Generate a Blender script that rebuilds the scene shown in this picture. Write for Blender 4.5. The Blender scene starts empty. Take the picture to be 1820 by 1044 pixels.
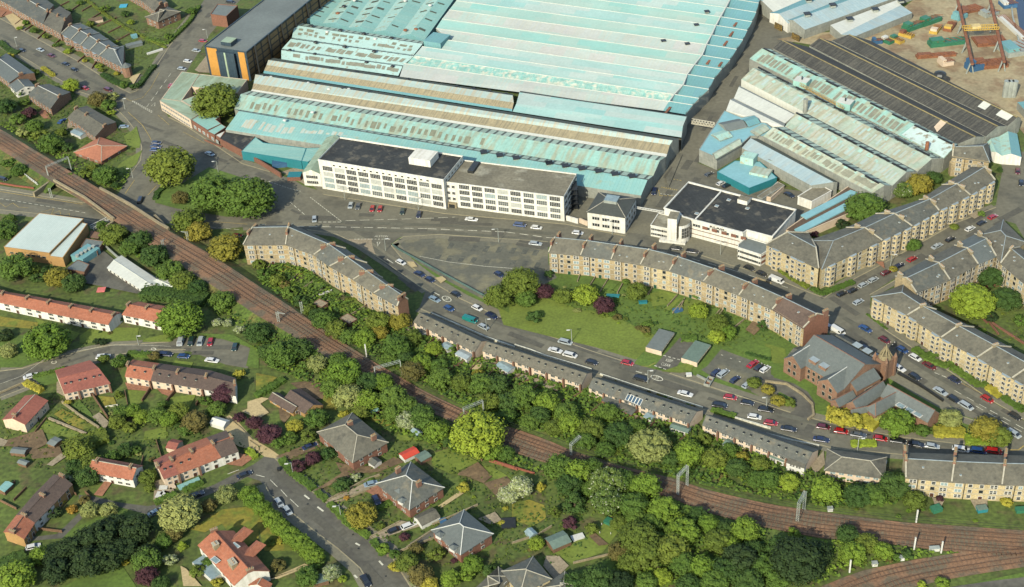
import bpy, math, random
from mathutils import Vector, Matrix
random.seed(7)
SC=bpy.context.scene
COL=SC.collection
# ---------------------------------------------------------------- camera
FPX,TH,ROLL,H=2500.0,math.radians(35.5),math.radians(4.0),265.0
ZS=0.62                                   # the photograph shows uprights shortened: real heights times ZS
def _b():
    c,s=math.cos(ROLL),math.sin(ROLL)
    def rot(v): return Vector((c*v[0]+s*v[1],-s*v[0]+c*v[1],v[2]))
    return rot((0,-math.cos(TH),-math.sin(TH))),rot((1,0,0)),rot((0,-math.sin(TH),math.cos(TH)))
BU,BR,BF=_b()
cd=bpy.data.cameras.new("camera"); cam=bpy.data.objects.new("camera",cd); COL.objects.link(cam)
cd.sensor_width=36; cd.lens=36*FPX/1820; cd.clip_start=1; cd.clip_end=6000
M=Matrix(((BR[0],-BR[1],-BR[2],0),(BF[0],-BF[1],-BF[2],0),(BU[0],-BU[1],-BU[2],H),(0,0,0,1)))
cam.matrix_world=M; SC.camera=cam
# ---------------------------------------------------------------- light
SUN_EL,SUN_AZ=math.radians(33),math.radians(28)   # azimuth: shadows fall this far right of straight away
sd=Vector((math.sin(SUN_AZ)*math.cos(SUN_EL),math.cos(SUN_AZ)*math.cos(SUN_EL),-math.sin(SUN_EL)))
sl=bpy.data.lights.new("sun","SUN"); sl.energy=4.0; sl.angle=math.radians(0.5); sl.color=(1,.93,.8)
so=bpy.data.objects.new("sun",sl); COL.objects.link(so); so.rotation_euler=sd.to_track_quat('-Z','Y').to_euler(); so.location=(-50,100,300)
W=bpy.data.worlds.new("World"); SC.world=W; W.use_nodes=True
nt=W.node_tree; bg=nt.nodes["Background"]; sky=nt.nodes.new("ShaderNodeTexSky"); sky.sky_type='NISHITA'; sky.sun_disc=False
sky.sun_elevation=SUN_EL; sky.sun_rotation=math.pi+SUN_AZ; bg.inputs[1].default_value=0.15
nt.links.new(sky.outputs[0],bg.inputs[0])
SC.view_settings.view_transform='Standard'; SC.view_settings.look='None'; SC.view_settings.exposure=1.33; SC.view_settings.gamma=1
# ---------------------------------------------------------------- pixel -> ground
FR={}
for i,t in enumerate("ABCDEFGHIJKLMNOP"): FR[t]=((0,455,910,1360)[i%4],(0,260,520,780)[i//4],3.9543)
FR.update(a=(500,0,6.5),b=(760,0,6.5),c=(1100,0,6.5),d=(400,100,6.5),e=(400,180,6.5),f=(1000,140,6.5),g=(960,220,6.5),h=(700,180,6.5),
 i=(1220,60,6.5),j=(1220,180,6.5),k=(1460,100,6.5),l=(1460,220,6.5),m=(1660,180,6.525),n=(1340,0,6.5),o=(1140,320,6.5),p=(270,120,6.5),
 q=(1650,0,7.676),r=(1540,360,6.5),s=(1540,500,6.5),t=(1400,580,5.2),u=(0,0,5.2),v=(0,100,5.2),w=(440,650,5.2),x=(640,720,5.2),y=(1140,400,5.2),z=(340,920,8.42))
def S(s):
    out=[];fr=None
    for w in s.split():
        if w[0].isalpha(): fr=FR[w[0]]; w=w[1:]
        elif w[0]=='*': fr=None; w=w[1:]
        x,y=map(float,w.split(','))
        out.append((x/fr[2]+fr[0],y/fr[2]+fr[1]) if fr else (x,y))
    return out
def G(p,z=0.0):
    "world point (real height z) seen at pixel p"
    d=((p[0]-910)/FPX,(p[1]-522)/FPX,1.0)
    dx=sum(a*b for a,b in zip(d,BR)); dy=sum(a*b for a,b in zip(d,BF)); dz=sum(a*b for a,b in zip(d,BU))
    t=(z*ZS-H)/dz
    return Vector((dx*t,dy*t,z))
def GS(s,z=0.0): return [G(p,z) for p in S(s)]
def onplane(p,a,b,c):
    "world point where the view ray of pixel p meets the plane a,b,c (real heights)"
    n=(b-a).cross(c-a); d=((p[0]-910)/FPX,(p[1]-522)/FPX,1.0); D=Vector((sum(x*y for x,y in zip(d,BR)),sum(x*y for x,y in zip(d,BF)),sum(x*y for x,y in zip(d,BU))/ZS)); O=Vector((0,0,H/ZS))
    return O+D*((a-O).dot(n)/D.dot(n))
def scl(p):
    a=G(p);b=G((p[0]+10,p[1])); return 10/(b-a).length
# ---------------------------------------------------------------- materials
def lin(c): c=c/255; return c/12.92 if c<.04045 else ((c+.055)/1.055)**2.4
K=0.42
KB=.93; KR=1.0
def rgb(c,k=1.0): return (min(.9,lin(c[0])*K*k*KR),min(.9,lin(c[1])*K*k),min(.9,lin(c[2])*K*k*KB),1)
MC={}
def mat(name,c,k=1.0,rough=.85,n1=(.12,18),n2=(.12,1.2),c2=None,c2s=5.0,c2t=.55,panel=None,stripe=None,obj=False,fleck=None,metal=0,spec=.3,rand=0,streak=None,transl=0):
    if name in MC: return MC[name]
    m=bpy.data.materials.new(name); m.use_nodes=True; nt=m.node_tree; N=nt.nodes; L=nt.links
    bs=N["Principled BSDF"]; bs.inputs["Roughness"].default_value=rough; bs.inputs["Metallic"].default_value=metal
    bs.inputs["Specular IOR Level"].default_value=spec
    if obj: co=N.new("ShaderNodeTexCoord").outputs["Object"]
    else: co=N.new("ShaderNodeNewGeometry").outputs["Position"]
    rgbn=N.new("ShaderNodeRGB"); rgbn.outputs[0].default_value=rgb(c,k); cur=rgbn.outputs[0]
    def noise(scale,det=3):
        n=N.new("ShaderNodeTexNoise"); n.inputs["Scale"].default_value=1/scale; n.inputs["Detail"].default_value=det; L.new(co,n.inputs["Vector"]); return n.outputs["Fac"]
    def mix(a,b,f,typ='MIX'):
        x=N.new("ShaderNodeMix"); x.data_type='RGBA'; x.blend_type=typ
        if hasattr(f,'node'): L.new(f,x.inputs["Factor"])
        else: x.inputs["Factor"].default_value=f
        for v,i in ((a,6),(b,7)):
            if hasattr(v,'node'): L.new(v,x.inputs[i])
            else: x.inputs[i].default_value=v
        return x.outputs[2]
    def ramp(f,lo,hi,a,b):
        r=N.new("ShaderNodeMapRange"); L.new(f,r.inputs[0]); r.inputs[1].default_value=lo; r.inputs[2].default_value=hi; r.inputs[3].default_value=a; r.inputs[4].default_value=b; return r.outputs[0]
    if panel:   # (width,height,colour b, mortar colour)
        uv=N.new("ShaderNodeUVMap").outputs[0]
        bt=N.new("ShaderNodeTexBrick"); L.new(uv,bt.inputs["Vector"]); bt.inputs["Scale"].default_value=1; bt.offset=panel[4] if len(panel)>4 else .5
        bt.inputs["Brick Width"].default_value=panel[0]; bt.inputs["Row Height"].default_value=panel[1]; bt.inputs["Mortar Size"].default_value=panel[5] if len(panel)>5 else .06
        bt.inputs["Color1"].default_value=rgb(c,k); bt.inputs["Color2"].default_value=rgb(panel[2],k); bt.inputs["Mortar"].default_value=rgb(panel[3],k)
        cur=bt.outputs["Color"]
    if c2: cur=mix(cur,rgb(c2,k),ramp(noise(c2s,4),c2t-.06,c2t+.06,0,1))
    if streak:  # vertical streaks running down the slope: (colour, spacing, amount)
        uv=N.new("ShaderNodeUVMap").outputs[0]; mp=N.new("ShaderNodeMapping"); L.new(uv,mp.inputs[0]); mp.inputs["Scale"].default_value=(1/streak[1],.06,1)
        nn=N.new("ShaderNodeTexNoise"); nn.inputs["Scale"].default_value=1; nn.inputs["Detail"].default_value=2; L.new(mp.outputs[0],nn.inputs["Vector"])
        cur=mix(cur,rgb(streak[0],k),ramp(nn.outputs["Fac"],.45,.62,0,streak[2]))
    if fleck: cur=mix(cur,rgb(fleck[0],.85),ramp(noise(fleck[1],1),fleck[2],fleck[2]+.04,0,1))
    for amt,s in (n1,n2):
        if amt: 
            v=ramp(noise(s),.25,.75,1-amt*1.5,1+amt*1.5); cc=N.new("ShaderNodeCombineColor")
            for i in range(3): L.new(v,cc.inputs[i])
            cur=mix(cur,cc.outputs[0],1.0,'MULTIPLY')
    if rand:
        oi=N.new("ShaderNodeObjectInfo"); v=ramp(oi.outputs["Random"],0,1,1-rand,1+rand); hs=N.new("ShaderNodeHueSaturation"); L.new(v,hs.inputs["Value"]); L.new(cur,hs.inputs["Color"])
        hv=ramp(oi.outputs["Random"],0,1,.5+rand*.06,.5-rand*.06); L.new(hv,hs.inputs["Hue"]); cur=hs.outputs[0]
    L.new(cur,bs.inputs["Base Color"])
    MC[name]=m; return m
# ---------------------------------------------------------------- mesh builder (vertices in world metres, z real)
class MB:
    def __init__(s): s.v=[];s.f=[];s.m=[];s.uv=[]
    def face(s,vs,mi=0,u=None):
        vs=[Vector(v) for v in vs]; n=Vector((0,0,0))
        for i in range(len(vs)):
            a,b=vs[i],vs[(i+1)%len(vs)]; n+=Vector(((a.y-b.y)*(a.z+b.z),(a.z-b.z)*(a.x+b.x),(a.x-b.x)*(a.y+b.y)))
        if n.length<1e-9: return
        n.normalize()
        if u is None:
            if abs(n.z)<.3: u=Vector((-n.y,n.x,0))
            else:
                u=vs[1]-vs[0]; u=Vector((u.x,u.y,0))
                if u.length<1e-6: u=Vector((1,0,0))
        u=u.normalized(); w=n.cross(u)
        k=len(s.v); s.v+=vs; s.f.append(tuple(range(k,k+len(vs)))); s.m.append(mi)
        s.uv+= [(p.dot(u),p.dot(w)) for p in vs]
    def box(s,c,d,mi=0,ang=0.0,top=None):
        "c = centre of the base, d = full size"
        ca,sa=math.cos(ang),math.sin(ang)
        def P(x,y,z): return Vector((c[0]+x*ca-y*sa,c[1]+x*sa+y*ca,c[2]+z))
        x,y,z=d[0]/2,d[1]/2,d[2]
        b=[P(-x,-y,0),P(x,-y,0),P(x,y,0),P(-x,y,0)]; t=[P(-x,-y,z),P(x,-y,z),P(x,y,z),P(-x,y,z)]
        for i in range(4): s.face([b[i],b[(i+1)%4],t[(i+1)%4],t[i]],mi)
        s.face(t,mi if top is None else top); s.face(b[::-1],mi)
    def prism(s,pts,z0,z1,mi=0,top=None,bottom=False):
        n=len(pts); a=sum(pts[i].x*pts[(i+1)%n].y-pts[(i+1)%n].x*pts[i].y for i in range(n))
        if a<0: pts=pts[::-1]
        b=[Vector((p.x,p.y,z0)) for p in pts]; t=[Vector((p.x,p.y,z1)) for p in pts]
        for i in range(n): s.face([b[i],b[(i+1)%n],t[(i+1)%n],t[i]],mi)
        s.face(t,mi if top is None else top)
        if bottom: s.face(b[::-1],mi)
    def cyl(s,c,r,h,mi=0,n=8,r2=None,cap=True):
        r2=r if r2 is None else r2
        b=[Vector((c[0]+r*math.cos(i*2*math.pi/n),c[1]+r*math.sin(i*2*math.pi/n),c[2])) for i in range(n)]
        t=[Vector((c[0]+r2*math.cos(i*2*math.pi/n),c[1]+r2*math.sin(i*2*math.pi/n),c[2]+h)) for i in range(n)]
        for i in range(n): s.face([b[i],b[(i+1)%n],t[(i+1)%n],t[i]],mi)
        if cap and r2>.01: s.face(t,mi)
    def bar(s,a,b,w,mi=0):
        "square bar between two points"
        a,b=Vector(a),Vector(b); d=(b-a); 
        if d.length<1e-6: return
        d.normalize(); u=d.cross(Vector((0,0,1)))
        if u.length<.1: u=Vector((1,0,0))
        u.normalize(); v=d.cross(u).normalized(); u*=w/2; v*=w/2
        A=[a-u-v,a+u-v,a+u+v,a-u+v]; B=[b-u-v,b+u-v,b+u+v,b-u+v]
        for i in range(4): s.face([A[i],A[(i+1)%4],B[(i+1)%4],B[i]],mi)
        s.face(A[::-1],mi); s.face(B,mi)
    def ribbon(s,pts,w,z0,z1,mi=0,top=None,closed=False):
        n=len(pts)
        L=[];R=[]
        for i,p in enumerate(pts):
            a=pts[i-1] if (i>0 or closed) else p; b=pts[(i+1)%n] if (i<n-1 or closed) else p
            d=Vector((b.x-a.x,b.y-a.y,0)); d.normalize(); q=Vector((-d.y,d.x,0))*w/2
            L.append(Vector((p.x,p.y,0))+q); R.append(Vector((p.x,p.y,0))-q)
        for i in range(n if closed else n-1):
            j=(i+1)%n
            def Z(v,z): return Vector((v.x,v.y,z))
            s.face([Z(R[i],z1),Z(R[j],z1),Z(L[j],z1),Z(L[i],z1)],mi if top is None else top)
            if z1-z0>.03:
                s.face([Z(R[i],z0),Z(R[j],z0),Z(R[j],z1),Z(R[i],z1)],mi); s.face([Z(L[j],z0),Z(L[i],z0),Z(L[i],z1),Z(L[j],z1)],mi)
                if not closed and i==0: s.face([Z(L[0],z0),Z(R[0],z0),Z(R[0],z1),Z(L[0],z1)],mi)
                if not closed and i==n-2: s.face([Z(R[j],z0),Z(L[j],z0),Z(L[j],z1),Z(R[j],z1)],mi)
    def build(s,name,mats,parent=None,org=None,smooth=False):
        if not isinstance(mats,(list,tuple)): mats=[mats]
        if org is None:
            if parent is not None: org=Vector(parent['_o'])
            else:
                n=max(1,len(s.v)); org=Vector((sum(v.x for v in s.v)/n,sum(v.y for v in s.v)/n,min((v.z for v in s.v),default=0)))
        me=bpy.data.meshes.new(name)
        me.from_pydata([(v.x-org[0],v.y-org[1],(v.z-org[2])*ZS) for v in s.v],[],s.f)
        for m in mats: me.materials.append(m)
        me.polygons.foreach_set("material_index",s.m)
        ul=me.uv_layers.new(name="UVMap"); ul.data.foreach_set("uv",[c for p in s.uv for c in p])
        if smooth: me.polygons.foreach_set("use_smooth",[True]*len(s.f))
        me.update()
        o=bpy.data.objects.new(name,me); COL.objects.link(o)
        if parent is not None: o.parent=parent
        else: o.location=(org[0],org[1],org[2]*ZS)
        return o
def tag(o,label,cat,group=None):
    o['label']=label; o['category']=cat
    if group: o['group']=group
    return o
def thing(name,label,cat,loc,group=None):
    o=bpy.data.objects.new(name,None); o.empty_display_size=1; COL.objects.link(o)
    loc=Vector(loc); o.location=(loc.x,loc.y,loc.z*ZS); o['_o']=[loc.x,loc.y,loc.z]
    return tag(o,label,cat,group)
def struct(o,kind='structure'): o['kind']=kind; return o
def put(proto,parent,loc,ang,sc=(1,1,1),mats=None):
    "copy of a unit mesh as a part; loc in world metres (real z)"
    o=proto.copy(); COL.objects.link(o); o.parent=parent
    po=Vector(parent['_o']) if parent is not None else Vector((0,0,0))
    o.location=(loc[0]-po.x,loc[1]-po.y,(loc[2]-po.z)*ZS); o.rotation_euler=(0,0,ang); o.scale=sc
    return o
PROTO=[]
def proto(mb,name,mats,smooth=False):
    o=mb.build(name,mats,None,org=(0,0,0),smooth=smooth); COL.objects.unlink(o); PROTO.append(o); return o
ORD=["first","second","third","fourth","fifth","sixth","seventh","eighth","ninth","tenth","eleventh","twelfth","thirteenth","fourteenth","fifteenth","sixteenth","seventeenth","eighteenth","nineteenth","twentieth","twenty-first","twenty-second","twenty-third","twenty-fourth","twenty-fifth","twenty-sixth"]
# ---------------------------------------------------------------- materials used
m_asph=mat('asphalt',(118,115,98),1,.9,(.12,22),(.12,1.5),c2=(102,100,86),c2s=9,c2t=.58)
m_asph2=mat('asphalt_dark',(104,102,90),1,.9,(.12,12),(.14,1.2),c2=(92,90,80),c2s=5)
m_carpark=mat('asphalt_patched',(106,106,92),1,.9,(.10,12),(.12,1.2),c2=(126,122,98),c2s=6,c2t=.55)
m_pave=mat('pavement',(128,124,104),1,.9,(.08,15),(.12,.9))
m_kerb=mat('kerb_stone',(165,156,125),1,.9)
m_paint=mat('road_paint',(215,212,190),1,.8,(.15,3),(.25,.5))
m_ypaint=mat('yellow_paint',(190,165,90),1,.8,(.15,3),(.3,.5))
m_ground=mat('garden_ground',(90,106,44),1,.95,(.2,14),(.3,1.3),c2=(96,92,54),c2s=6,c2t=.6)
m_grass=mat('lawn',(114,130,48),1,.95,(.14,9),(.16,.8))
m_grass2=mat('lawn_green',(94,118,44),1,.95,(.16,12),(.2,.9))
m_grass3=mat('lawn_dry',(138,130,48),1,.95,(.16,6),(.2,.9),c2=(110,122,42),c2s=5)
m_soil=mat('soil',(118,98,70),1,.95,(.2,5),(.25,.8))
m_gravel=mat('gravel',(196,176,130),1,.95,(.08,5),(.15,.5))
m_slab=mat('paving_slab',(160,146,120),1,.9,(.1,5),(.2,.6))
m_redslab=mat('red_paving',(160,112,84),1,.9,(.1,5),(.2,.6))
m_ballast=mat('ballast',(146,112,84),1,.95,(.16,12),(.2,.7),c2=(112,100,80),c2s=6,c2t=.5)
m_sleeper=mat('sleeper',(132,104,80),1,.95)
m_rail=mat('rail',(124,96,76),1,.6,metal=.3)
m_yard=mat('concrete_yard',(172,158,124),1,.95,(.12,16),(.14,1.5),c2=(150,128,98),c2s=9)
m_scrub=mat('scrub',(80,100,34),1,.95,(.25,5),(.35,.9),c2=(102,98,48),c2s=4)
m_slate=mat('slate_brown',(112,108,92),1,.8,(.10,7),(.16,.8),c2=(92,90,78),c2s=2.5,c2t=.6,panel=(.7,.35,(106,104,90),(96,94,82),.5,.02))
m_slate2=mat('slate_grey',(100,101,92),1,.75,(.10,7),(.16,.8),c2=(114,110,94),c2s=2.5,c2t=.6,panel=(.7,.35,(94,98,90),(86,88,80),.5,.02))
m_slate3=mat('slate_blue',(108,114,110),1,.7,(.06,10),(.1,.8),panel=(.7,.35,(102,110,106),(88,94,90),.5,.02))
m_slate4=mat('slate_dark',(74,78,72),1,.8,(.08,10),(.12,.8))
m_tileb=mat('brown_tile',(96,80,70),1,.85,(.08,8),(.15,.7),panel=(.6,.4,(104,88,76),(80,68,60),.5,.03))
m_tiler=mat('red_tile',(176,116,88),1,.85,(.10,8),(.14,.7),panel=(.6,.4,(170,104,74),(150,88,62),.5,.03))
m_tiler2=mat('pink_tile',(164,100,82),1,.85,(.10,8),(.14,.7),panel=(.6,.4,(156,94,78),(140,82,66),.5,.03))
m_sand=mat('cream_sandstone',(188,170,132),.86,.9,(.16,5),(.2,.6),c2=(186,160,114),c2s=4,c2t=.6,panel=(1.1,.45,(188,170,130),(150,132,98),.5,.03))
m_sand2=mat('pale_sandstone',(202,188,150),.88,.9,(.14,5),(.2,.6),panel=(1.1,.45,(204,184,136),(176,160,120),.5,.03))
m_redst=mat('red_sandstone',(156,126,102),.85,.9,(.12,6),(.16,.6),panel=(.9,.4,(152,112,86),(128,100,80),.5,.03))
m_brick=mat('red_brick',(158,110,86),.8,.9,(.1,6),(.16,.5),panel=(.5,.2,(144,98,76),(140,100,80),.5,.03))
m_brickb=mat('brown_brick',(150,112,86),.85,.9,(.1,6),(.12,.5),panel=(.5,.2,(138,100,76),(130,100,80),.5,.03))
m_white=mat('white_render',(238,236,224),.95,.8,(.05,6),(.06,.8),streak=((196,190,172),.9,.45))
m_cream=mat('cream_render',(228,206,178),.9,.85,(.06,6),(.08,.8))
m_tan=mat('tan_brick',(214,170,104),.72,.9,(.06,6),(.1,.6),panel=(.5,.25,(204,160,98),(190,150,98),.5,.03))
m_whitepaint=mat('white_paint',(228,228,218),.9,.6,(0,1),(.06,.8))
m_greywall=mat('grey_sheet_wall',(168,170,158),.9,.6,(.06,10),(.1,1),panel=(2,4,(152,156,146),(130,132,124),.5,.05))
m_glass=mat('window_glass',(52,60,62),.7,.15,(.1,3),(.2,.6),spec=.6)
m_glassl=mat('pale_glass',(150,170,170),.9,.25,(.1,3),(.15,.8),spec=.6)
m_frame=mat('window_frame',(232,230,220),.8,.6,(0,1),(0,1))
m_stone=mat('coping_stone',(184,178,158),1,.9,(.08,4),(.12,.6))
m_felt=mat('roof_felt_black',(52,54,50),1,.8,(.25,9),(.2,1),c2=(94,90,78),c2s=4,c2t=.59,panel=(14,1.1,(58,60,56),(40,42,40),.5,.05))
m_concroof=mat('concrete_roof',(130,124,104),1,.9,(.18,9),(.16,1),c2=(166,162,142),c2s=7,c2t=.6)
m_greyroof=mat('grey_flat_roof',(118,126,122),1,.8,(.1,12),(.08,1))
m_greenroof=mat('copper_sheet_roof',(168,188,162),1,.7,(.08,8),(.06,1),panel=(1.6,40,(158,180,154),(140,160,138),.5,.05),streak=((134,138,104),2.4,.5))
m_teal=mat('teal_sheet',(146,196,186),1,.7,(.05,20),(.05,1),panel=(1.2,40,(158,200,188),(126,178,162),0,.04))
m_tealb=mat('teal_sheet_blue',(138,188,184),1,.7,(.06,12),(.05,1),panel=(1.2,40,(146,190,182),(114,168,158),0,.04),c2=(150,172,150),c2s=3,c2t=.66)
m_teald=mat('blue_sheet',(118,168,174),1,.7,(.05,15),(.05,1),panel=(1.2,40,(118,170,170),(102,152,152),0,.04))
m_tealp=mat('teal_sheet_pale',(172,208,196),1,.7,(.05,12),(.05,1),panel=(1.5,30,(176,214,200),(146,190,178),0,.05),c2=(176,178,150),c2s=1.8,c2t=.62)
m_tealm=mat('teal_sheet_mixed',(156,200,194),1,.7,(.05,18),(.05,1),panel=(12,3.5,(190,204,196),(160,200,186),.5,.03))
m_pink=mat('pinkish_sheet',(196,198,192),1,.7,(.06,14),(.05,1),panel=(11,9,(180,204,194),(196,200,186),.5,.03),streak=((196,198,182),.8,.5))
m_pinkg=mat('grey_green_sheet',(178,200,188),1,.7,(.05,18),(.04,1),panel=(13,4,(150,200,190),(186,200,186),.5,.03))
m_glassy=mat('patched_glazing',(136,190,180),1,.5,(.1,3),(.1,1),panel=(.7,2.6,(176,206,192),(130,184,176),.5,.06),c2=(206,210,192),c2s=2.2,c2t=.56)
m_brown=mat('rusty_sheet',(180,166,130),1,.8,(.06,8),(.1,1),streak=((146,138,112),.6,.8))
m_palew=mat('weathered_sheet',(180,200,192),1,.7,(.05,14),(.05,1),streak=((196,176,140),.9,.6))
m_mint=mat('mint_sheet',(190,222,212),1,.6,(.05,10),(.04,1),panel=(2.6,2.2,(186,220,210),(180,210,200),.3,.02),fleck=None,c2=(166,160,134),c2s=1.6,c2t=.66)
m_gutter=mat('dark_gutter',(84,90,76),1,.9,(.1,8),(.15,1))
m_dash=mat('roof_light_strip',(170,188,170),1.3,.7,(.1,8),(.1,1),panel=(3.2,6,(150,168,150),(84,90,78),0,.5))
m_whites=mat('white_sheet',(226,228,214),.95,.6,(.04,10),(.05,1),panel=(2,40,(220,222,210),(196,198,186),0,.04))
m_beige=mat('beige_patched_sheet',(190,200,182),1,.7,(.06,8),(.07,1),panel=(2.6,3,(170,190,170),(180,186,166),.3,.03),streak=((170,150,112),1.6,.5))
m_tealr=mat('teal_rusty_sheet',(158,202,188),1,.7,(.06,8),(.07,1),streak=((176,156,116),2.2,.55),panel=(2.6,20,(166,208,194),(140,184,172),0,.05))
m_check=mat('chequered_sheet',(200,222,216),1,.6,(.04,8),(.05,1),panel=(3.4,2.0,(206,226,220),(190,214,206),.5,.04),c2=(146,138,116),c2s=2.2,c2t=.6)
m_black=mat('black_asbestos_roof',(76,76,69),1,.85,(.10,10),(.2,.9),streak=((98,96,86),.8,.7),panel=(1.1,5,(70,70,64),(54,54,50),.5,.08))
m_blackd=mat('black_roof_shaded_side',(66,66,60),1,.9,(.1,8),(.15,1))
m_blueroof=mat('pale_blue_sheet',(178,198,198),1,.6,(.05,10),(.05,1),panel=(1.4,30,(166,190,194),(140,166,172),0,.04),streak=((176,186,180),3,.6))
m_cyan=mat('cyan_cladding',(52,140,148),.85,.5,(.05,8),(.05,1))
m_cyanr=mat('cyan_roof',(142,192,198),1,.6,(.05,6),(.05,1))
m_gym=mat('white_metal_roof',(212,224,214),.95,.5,(.04,10),(.04,1),panel=(.8,60,(206,220,210),(190,204,196),0,.05))
m_amber=mat('amber_cladding',(226,166,78),.75,.6,(.05,8),(.05,1))
m_navy=mat('navy_cladding',(66,84,96),.9,.4,(.05,8),(.1,1),panel=(1.2,3.5,(60,78,90),(48,60,70),0,.05))
m_chim=mat('chimney_brick',(146,108,88),.85,.9,(.1,2),(.15,.4))
m_pot=mat('chimney_pot',(196,150,104),.85,.9)
m_chimst=mat('chimney_stone',(168,154,122),.85,.9,(.1,2),(.15,.4))
m_lead=mat('lead',(160,172,174),1,.5)
m_dkmetal=mat('dark_metal',(58,60,58),1,.5,metal=.3)
m_galv=mat('galvanised_steel',(176,182,172),1,.5,metal=.2)
m_wood=mat('fence_wood',(120,92,66),1,.9,(.1,3),(.2,.4))
m_redwood=mat('red_fence',(146,86,64),1,.9,(.1,3),(.2,.4))
m_stonewall=mat('garden_wall',(150,138,108),1,.9,(.12,3),(.2,.5))
m_water=mat('dark_water',(36,44,52),1,.1,(.1,20),(.1,3),spec=.5)
m_shedg=mat('green_shed_roof',(110,130,116),1,.7,(.06,3),(.1,.8))
m_red=mat('red_roof_sheet',(206,76,52),1,.6,(.05,3),(.08,.8))
m_blue=mat('blue_tarpaulin',(62,104,140),1,.6)
m_green=mat('green_paint',(58,122,92),1,.5,(.1,3),(.1,.5))
m_yellow=mat('yellow_paint_machine',(200,166,76),1,.5,(.1,3),(.1,.5))
m_rust=mat('rusty_steel',(142,92,62),1,.8,(.2,3),(.2,.5))
m_rubber=mat('rubber',(30,30,30),1,.9)
m_lampg=mat('lamp_glass',(240,236,220),1,.2)
m_taill=mat('tail_lamp',(170,30,24),1,.3)
m_trunk=mat('bark',(92,80,62),1,.95,(.1,2),(.2,.4))
m_skin=mat('skin',(200,150,120),1,.6); m_cloth=mat('dark_cloth',(40,44,52),1,.9); m_clothw=mat('pale_cloth',(216,214,204),1,.9)
FOL={}
for kk,cc,fl in (('green',(80,104,38),None),('deep',(60,84,34),None),('bright',(98,122,38),None),('lime',(120,138,42),None),('olive',(94,108,38),None),('dark',(44,62,28),None),
   ('yellow',(152,146,52),None),('gold',(124,118,42),None),('purple',(72,44,48),None),('pale',(134,140,78),None),('brown',(98,92,46),None),('blossom',(84,104,44),((220,220,200),.55,.66)),('orange',(150,118,44),None),('white',(140,150,100),((206,206,186),.5,.6))):
    FOL[kk]=mat('foliage_'+kk,cc,1.14,.8,(0,1),(.22,1.6),rand=.14,fleck=fl,spec=.15)
# ---------------------------------------------------------------- ground sheets
ZL=[0.0]
def sheet(name,pts,m,z=None,kind='structure'):
    if isinstance(pts,str): pts=GS(pts)
    ZL[0]+=.0065
    zz=(z if z is not None else ZL[0])
    n=len(pts); a=sum(pts[i].x*pts[(i+1)%n].y-pts[(i+1)%n].x*pts[i].y for i in range(n))
    if a<0: pts=pts[::-1]
    mb=MB(); mb.v=[Vector((p.x,p.y,zz)) for p in pts]; mb.f=[tuple(range(n))]; mb.m=[0]; mb.uv=[(p.x,p.y) for p in pts]
    return struct(mb.build(name,m,None,org=(0,0,0)),kind)
mb=MB(); mb.face([Vector((-2500,-500,0)),Vector((2500,-500,0)),Vector((2500,5000,0)),Vector((-2500,5000,0))]); struct(mb.build('ground',m_ground))
sheet('road',"*-60,322 -20,332 147,359 205,352 232,310 250,285 252,262 244,236 225,212 207,190 196,182 144,164 101,139 58,112 0,78 -60,44 -60,2 0,33 142,111 215,158 232,166 243,162 262,143 300,84 350,20 372,-15 420,-60 480,-60 374,60 330,130 285,187 300,209 330,224 400,270 430,291 480,306 520,319 540,331 575,341 790,374 1005,393 1045,404 1112,416 1150,410 1225,442 1300,467 1362,484 1436,515 1465,526 1500,502 1560,470 1620,437 1700,392 1770,365 1782,300 1772,270 1830,270 1900,270 1900,470 1830,440 1805,398 1785,392 1740,418 1645,463 1590,495 1548,522 1546,548 1575,590 1628,625 1689,663 1754,709 1820,748 1880,790 1880,830 1820,814 1700,812 1600,808 1480,797 1385,771 1260,731 1060,665 870,603 745,548 758,513 640,432 599,412 545,402 432,404 330,412 205,402 126,386 0,373 -60,362",m_asph)
sheet('road',"*-60,735 0,707 44,690 120,657 200,632 270,622 330,622 400,648 440,655 455,625 436,615 420,603 375,602 310,600 300,608 240,612 190,614 120,630 40,655 0,660 -60,668",m_asph)
sheet('road',"*140,880 165,882 210,893 262,900 300,893 380,862 450,826 470,812 489,815 500,826 540,862 690,980 740,1060 760,1110 690,1110 640,1010 600,975 560,945 480,880 462,855 440,848 400,868 320,900 280,915 240,908 190,897 140,893",m_asph2)
sheet('road',"*489,815 470,812 440,790 410,760 400,742 408,738 425,752 450,780 480,798 500,812",m_gravel)
sheet('path',"M640,415 1060,500 1060,540 840,480 630,440",m_asph2)
sheet('path',"M560,520 600,535 440,700 200,720 240,690 400,670",m_asph2)
# factory yards
sheet('yard',"*1005,396 1005,330 1345,-60 1440,-60 1440,60 1400,80 1310,190 1240,290 1350,330 1500,350 1400,420 1362,440 1150,410 1112,418",m_asph)
sheet('yard',"*500,306 530,296 545,290 545,330",m_slab)
sheet('yard',"*1380,70 1440,60 1560,50 1700,-60 1900,-60 1900,260 1830,250 1800,215 1600,105",m_yard)
sheet('water',"*1798,-40 1900,-40 1900,120 1836,100 1812,50",m_water)
sheet('pavement',"*1105,412 1150,396 1362,425 1445,505 1436,520 1362,490 1300,474 1225,450 1150,418",m_pave)
sheet('pavement',"*432,402 545,396 610,402 660,430 775,508 758,520 640,445 599,421 545,411 432,410",m_pave)
sheet('pavement',"*555,330 600,335 790,365 1012,385 1045,398 1112,412 1112,418 1005,400 790,380 575,347",m_pave)
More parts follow.
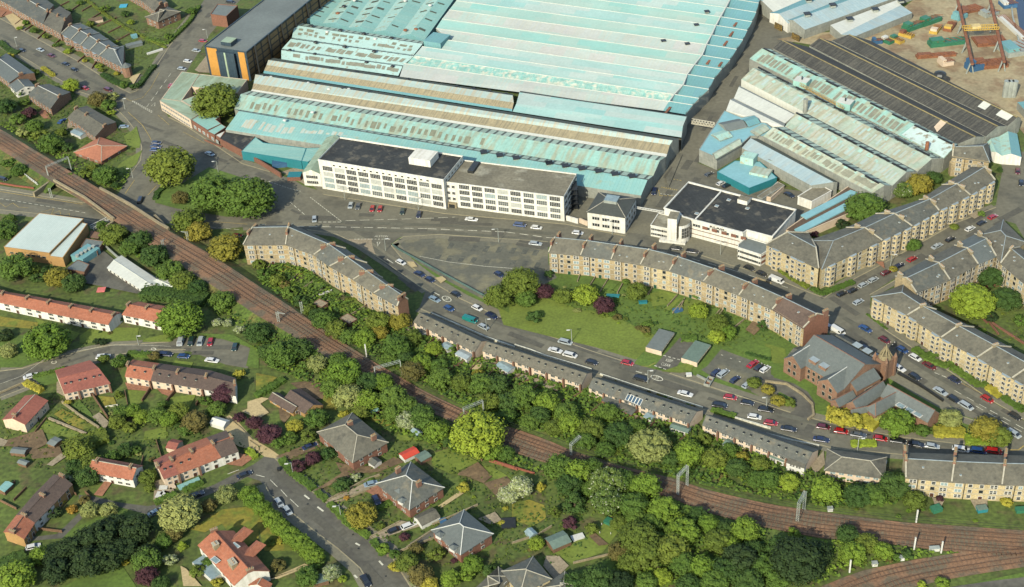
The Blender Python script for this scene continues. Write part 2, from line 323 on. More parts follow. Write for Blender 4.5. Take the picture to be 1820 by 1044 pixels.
# island between the two streets
sheet('grass_bank',"*695,434 712,422 780,419 975,432 1100,441 1200,463 1300,491 1400,531 1474,562 1474,578 1522,614 1582,659 1636,692 1686,720 1714,740 1765,757 1790,778 1795,786 1700,787 1600,775 1500,757 1410,733 1300,698 1200,665 1140,651 1050,622 950,586 880,558 820,530 760,495 720,464",m_grass2)
sheet('car_park',"*717,424 780,423 974,435 975,470 990,494 950,515 895,543 868,537 800,502 745,468 709,440",m_carpark)
sheet('pavement',"*975,432 1100,441 1200,463 1300,491 1400,531 1474,562 1474,575 1395,540 1300,500 1200,472 1100,450 975,440",m_pave)
sheet('grass',"*905,540 940,520 1000,540 1060,560 1120,585 1170,600 1150,620 1130,640 1050,615 950,580 905,562",m_grass)
sheet('yard',"K1180,320 1290,340 1210,450 1130,560 1000,520 1060,450 1090,420",m_asph2)
sheet('car_park',"K1470,400 1819,530 1819,740 1400,590 1330,545 1370,520",m_carpark)
sheet('car_park',"L-100,490 60,590 40,660 100,700 60,760 -40,730 -100,700",m_carpark)
sheet('lane',"L-20,590 60,600 200,640 300,700 350,780 340,850 300,895 170,850 205,830 215,780 180,740 100,700 -20,660",m_asph2)
sheet('pavement',"L480,600 870,540 1300,790 1290,830 900,600",m_pave)
# pavements and kerbs as real steps
KERB=MB(); PV=MB()
def kerb(s,w=2.2,side=1,z=.12,pv=True):
    p=GS(s); KERB.ribbon(p,.35,0.0,z,0)
    if pv:
        q=[]
        for i,a in enumerate(p):
            d=(p[min(i+1,len(p)-1)]-p[max(i-1,0)]); d.z=0; d.normalize(); q.append(a+Vector((-d.y,d.x,0))*side*(w/2+.2))
        PV.ribbon(q,w,0.0,z-.015,0)
kerb("*0,33 142,111 215,158 232,166 243,162 262,143 300,84 350,20",2.6,1)
kerb("*0,78 58,112 101,139 144,164 196,182 225,212 244,236 252,262 250,285 232,310",2,-1)
kerb("*300,209 330,224 400,270 430,291 480,306",2.4,1)
kerb("*-40,330 147,361 205,354",2,1); kerb("*0,373 126,386 205,400",2.4,-1)
kerb("*575,346 790,380 1005,399 1112,420",3,1)
kerb("*545,408 599,417 640,437 690,470 758,518",1.6,-1)
kerb("*695,436 720,466 760,497 820,532 880,560 950,588 1050,624 1125,648",2.6,1)
kerb("*1190,664 1300,700 1410,735 1500,759 1600,777 1700,789 1795,788",2.4,1)
kerb("*745,548 870,603 1060,665 1260,731 1385,771 1480,797 1600,808 1820,814",1.8,-1)
kerb("*1546,548 1575,588 1628,623 1689,661 1754,707 1820,746",2.8,1)
kerb("*1474,580 1522,616 1582,661 1636,694 1686,722 1714,742 1765,759 1792,780",2.4,-1)
kerb("*1225,447 1300,472 1362,489 1436,519 1465,530 1500,506 1560,474 1620,441 1700,396 1770,369",2,1)
kerb("*1546,524 1590,499 1645,467 1740,422 1785,396",1.6,-1)
kerb("*697,434 717,421 780,417 974,430",2.2,-1)
kerb("*0,660 40,655 120,630 190,614 240,612 300,608",1.6,1); kerb("*0,707 44,690 120,657 200,632 270,622 330,622",1.5,-1)
kerb("*489,815 540,862 690,980 740,1060",2.4,1); kerb("*470,860 480,880 560,945 600,975 640,1010 690,1100",2.4,-1)
struct(KERB.build('kerb',m_kerb)); struct(PV.build('pavement',m_pave))
sheet('pavement',"F650,655 815,650 815,690 840,765 800,740 700,690",m_slab,z=.13)
# road markings
MK=MB(); MY=MB()
def dash(s,on,off,w=.18,mb=None):
    mb=mb or MK; p=GS(s)
    for a,b in zip(p,p[1:]):
        L=(b-a).length; d=(b-a)/L; x=0
        while x<L:
            e=min(L,x+on); A=a+d*x;B=a+d*e; mb.ribbon([A,B],w,.12,.135); x+=on+off
dash("*455,402 600,404 760,407 900,413 975,423",3.2,1.6,.28); dash("*975,423 1080,430 1200,452 1300,480 1400,512",3,3,.22)
dash("F380,360 600,530 ",1,.4,.25); dash("F240,395 350,490",2,1,.2); dash("F440,535 600,535",1.2,.5,.3); dash("F630,525 1180,510 1400,500",3.5,1.5,.22)
dash("F690,655 950,655",.7,.5,.3); dash("F90,250 240,300 320,320",.8,.5,.25)
dash("A1200,520 1020,770",3,2.4,.22); dash("A930,715 1070,795",.9,.5,.35); dash("A930,708 1075,788",.9,.5,.3)
dash("A820,660 920,712 1000,690 1060,620 1120,510",50,1,.15,MY); dash("A900,790 1000,880 1050,960 1062,985",50,1,.2,MY); dash("A1110,810 1190,880",50,1,.15,MY)
dash("A1290,930 1440,1010",50,1,.15,MY)
dash("E0,320 580,410",50,1,.22,MY); dash("E0,370 160,395 600,470",1.6,1,.2); dash("E0,400 40,430 90,400 130,430 200,435",50,1,.14,MY); dash("E290,465 380,440 360,480 420,455 430,490 490,475 490,495 525,490",50,1,.14,MY)
dash("E1480,530 1740,550",50,1,.15,MY); dash("E1480,570 1700,590",2,1,.2)
dash("E880,335 945,240",50,1,.2,MY); dash("E1040,345 1100,280",50,1,.2,MY); dash("E1030,465 1090,475",50,1,.2,MY)
dash("K870,555 950,580",2,1,.3); dash("K1000,515 1110,552",.9,.6,.3); dash("K1064,444 1194,479",.9,.6,.3); dash("K910,520 960,520 1010,495",50,1,.12,MY)
dash("F920,795 965,825",50,1,.3); dash("J1250,0 1290,22",50,1,.3)
dash("L1190,565 1290,605",1.5,.8,.25); dash("L1330,690 1580,830 1819,960",2.4,1.8,.2); dash("L1480,800 1819,990",2.4,1.8,.2)
dash("L1380,640 1520,710",50,1,.15,MY); dash("M1600,250 1680,220",4,1,.2)
dash("N0,255 60,270",50,1,.2); dash("N100,290 150,340",50,1,.2); dash("N175,360 220,410",50,1,.2); dash("N240,425 298,480",50,1,.2)
for s in ("N340,398 375,425","N432,480 475,512","N700,735 730,752","N865,860 892,890","N690,960 712,980"): dash(s,50,1,.5)
dash("I0,645 150,590 300,480 500,420 800,372 1000,372 1200,380",50,1,.13); dash("P1700,80 1780,80 1819,50",50,1,.3,MY)
dash("K1470,440 1819,570",.6,2.4,.2); dash("F1150,775 1350,815 1600,845 1819,862",50,1,.18)
dash("G1030,310 1040,350 1160,350",1,.5,.3,MY); dash("G1090,225 1200,245",.7,.5,.3,MY); dash("G1050,290 1160,310",.4,.4,.6,MY); dash("G1040,335 1150,350",.8,.5,.3)
def loop(c,rx,ry,s0):
    c=S(c)[0]; P=[G((c[0]+rx*math.cos(t*.3927),c[1]+ry*math.sin(t*.3927)+rx*s0*math.cos(t*.3927))) for t in range(16)]; MK.ribbon(P,.3,.12,.135,closed=True)
loop("K1018,603",10.5,4,.25); loop("J1340,47",8,4.5,.25); loop("I1080,400",4,2,.1); loop("I380,492",4.5,2.2,-.1)
def tri(s,s2):
    P=GS(s); MK.ribbon(P,.3,.12,.135,closed=True)
tri("F852,675 872,675 855,706",0); tri("A1090,722 1088,748 1064,746",0)
struct(MK.build('road_marking',m_paint)); struct(MY.build('yellow_road_marking',m_ypaint))
def text(s,body,p,dirp,size,m,z=.14,sx=1.0,sy=1.0,nm='road_lettering'):
    cu=bpy.data.curves.new(nm,'FONT'); cu.body=body; cu.size=size; cu.align_x='CENTER'; cu.align_y='CENTER'; cu.offset=.0
    o=bpy.data.objects.new(nm,cu); COL.objects.link(o); me=o.to_mesh().copy(); bpy.data.objects.remove(o)
    o=bpy.data.objects.new(nm,me); COL.objects.link(o); me.materials.clear(); me.materials.append(m)
    a=G(S(p)[0]);b=G(S(dirp)[0]); d=b-a; o.location=(a.x,a.y,z*ZS); o.rotation_euler=(0,0,math.atan2(d.y,d.x)); o.scale=(sx,sy,1); return struct(o)
text(0,"KEEP","K1104,481","K1162,495",1.0,m_paint,sy=1.9); text(0,"CLEAR","K1080,511","K1138,525",1.0,m_paint,sy=1.9)
text(0,"20","K1018,603","K1060,613",1.2,m_paint,sy=1.5); text(0,"20","J1340,47","J1370,55",1.1,m_paint,sy=1.5)
text(0,"ALSTON","F882,636","F934,636",1.25,m_paint,sy=1.3)
# ---------------------------------------------------------------- unit parts
def winproto(nx,ny,fr=.07,mull=.035,glass=None,frame=None,name='window'):
    mb=MB(); g=glass or m_glass
    mb.box((0,0,0),(1,.10,1),0)
    cw=(1-2*fr-(nx-1)*mull)/nx; ch=(1-2*fr-(ny-1)*mull)/ny
    for i in range(nx):
        for j in range(ny):
            x=-.5+fr+i*(cw+mull); z=fr+j*(ch+mull)
            mb.face([Vector((x,-.054,z)),Vector((x+cw,-.054,z)),Vector((x+cw,-.054,z+ch)),Vector((x,-.054,z+ch))],1)
    return proto(mb,name,[frame or m_frame,g])
W_SASH=winproto(1,2,.10,.05); W_PAIR=winproto(2,2,.08,.12); W_DARK=winproto(1,1,.05,.03,frame=m_stone); W_TRI=winproto(3,1,.07,.05)
W_FACT=winproto(6,3,.03,.022); W_FACT2=winproto(6,3,.03,.022,glass=m_glassl); W_FACT3=winproto(6,3,.03,.022,glass=mat('blind',(196,200,190),.8,.6)); W_FACT4=winproto(5,2,.04,.03,glass=mat('window_glass_light',(104,112,110),.8,.3)); W_BAND=winproto(3,2,.05,.04,frame=m_whitepaint); W_PALE=winproto(2,1,.1,.08,glass=m_glassl)
mb=MB(); mb.box((0,0,0),(1,.1,1),0); mb.face([Vector((-.4,-.056,.02)),Vector((.4,-.056,.02)),Vector((.4,-.056,.92)),Vector((-.4,-.056,.92))],1)
P_DOOR=proto(mb,'door',[m_frame,mat('door_paint',(92,62,48),.8,.5)]); P_DOORG=proto(mb,'door',[m_stone,mat('green_door',(40,84,62),.8,.5)])
mb=MB(); mb.box((0,0,0),(1,1,.85),0,top=1); mb.box((0,0,.85),(1.1,1.1,.06),1)
P_CHIM=proto(mb,'chimney',[m_chim,m_chimst]); P_CHIMS=proto(mb,'chimney',[m_chimst,m_stone])
mb=MB(); mb.cyl((0,0,0),.13,.55,0,6,.1); P_POT=proto(mb,'chimney_pot',[m_pot])
mb=MB(); mb.box((0,0,0),(1,1,.12),0); mb.face([Vector((-.4,-.4,.125)),Vector((.4,-.4,.125)),Vector((.4,.4,.125)),Vector((-.4,.4,.125))],1)
P_SKYL=proto(mb,'roof_light',[m_frame,m_glassl])
mb=MB(); mb.cyl((0,0,0),.5,.5,0,8); mb.cyl((0,0,.5),.85,.5,0,8,.7); mb.cyl((0,0,1.0),.7,.3,0,8,.1)
P_COWL=proto(mb,'roof_cowl',[m_dkmetal]); P_COWLR=proto(mb,'roof_cowl',[m_rust]); P_COWLW=proto(mb,'roof_cowl',[m_whitepaint])
mb=MB(); mb.box((0,0,0),(1,1,.7),0,top=1); mb.box((0,0,.7),(1.25,1.25,.25),1)
P_VENT=proto(mb,'roof_vent',[m_galv,m_dkmetal])
mb=MB(); mb.box((0,0,0),(1,.35,.4),0); mb.box((0,0,.4),(1,.2,.1),0)
P_RVENT=proto(mb,'ridge_vent',[m_dkmetal])
def angle(a,b): return math.atan2(b.y-a.y,b.x-a.x)
def windows(root,a,b,zs,n,w,h,pr,m0=.8,m1=None,skip=(),alt=None,out=.04,base=0):
    "rows of windows on the wall a->b (outside on the right-hand side going a to b)"
    d=b-a; d=Vector((d.x,d.y,0)); L=d.length; d.normalize(); nrm=Vector((d.y,-d.x,0)); ang=math.atan2(d.y,d.x); m1=m0 if m1 is None else m1
    for r,z in enumerate(zs):
        for i in range(n):
            if (r,i) in skip: continue
            t=m0+(L-m0-m1)*(i+.5)/n; p=a+d*t+nrm*out
            pp=pr
            if alt and random.random()<alt[1]: pp=random.choice(alt[0]) if isinstance(alt[0],tuple) else alt[0]
            put(pp,root,(p.x,p.y,base+z),ang,(w,1,h))
def ccw(P):
    n=len(P); a=sum(P[i].x*P[(i+1)%n].y-P[(i+1)%n].x*P[i].y for i in range(n)); return P if a>0 else P[::-1]
def xy(v,z=0): return Vector((v.x,v.y,z))
def flat(name,label,cat,P,h,wm,rm,par=.5,coping=None,base=0,parent=None,group=None,pw=.35):
    P=ccw(P); c=sum(P,Vector((0,0,0)))/len(P)
    root=parent or thing(name,label,cat,(c.x,c.y,base),group)
    mb=MB(); mb.prism(P,base,h,0); mb.f.pop(); mb.m.pop(); mb.uv=mb.uv[:-len(P)]; mb.v=mb.v[:-len(P)]
    mb.build('wall',wm,root)
    mb=MB(); q=[xy(p,h-par) for p in P]; mb.face([x for x in q],0); mb.build('roof',rm,root)
    if par>0:
        mb=MB(); mb.ribbon([xy(p) for p in P],pw,h-par-.02,h+.08,0,closed=True); mb.build('parapet',coping or wm,root)
    return root
def rect(A,B,C,h):
    a,b,c=G(S(A)[0],h),G(S(B)[0],h),G(S(C)[0],h); d=b-a; d.z=0; d.normalize(); n=Vector((-d.y,d.x,0)); dep=(c-b).dot(n)
    return xy(a),xy(b),n*dep
def roofblock(root,p0,p1,q0,q1,h,rise,wm,rm,hip0=0,hip1=0,over=.35,base=0,wall=True,coping=True,rm2=None,ro=None):
    "p0,p1 front eave, q0,q1 back eave; ridge along p0->p1"
    r0=(p0+q0)/2; r1=(p1+q1)/2; du=(r1-r0).normalized()
    R0=r0+du*hip0; R1=r1-du*hip1
    if wall:
        mb=MB()
        F=[p0,p1,q1,q0]
        for i in range(4):
            a,b=F[i],F[(i+1)%4]; pts=[xy(a,base),xy(b,base),xy(b,h),xy(a,h)]
            if i==1 and hip1<.1: pts=[xy(a,base),xy(b,base),xy(b,h),xy(R1,h+rise),xy(a,h)]
            if i==3 and hip0<.1: pts=[xy(a,base),xy(b,base),xy(b,h),xy(R0,h+rise),xy(a,h)]
            mb.face(pts,0)
        mb.build('wall',wm,root)
    mb=MB()
    nf=(p0-q0).normalized(); e0=over if hip0>.1 else .08; e1=over if hip1>.1 else .08
    hw=(p0-q0).length/2; dz=rise*over/hw
    P0=xy(p0+nf*over-du*e0,h-dz); P1=xy(p1+nf*over+du*e1,h-dz); Q0=xy(q0-nf*over-du*e0,h-dz); Q1=xy(q1-nf*over+du*e1,h-dz)
    T0=xy(R0-du*(0 if hip0>.1 else .08),h+rise); T1=xy(R1+du*(0 if hip1>.1 else .08),h+rise)
    mb.face([P0,P1,T1,T0],0,u=du); mb.face([Q1,Q0,T0,T1],0 if rm2 is None else 1,u=du)
    if hip0>.1: mb.face([Q0,P0,T0],0)
    if hip1>.1: mb.face([P1,Q1,T1],0)
    th=.22
    E=[P0,P1,Q1,Q0]
    for i in range(4):
        a,b=E[i],E[(i+1)%4]
        if (i==1 and hip1<=.1) or (i==3 and hip0<=.1):
            t=T1 if i==1 else T0
            mb.face([xy(a,a.z-th),xy(t,t.z-th),t,a],0); mb.face([xy(t,t.z-th),xy(b,b.z-th),b,t],0)
        else: mb.face([xy(a,a.z-th),xy(b,b.z-th),b,a],0)
    ro=mb.build('roof',[rm]+([rm2] if rm2 else []),root)
    mb=MB(); mb.bar(xy(T0,h+rise+.06),xy(T1,h+rise+.06),.22,0)
    for hp,T,ends in ((hip0,T0,(P0,Q0)),(hip1,T1,(P1,Q1))):
        if hp>.1:
            for e in ends: mb.bar(xy(T,T.z+.06),xy(e,e.z+.06),.2,0)
    if coping: mb.build('ridge_tiles',m_stone if coping is True else coping,root)
    return R0,R1
def house(label,A,B,C,h,rise,wm,rm,hip=0,win=None,chim=(),cat='house',name='house',sidewin=None,group=None,coping=True,over=.4,cross=False,rm2=None,pr=None,back=False,chp=None):
    a,b,nd=rect(A,B,C,h) if isinstance(A,str) else (A,B,C)
    c=(a+b+nd)/2; root=thing(name,label,cat,(c.x,c.y,0),group)
    W=(b-a).length; D=nd.length
    if cross: p0,p1,q0,q1=b,b+nd,a,a+nd; hl=W/2
    else: p0,p1,q0,q1=a,b,a+nd,b+nd; hl=D/2
    hp=hl*.96 if hip else 0
    R0,R1=roofblock(root,p0,p1,q0,q1,h,rise,wm,rm,hp,hp,over=over,coping=coping,rm2=rm2)
    st=2 if h>4.2 else 1
    zs=[.9+2.7*i for i in range(st)]
    pr=pr or W_PAIR
    n=win if win is not None else max(2,int(W/3.6))
    door=n//2
    if n: windows(root,a,b,zs,n,1.5,1.3,pr,skip=((0,door),))
    if n:
        d=(b-a).normalized(); t=.8+(W-1.6)*(door+.5)/n; p=a+d*t+Vector((d.y,-d.x,0))*.04; put(P_DOOR,root,(p.x,p.y,.05),angle(a,b),(1.0,1,2.1))
    ns=sidewin if sidewin is not None else 2
    if ns: windows(root,b,b+nd,zs,ns,1.1,1.3,W_SASH,m0=1.2)
    for t in chim:
        p=R0+(R1-R0)*t if not isinstance(t,tuple) else a+(b-a)*t[0]+nd*t[1]
        put(chp or P_CHIM,root,(p.x,p.y,h+rise*.55),angle(a,b),(.8,1.5,rise*.45+1.5))
    return root
_put=put
def put(proto,parent,loc,ang,sc=(1,1,1),mats=None):
    o=_put(proto,parent,loc,ang,sc)
    if proto in (P_CHIM,P_CHIMS):
        for i in range(3):
            q=P_POT.copy(); COL.objects.link(q); q.parent=o; q.location=(0,-.3+i*.3,.91*ZS); q.scale=(1/sc[0],1/sc[1],1/sc[2])
    return o
# ---------------------------------------------------------------- terraces / tenements
def terrace(P,R,h,rise,mats,roofs,labels,name='tenement',cat='tenement',group=None,floors=4,wpr=W_SASH,per=3.0,ww=1.1,hip0=False,hip1=False,frontonly=False,chim=(.3,.7),chp=None,stone=None,bays=False,flip=False,copes=True,endwin=0,ridge=False,door=P_DOOR,sidem=None,backwin=True,alt=None,q=None):
    P=GS(P,h) if isinstance(P,str) else P; R=GS(R,h+rise) if isinstance(R,str) else R
    Q=[xy(2*r-p) for p,r in zip(P,R)] if q is None else [xy(v) for v in GS(q,h)]
    P=[xy(p) for p in P]; roots=[]
    fh=(h-.6)/floors
    for i in range(len(P)-1):
        p0,p1,q0,q1=P[i],P[i+1],Q[i],Q[i+1]
        c=(p0+p1+q0+q1)/4; root=thing(name,labels[i],cat,(c.x,c.y,0),group); roots.append(root)
        wm=mats[i%len(mats)]; rm=roofs[i%len(roofs)]
        D=(p0-q0).length/2
        R0,R1=roofblock(root,p0,p1,q0,q1,h,rise,wm,rm,D*.9 if (hip0 and i==0) else 0,D*.9 if (hip1 and i==len(P)-2) else 0,over=.3,coping=ridge or m_lead)
        L=(p1-p0).length; n=max(2,round(L/per)); zs=[.9+fh*k for k in range(floors)]
        di=n//2
        if name=='tenement':
            pat=[k for k in range(n) if k%3!=1]
            for r_,z_ in enumerate(zs):
                for k in range(n):
                    if (r_,k)==(0,di): continue
                    wide=(k%3==0); d_=(p1-p0).normalized(); pp_=p0+d_*(.5+(L-1)*(k+.5)/n+random.uniform(-.1,.1))+Vector((d_.y,-d_.x,0))*.05
                    pr_=W_PAIR if wide else (W_DARK if (k%3==2 and random.random()<.5) else wpr)
                    if random.random()<.22: pr_=W_PALE
                    put(pr_,root,(pp_.x,pp_.y,z_),angle(p0,p1),(1.95 if wide else 1.15,1,min(1.9,fh*.62)))
            d_=(p1-p0).normalized(); o_=Vector((d_.y,-d_.x,0))
            for k in range(1,n,3):
                pp_=p0+d_*(.5+(L-1)*k/n)+o_*.1; mb=MB(); mb.bar(xy(pp_,.1),xy(pp_,h-.2),.17); mb.build('drainpipe',m_dkmetal,root)
            for k in range(1,floors):
                mb=MB(); zc=fh*k+.45; mb.bar(xy(p0+o_*.06,zc),xy(p1+o_*.06,zc),.2); mb.build('string_course',m_stone,root)
            for k in range(random.choice((1,2))):
                t_=random.uniform(.1,.9); f_=random.uniform(.3,.75); v_=(p0+(p1-p0)*t_)*(1-f_)+((p0+q0)/2*(1-t_)+(p1+q1)/2*t_)*f_; put(P_SKYL,root,(v_.x,v_.y,h+rise*f_-.05),angle(p0,p1),(.55,.8,1.6))
        else: windows(root,p0,p1,zs,n,ww,min(1.75,fh*.6),wpr,m0=.5,skip=((0,di),),alt=alt)
        if wm is m_cream and floors==2 and not copes:
            d_=(p1-p0).normalized(); o_=Vector((d_.y,-d_.x,0)); pp_=p1-d_*.25+o_*.35; mb=MB(); mb.box((pp_.x,pp_.y,0),(.5,.9,h-.3),0,angle(p0,p1)); mb.build('party_pier',m_brickb,root)
            for k in range(2):
                t_=.3+.4*k; f_=.55; v_=(p0+(p1-p0)*t_)*(1-f_)+((p0+q0)/2*(1-t_)+(p1+q1)/2*t_)*f_; put(P_VENT,root,(v_.x,v_.y,h+rise*f_),angle(p0,p1),(.5,.5,.7))
        d=(p1-p0).normalized(); t=.5+(L-1)*(di+.5)/n; pp=p0+d*t+Vector((d.y,-d.x,0))*.05; put(door,root,(pp.x,pp.y,.05),angle(p0,p1),(1.2,1,2.3))
        if endwin and i==len(P)-2: windows(root,p1,q1,zs,endwin,ww,1.5,wpr,m0=1.5)
        # party wall coping and chimney stacks
        ends=[(p0,q0)] if i<len(P)-2 else ([(p0,q0),(p1,q1)] if not hip1 else [(p0,q0)])
        if hip0 and i==0: ends=ends[1:]
        for (a,b) in ends:
            r=(a+b)/2; dd=(b-a).normalized(); an=math.atan2(dd.y,dd.x)-math.pi/2
            if copes:
                mb=MB(); mb.bar(xy(a-dd*.2,h+.3),xy(r,h+rise+.3),.4); mb.bar(xy(r,h+rise+.3),xy(b+dd*.2,h+.3),.4); mb.build('party_wall',m_stone,root)
            for t in chim:
                x=a+(b-a)*t; zz=h+rise*(1-abs(t-.5)*2)-.5
                put((chp or P_CHIM),root,(x.x,x.y,zz),an,(.75,1.9,max(1.8,h+rise+.5-zz)))
        if bays:
            for k,t in enumerate(bays):
                x=p0+d*(L*t); nn=Vector((d.y,-d.x,0)); mb=MB()
                pts=[x-d*1.7,x-d*1.0+nn*1.0,x+d*1.0+nn*1.0,x+d*1.7]
                mb.prism(pts,0,h-.1,0,top=1); bo=mb.build('bay_window',[stone or m_sand2,m_lead],root)
                for z in zs:
                    for s0,s1,w in ((pts[0],pts[1],.8),(pts[1],pts[2],1.3),(pts[2],pts[3],.8)):
                        mm=(s0+s1)/2; e=(s1-s0).normalized(); o2=mm+Vector((e.y,-e.x,0))*.04
                        put(W_SASH,root,(o2.x,o2.y,z),angle(s0,s1),(w,1,min(1.7,fh*.58)))
    return roots
def lab(n,fmt,start=0): return [fmt.format(ORD[i+start]) for i in range(n)]
# row with rear gardens, left of the empty car park
terrace("*433,435 508,434.5 559,453 587,473.5 629,497 666,521 707,544","*449,404.5 512,403.5 584,434 617,457 652,482 688,507 714,524.5",13.2,4.9,[m_sand],[m_slate,m_slate,m_slate2,m_slate,m_slate,m_slate2],
  ["cream stone tenement at the railway end of the row left of the empty car park","tenement where the roof bends, left of the empty car park"]+lab(3,"{} tenement after the roof bend, left of the empty car park")+["end tenement with a wide brown brick gable, above the low terrace"],
  group='tenements left of the empty car park',hip0=False,chim=(.32,.62),per=3.4,chp=P_CHIM)
mb=MB(); a=xy(G((707,544),13.2)); b=xy(G((714,524.5),18.1))*2-a; dd=(b-a).normalized(); nn=Vector((dd.y,-dd.x,0))*.12
a,b=a+nn,b+nn; mb.face([xy(a,0),xy(b,0),xy(b,13.1),xy((a+b)/2,17.9),xy(a,13.1)]); gw=mb.build('gable_wall',m_brickb); 
tag(gw,"plain brown brick facing on the gable beside the low terrace",'wall')
# middle row behind the green
terrace("*975.7,448.4 1032.6,453.5 1087,461 1138.9,470 1190.7,481 1251.4,500 1314.6,524.5 1374,549.5 1428.4,583","*986,422.5 1043,427.8 1097,435.5 1153,443.5 1205,456.5 1270,478 1331,502 1391,528.5 1452,558",13.2,4.9,[m_sand,m_sand,m_sand,m_sand2,m_sand],[m_slate,m_slate2,m_slate,m_slate,m_slate2,m_slate,m_slate,m_tileb],
  lab(7,"{} tenement from the empty car park, rear wall facing the gardens")+["end tenement with a red brick gable next to the church"],group='tenements between the street and the green',chim=(.3,.85),per=2.9,door=P_DOORG)
a=xy(G((1428.4,583),13.2)); b=xy(G((1452,558),18.1))*2-a; dd=(b-a).normalized(); nn=Vector((dd.y,-dd.x,0))*.15; a,b=a+nn,b+nn
mb=MB(); mb.face([xy(a,0),xy(b,0),xy(b,13.1),xy((a+b)/2,17.9),xy(a,13.1)]); tag(mb.build('gable_wall',m_brick),"bare red brick gable facing above the church roof",'wall')
# row at bottom right
terrace("*1610,848.3 1691.5,856 1781,861 1870,862","*1610,815.4 1696.3,820.5 1786,824 1872,825.5",9.8,3.6,[m_sand2],[m_slate],
  ["cream tenement nearest the trees in the row above the tracks","middle cream tenement of the row above the tracks","cream tenement cut off by the right edge above the tracks"],group='tenements above the railway at the right',floors=3,per=2.9,chim=(.5,.95),alt=(W_PAIR,.3))
# right-hand terrace with bay windows facing the church
terrace("*1550.8,527.7 1613.8,560.5 1673.8,600 1737.7,635.6 1800,672 1880,718","*1580,505 1640,543.8 1703.8,579.2 1769,614.6 1832,649.5 1912,694",11.5,4.0,[m_sand2],[m_slate],
  ["corner tenement opposite the brick gable, pale yellow stone"]+lab(4,"{} bay-windowed tenement from the corner, facing the church street"),group='bay-windowed tenements facing the church',floors=4,per=4.2,bays=(.16,.84),chim=(.5,),chp=P_CHIMS,hip0=True,alt=(W_PAIR,.3))
# corner tenement north of the junction: two wings
terrace("*1362.5,434.5 1455,477","*1400,413 1450,440",12.8,4,[m_sand2],[m_slate],["tenement wing facing the parked white van, beside the white factory office"],group='stone tenements along the north side',per=3.4,bays=(.2,.55,.68),chim=(),hip0=False,chp=P_CHIMS)
terrace("*1461,477.5 1567.4,427.5 1620.5,402 1668.5,374.5 1724,347 1768,320","*1450,441 1537,405 1590,380 1653,354 1701,327 1750,297",12.8,4,[m_sand2,m_sand],[m_slate,m_slate2,m_slate2,m_slate,m_slate],
  ["tenement wing at the road corner with a small hedge"]+lab(4,"{} tenement up the side street from the corner block"),group='stone tenements along the north side',per=3.6,bays=(.15,.5,.85),chim=(.3,.7),chp=P_CHIMS,hip0=True)
# street opposite, seen from behind
def terrace2(P,Q,h,rise,*a,**k):
    P=GS(P,h);Q=GS(Q,h); R=[(p+q)/2 for p,q in zip(P,Q)]; return terrace(P,R,h,rise,*a,**k)
terrace2("*1628,520 1687.7,497 1737.7,469 1770,455.4","*1592,492 1646,461.5 1697,437 1733,417",12.8,4,[m_sand],[m_slate2,m_slate,m_slate3],
  ["rear-facing tenement next to the corner block, dark roof","rear-facing tenement with a brown roof, behind the big lime tree","rear-facing tenement with a blue-grey roof, before the courtyard corner"],group='tenements backing onto the courtyard',per=2.8,chim=(.35,.8),chp=P_CHIMS)
terrace2("*1779,468 1822,504 1880,548","*1812,440 1856,476 1912,520",12.8,4,[m_sand2],[m_slate],["tenement at the courtyard's far corner facing the trees","tenement leaving the frame at the courtyard's right side"],group='tenements backing onto the courtyard',per=3,chim=(.5,),chp=P_CHIMS)
terrace2("*1741,418 1779,466","*1783,392 1822,430",12.8,4,[m_sand],[m_slate],["tenement on the street corner behind the courtyard, hipped brown roof"],per=3,chim=(),hip0=True,hip1=True,group='tenements backing onto the courtyard')
terrace2("m215,640 640,700","m215,560 620,480",12.8,4,[m_sand],[m_slate],["dark-roofed tenement behind the church spire gable, at the top of the side street"],per=4,chim=(.5,),chp=P_CHIMS,hip1=True,group='stone tenements along the north side')
# stone spire-like gable
c=G(S("m212,850")[0]); r0=thing('spire','narrow carved stone spire between the sheds and the tenements','spire',(c.x,c.y,0))
mb=MB(); mb.box((c.x,c.y,0),(2.4,2.4,8)); mb.build('tower',m_sand,r0); mb=MB(); mb.cyl((c.x,c.y,8),1.5,6,0,6,.1); mb.build('pinnacle',m_sand,r0)
# ---------------------------------------------------------------- low terraces with white rear walls along the middle street
LT="low white-walled terrace house"
def lowrow(P,R,n,ps,grp,roofs,extra=None):
    F_=S(P); R_=[((f[0]+r[0])/2,(f[1]+r[1])/2-7.5) for f,r in zip(F_,S(R))]; P=[G(f,5.4) for f in F_]; R=[G(r,8.2) for r in R_]; a,b=P; c,d=R
    PP=[a+(b-a)*i/n for i in range(n+1)]; RR=[c+(d-c)*i/n for i in range(n+1)]
    return terrace(PP,RR,5.4,2.8,[m_cream],roofs,[f"{LT}, {ORD[i]} from the left, {ps}" for i in range(n)],name='terraced_house',cat='terraced house',group=grp,floors=2,per=3,ww=1.5,wpr=W_TRI,chim=(),copes=False,alt=(W_PAIR,.4),ridge=m_slate4)
lowrow("*735.7,571 844,624","*756,555.4 866,604.5",4,"below the brown gable",'low terrace below the brown gable',[m_slate])
lowrow("*857.5,622 1034,682","*874,607 1051.6,660.5",6,"in the long middle row",'long low terrace in the middle',[m_slate])
lowrow("*1046.6,687.5 1226,751","*1063,669.5 1250,727",6,"in the row with solar panels",'low terrace with solar panels',[m_slate2])
lowrow("*1249,754 1432,826","*1262.5,736 1456,797",6,"in the last row before the pyramid roof",'last low terrace by the tracks',[m_slate2])
for P4 in ("J1110,215 1135,225 1135,160","K545,650 560,655"): pass
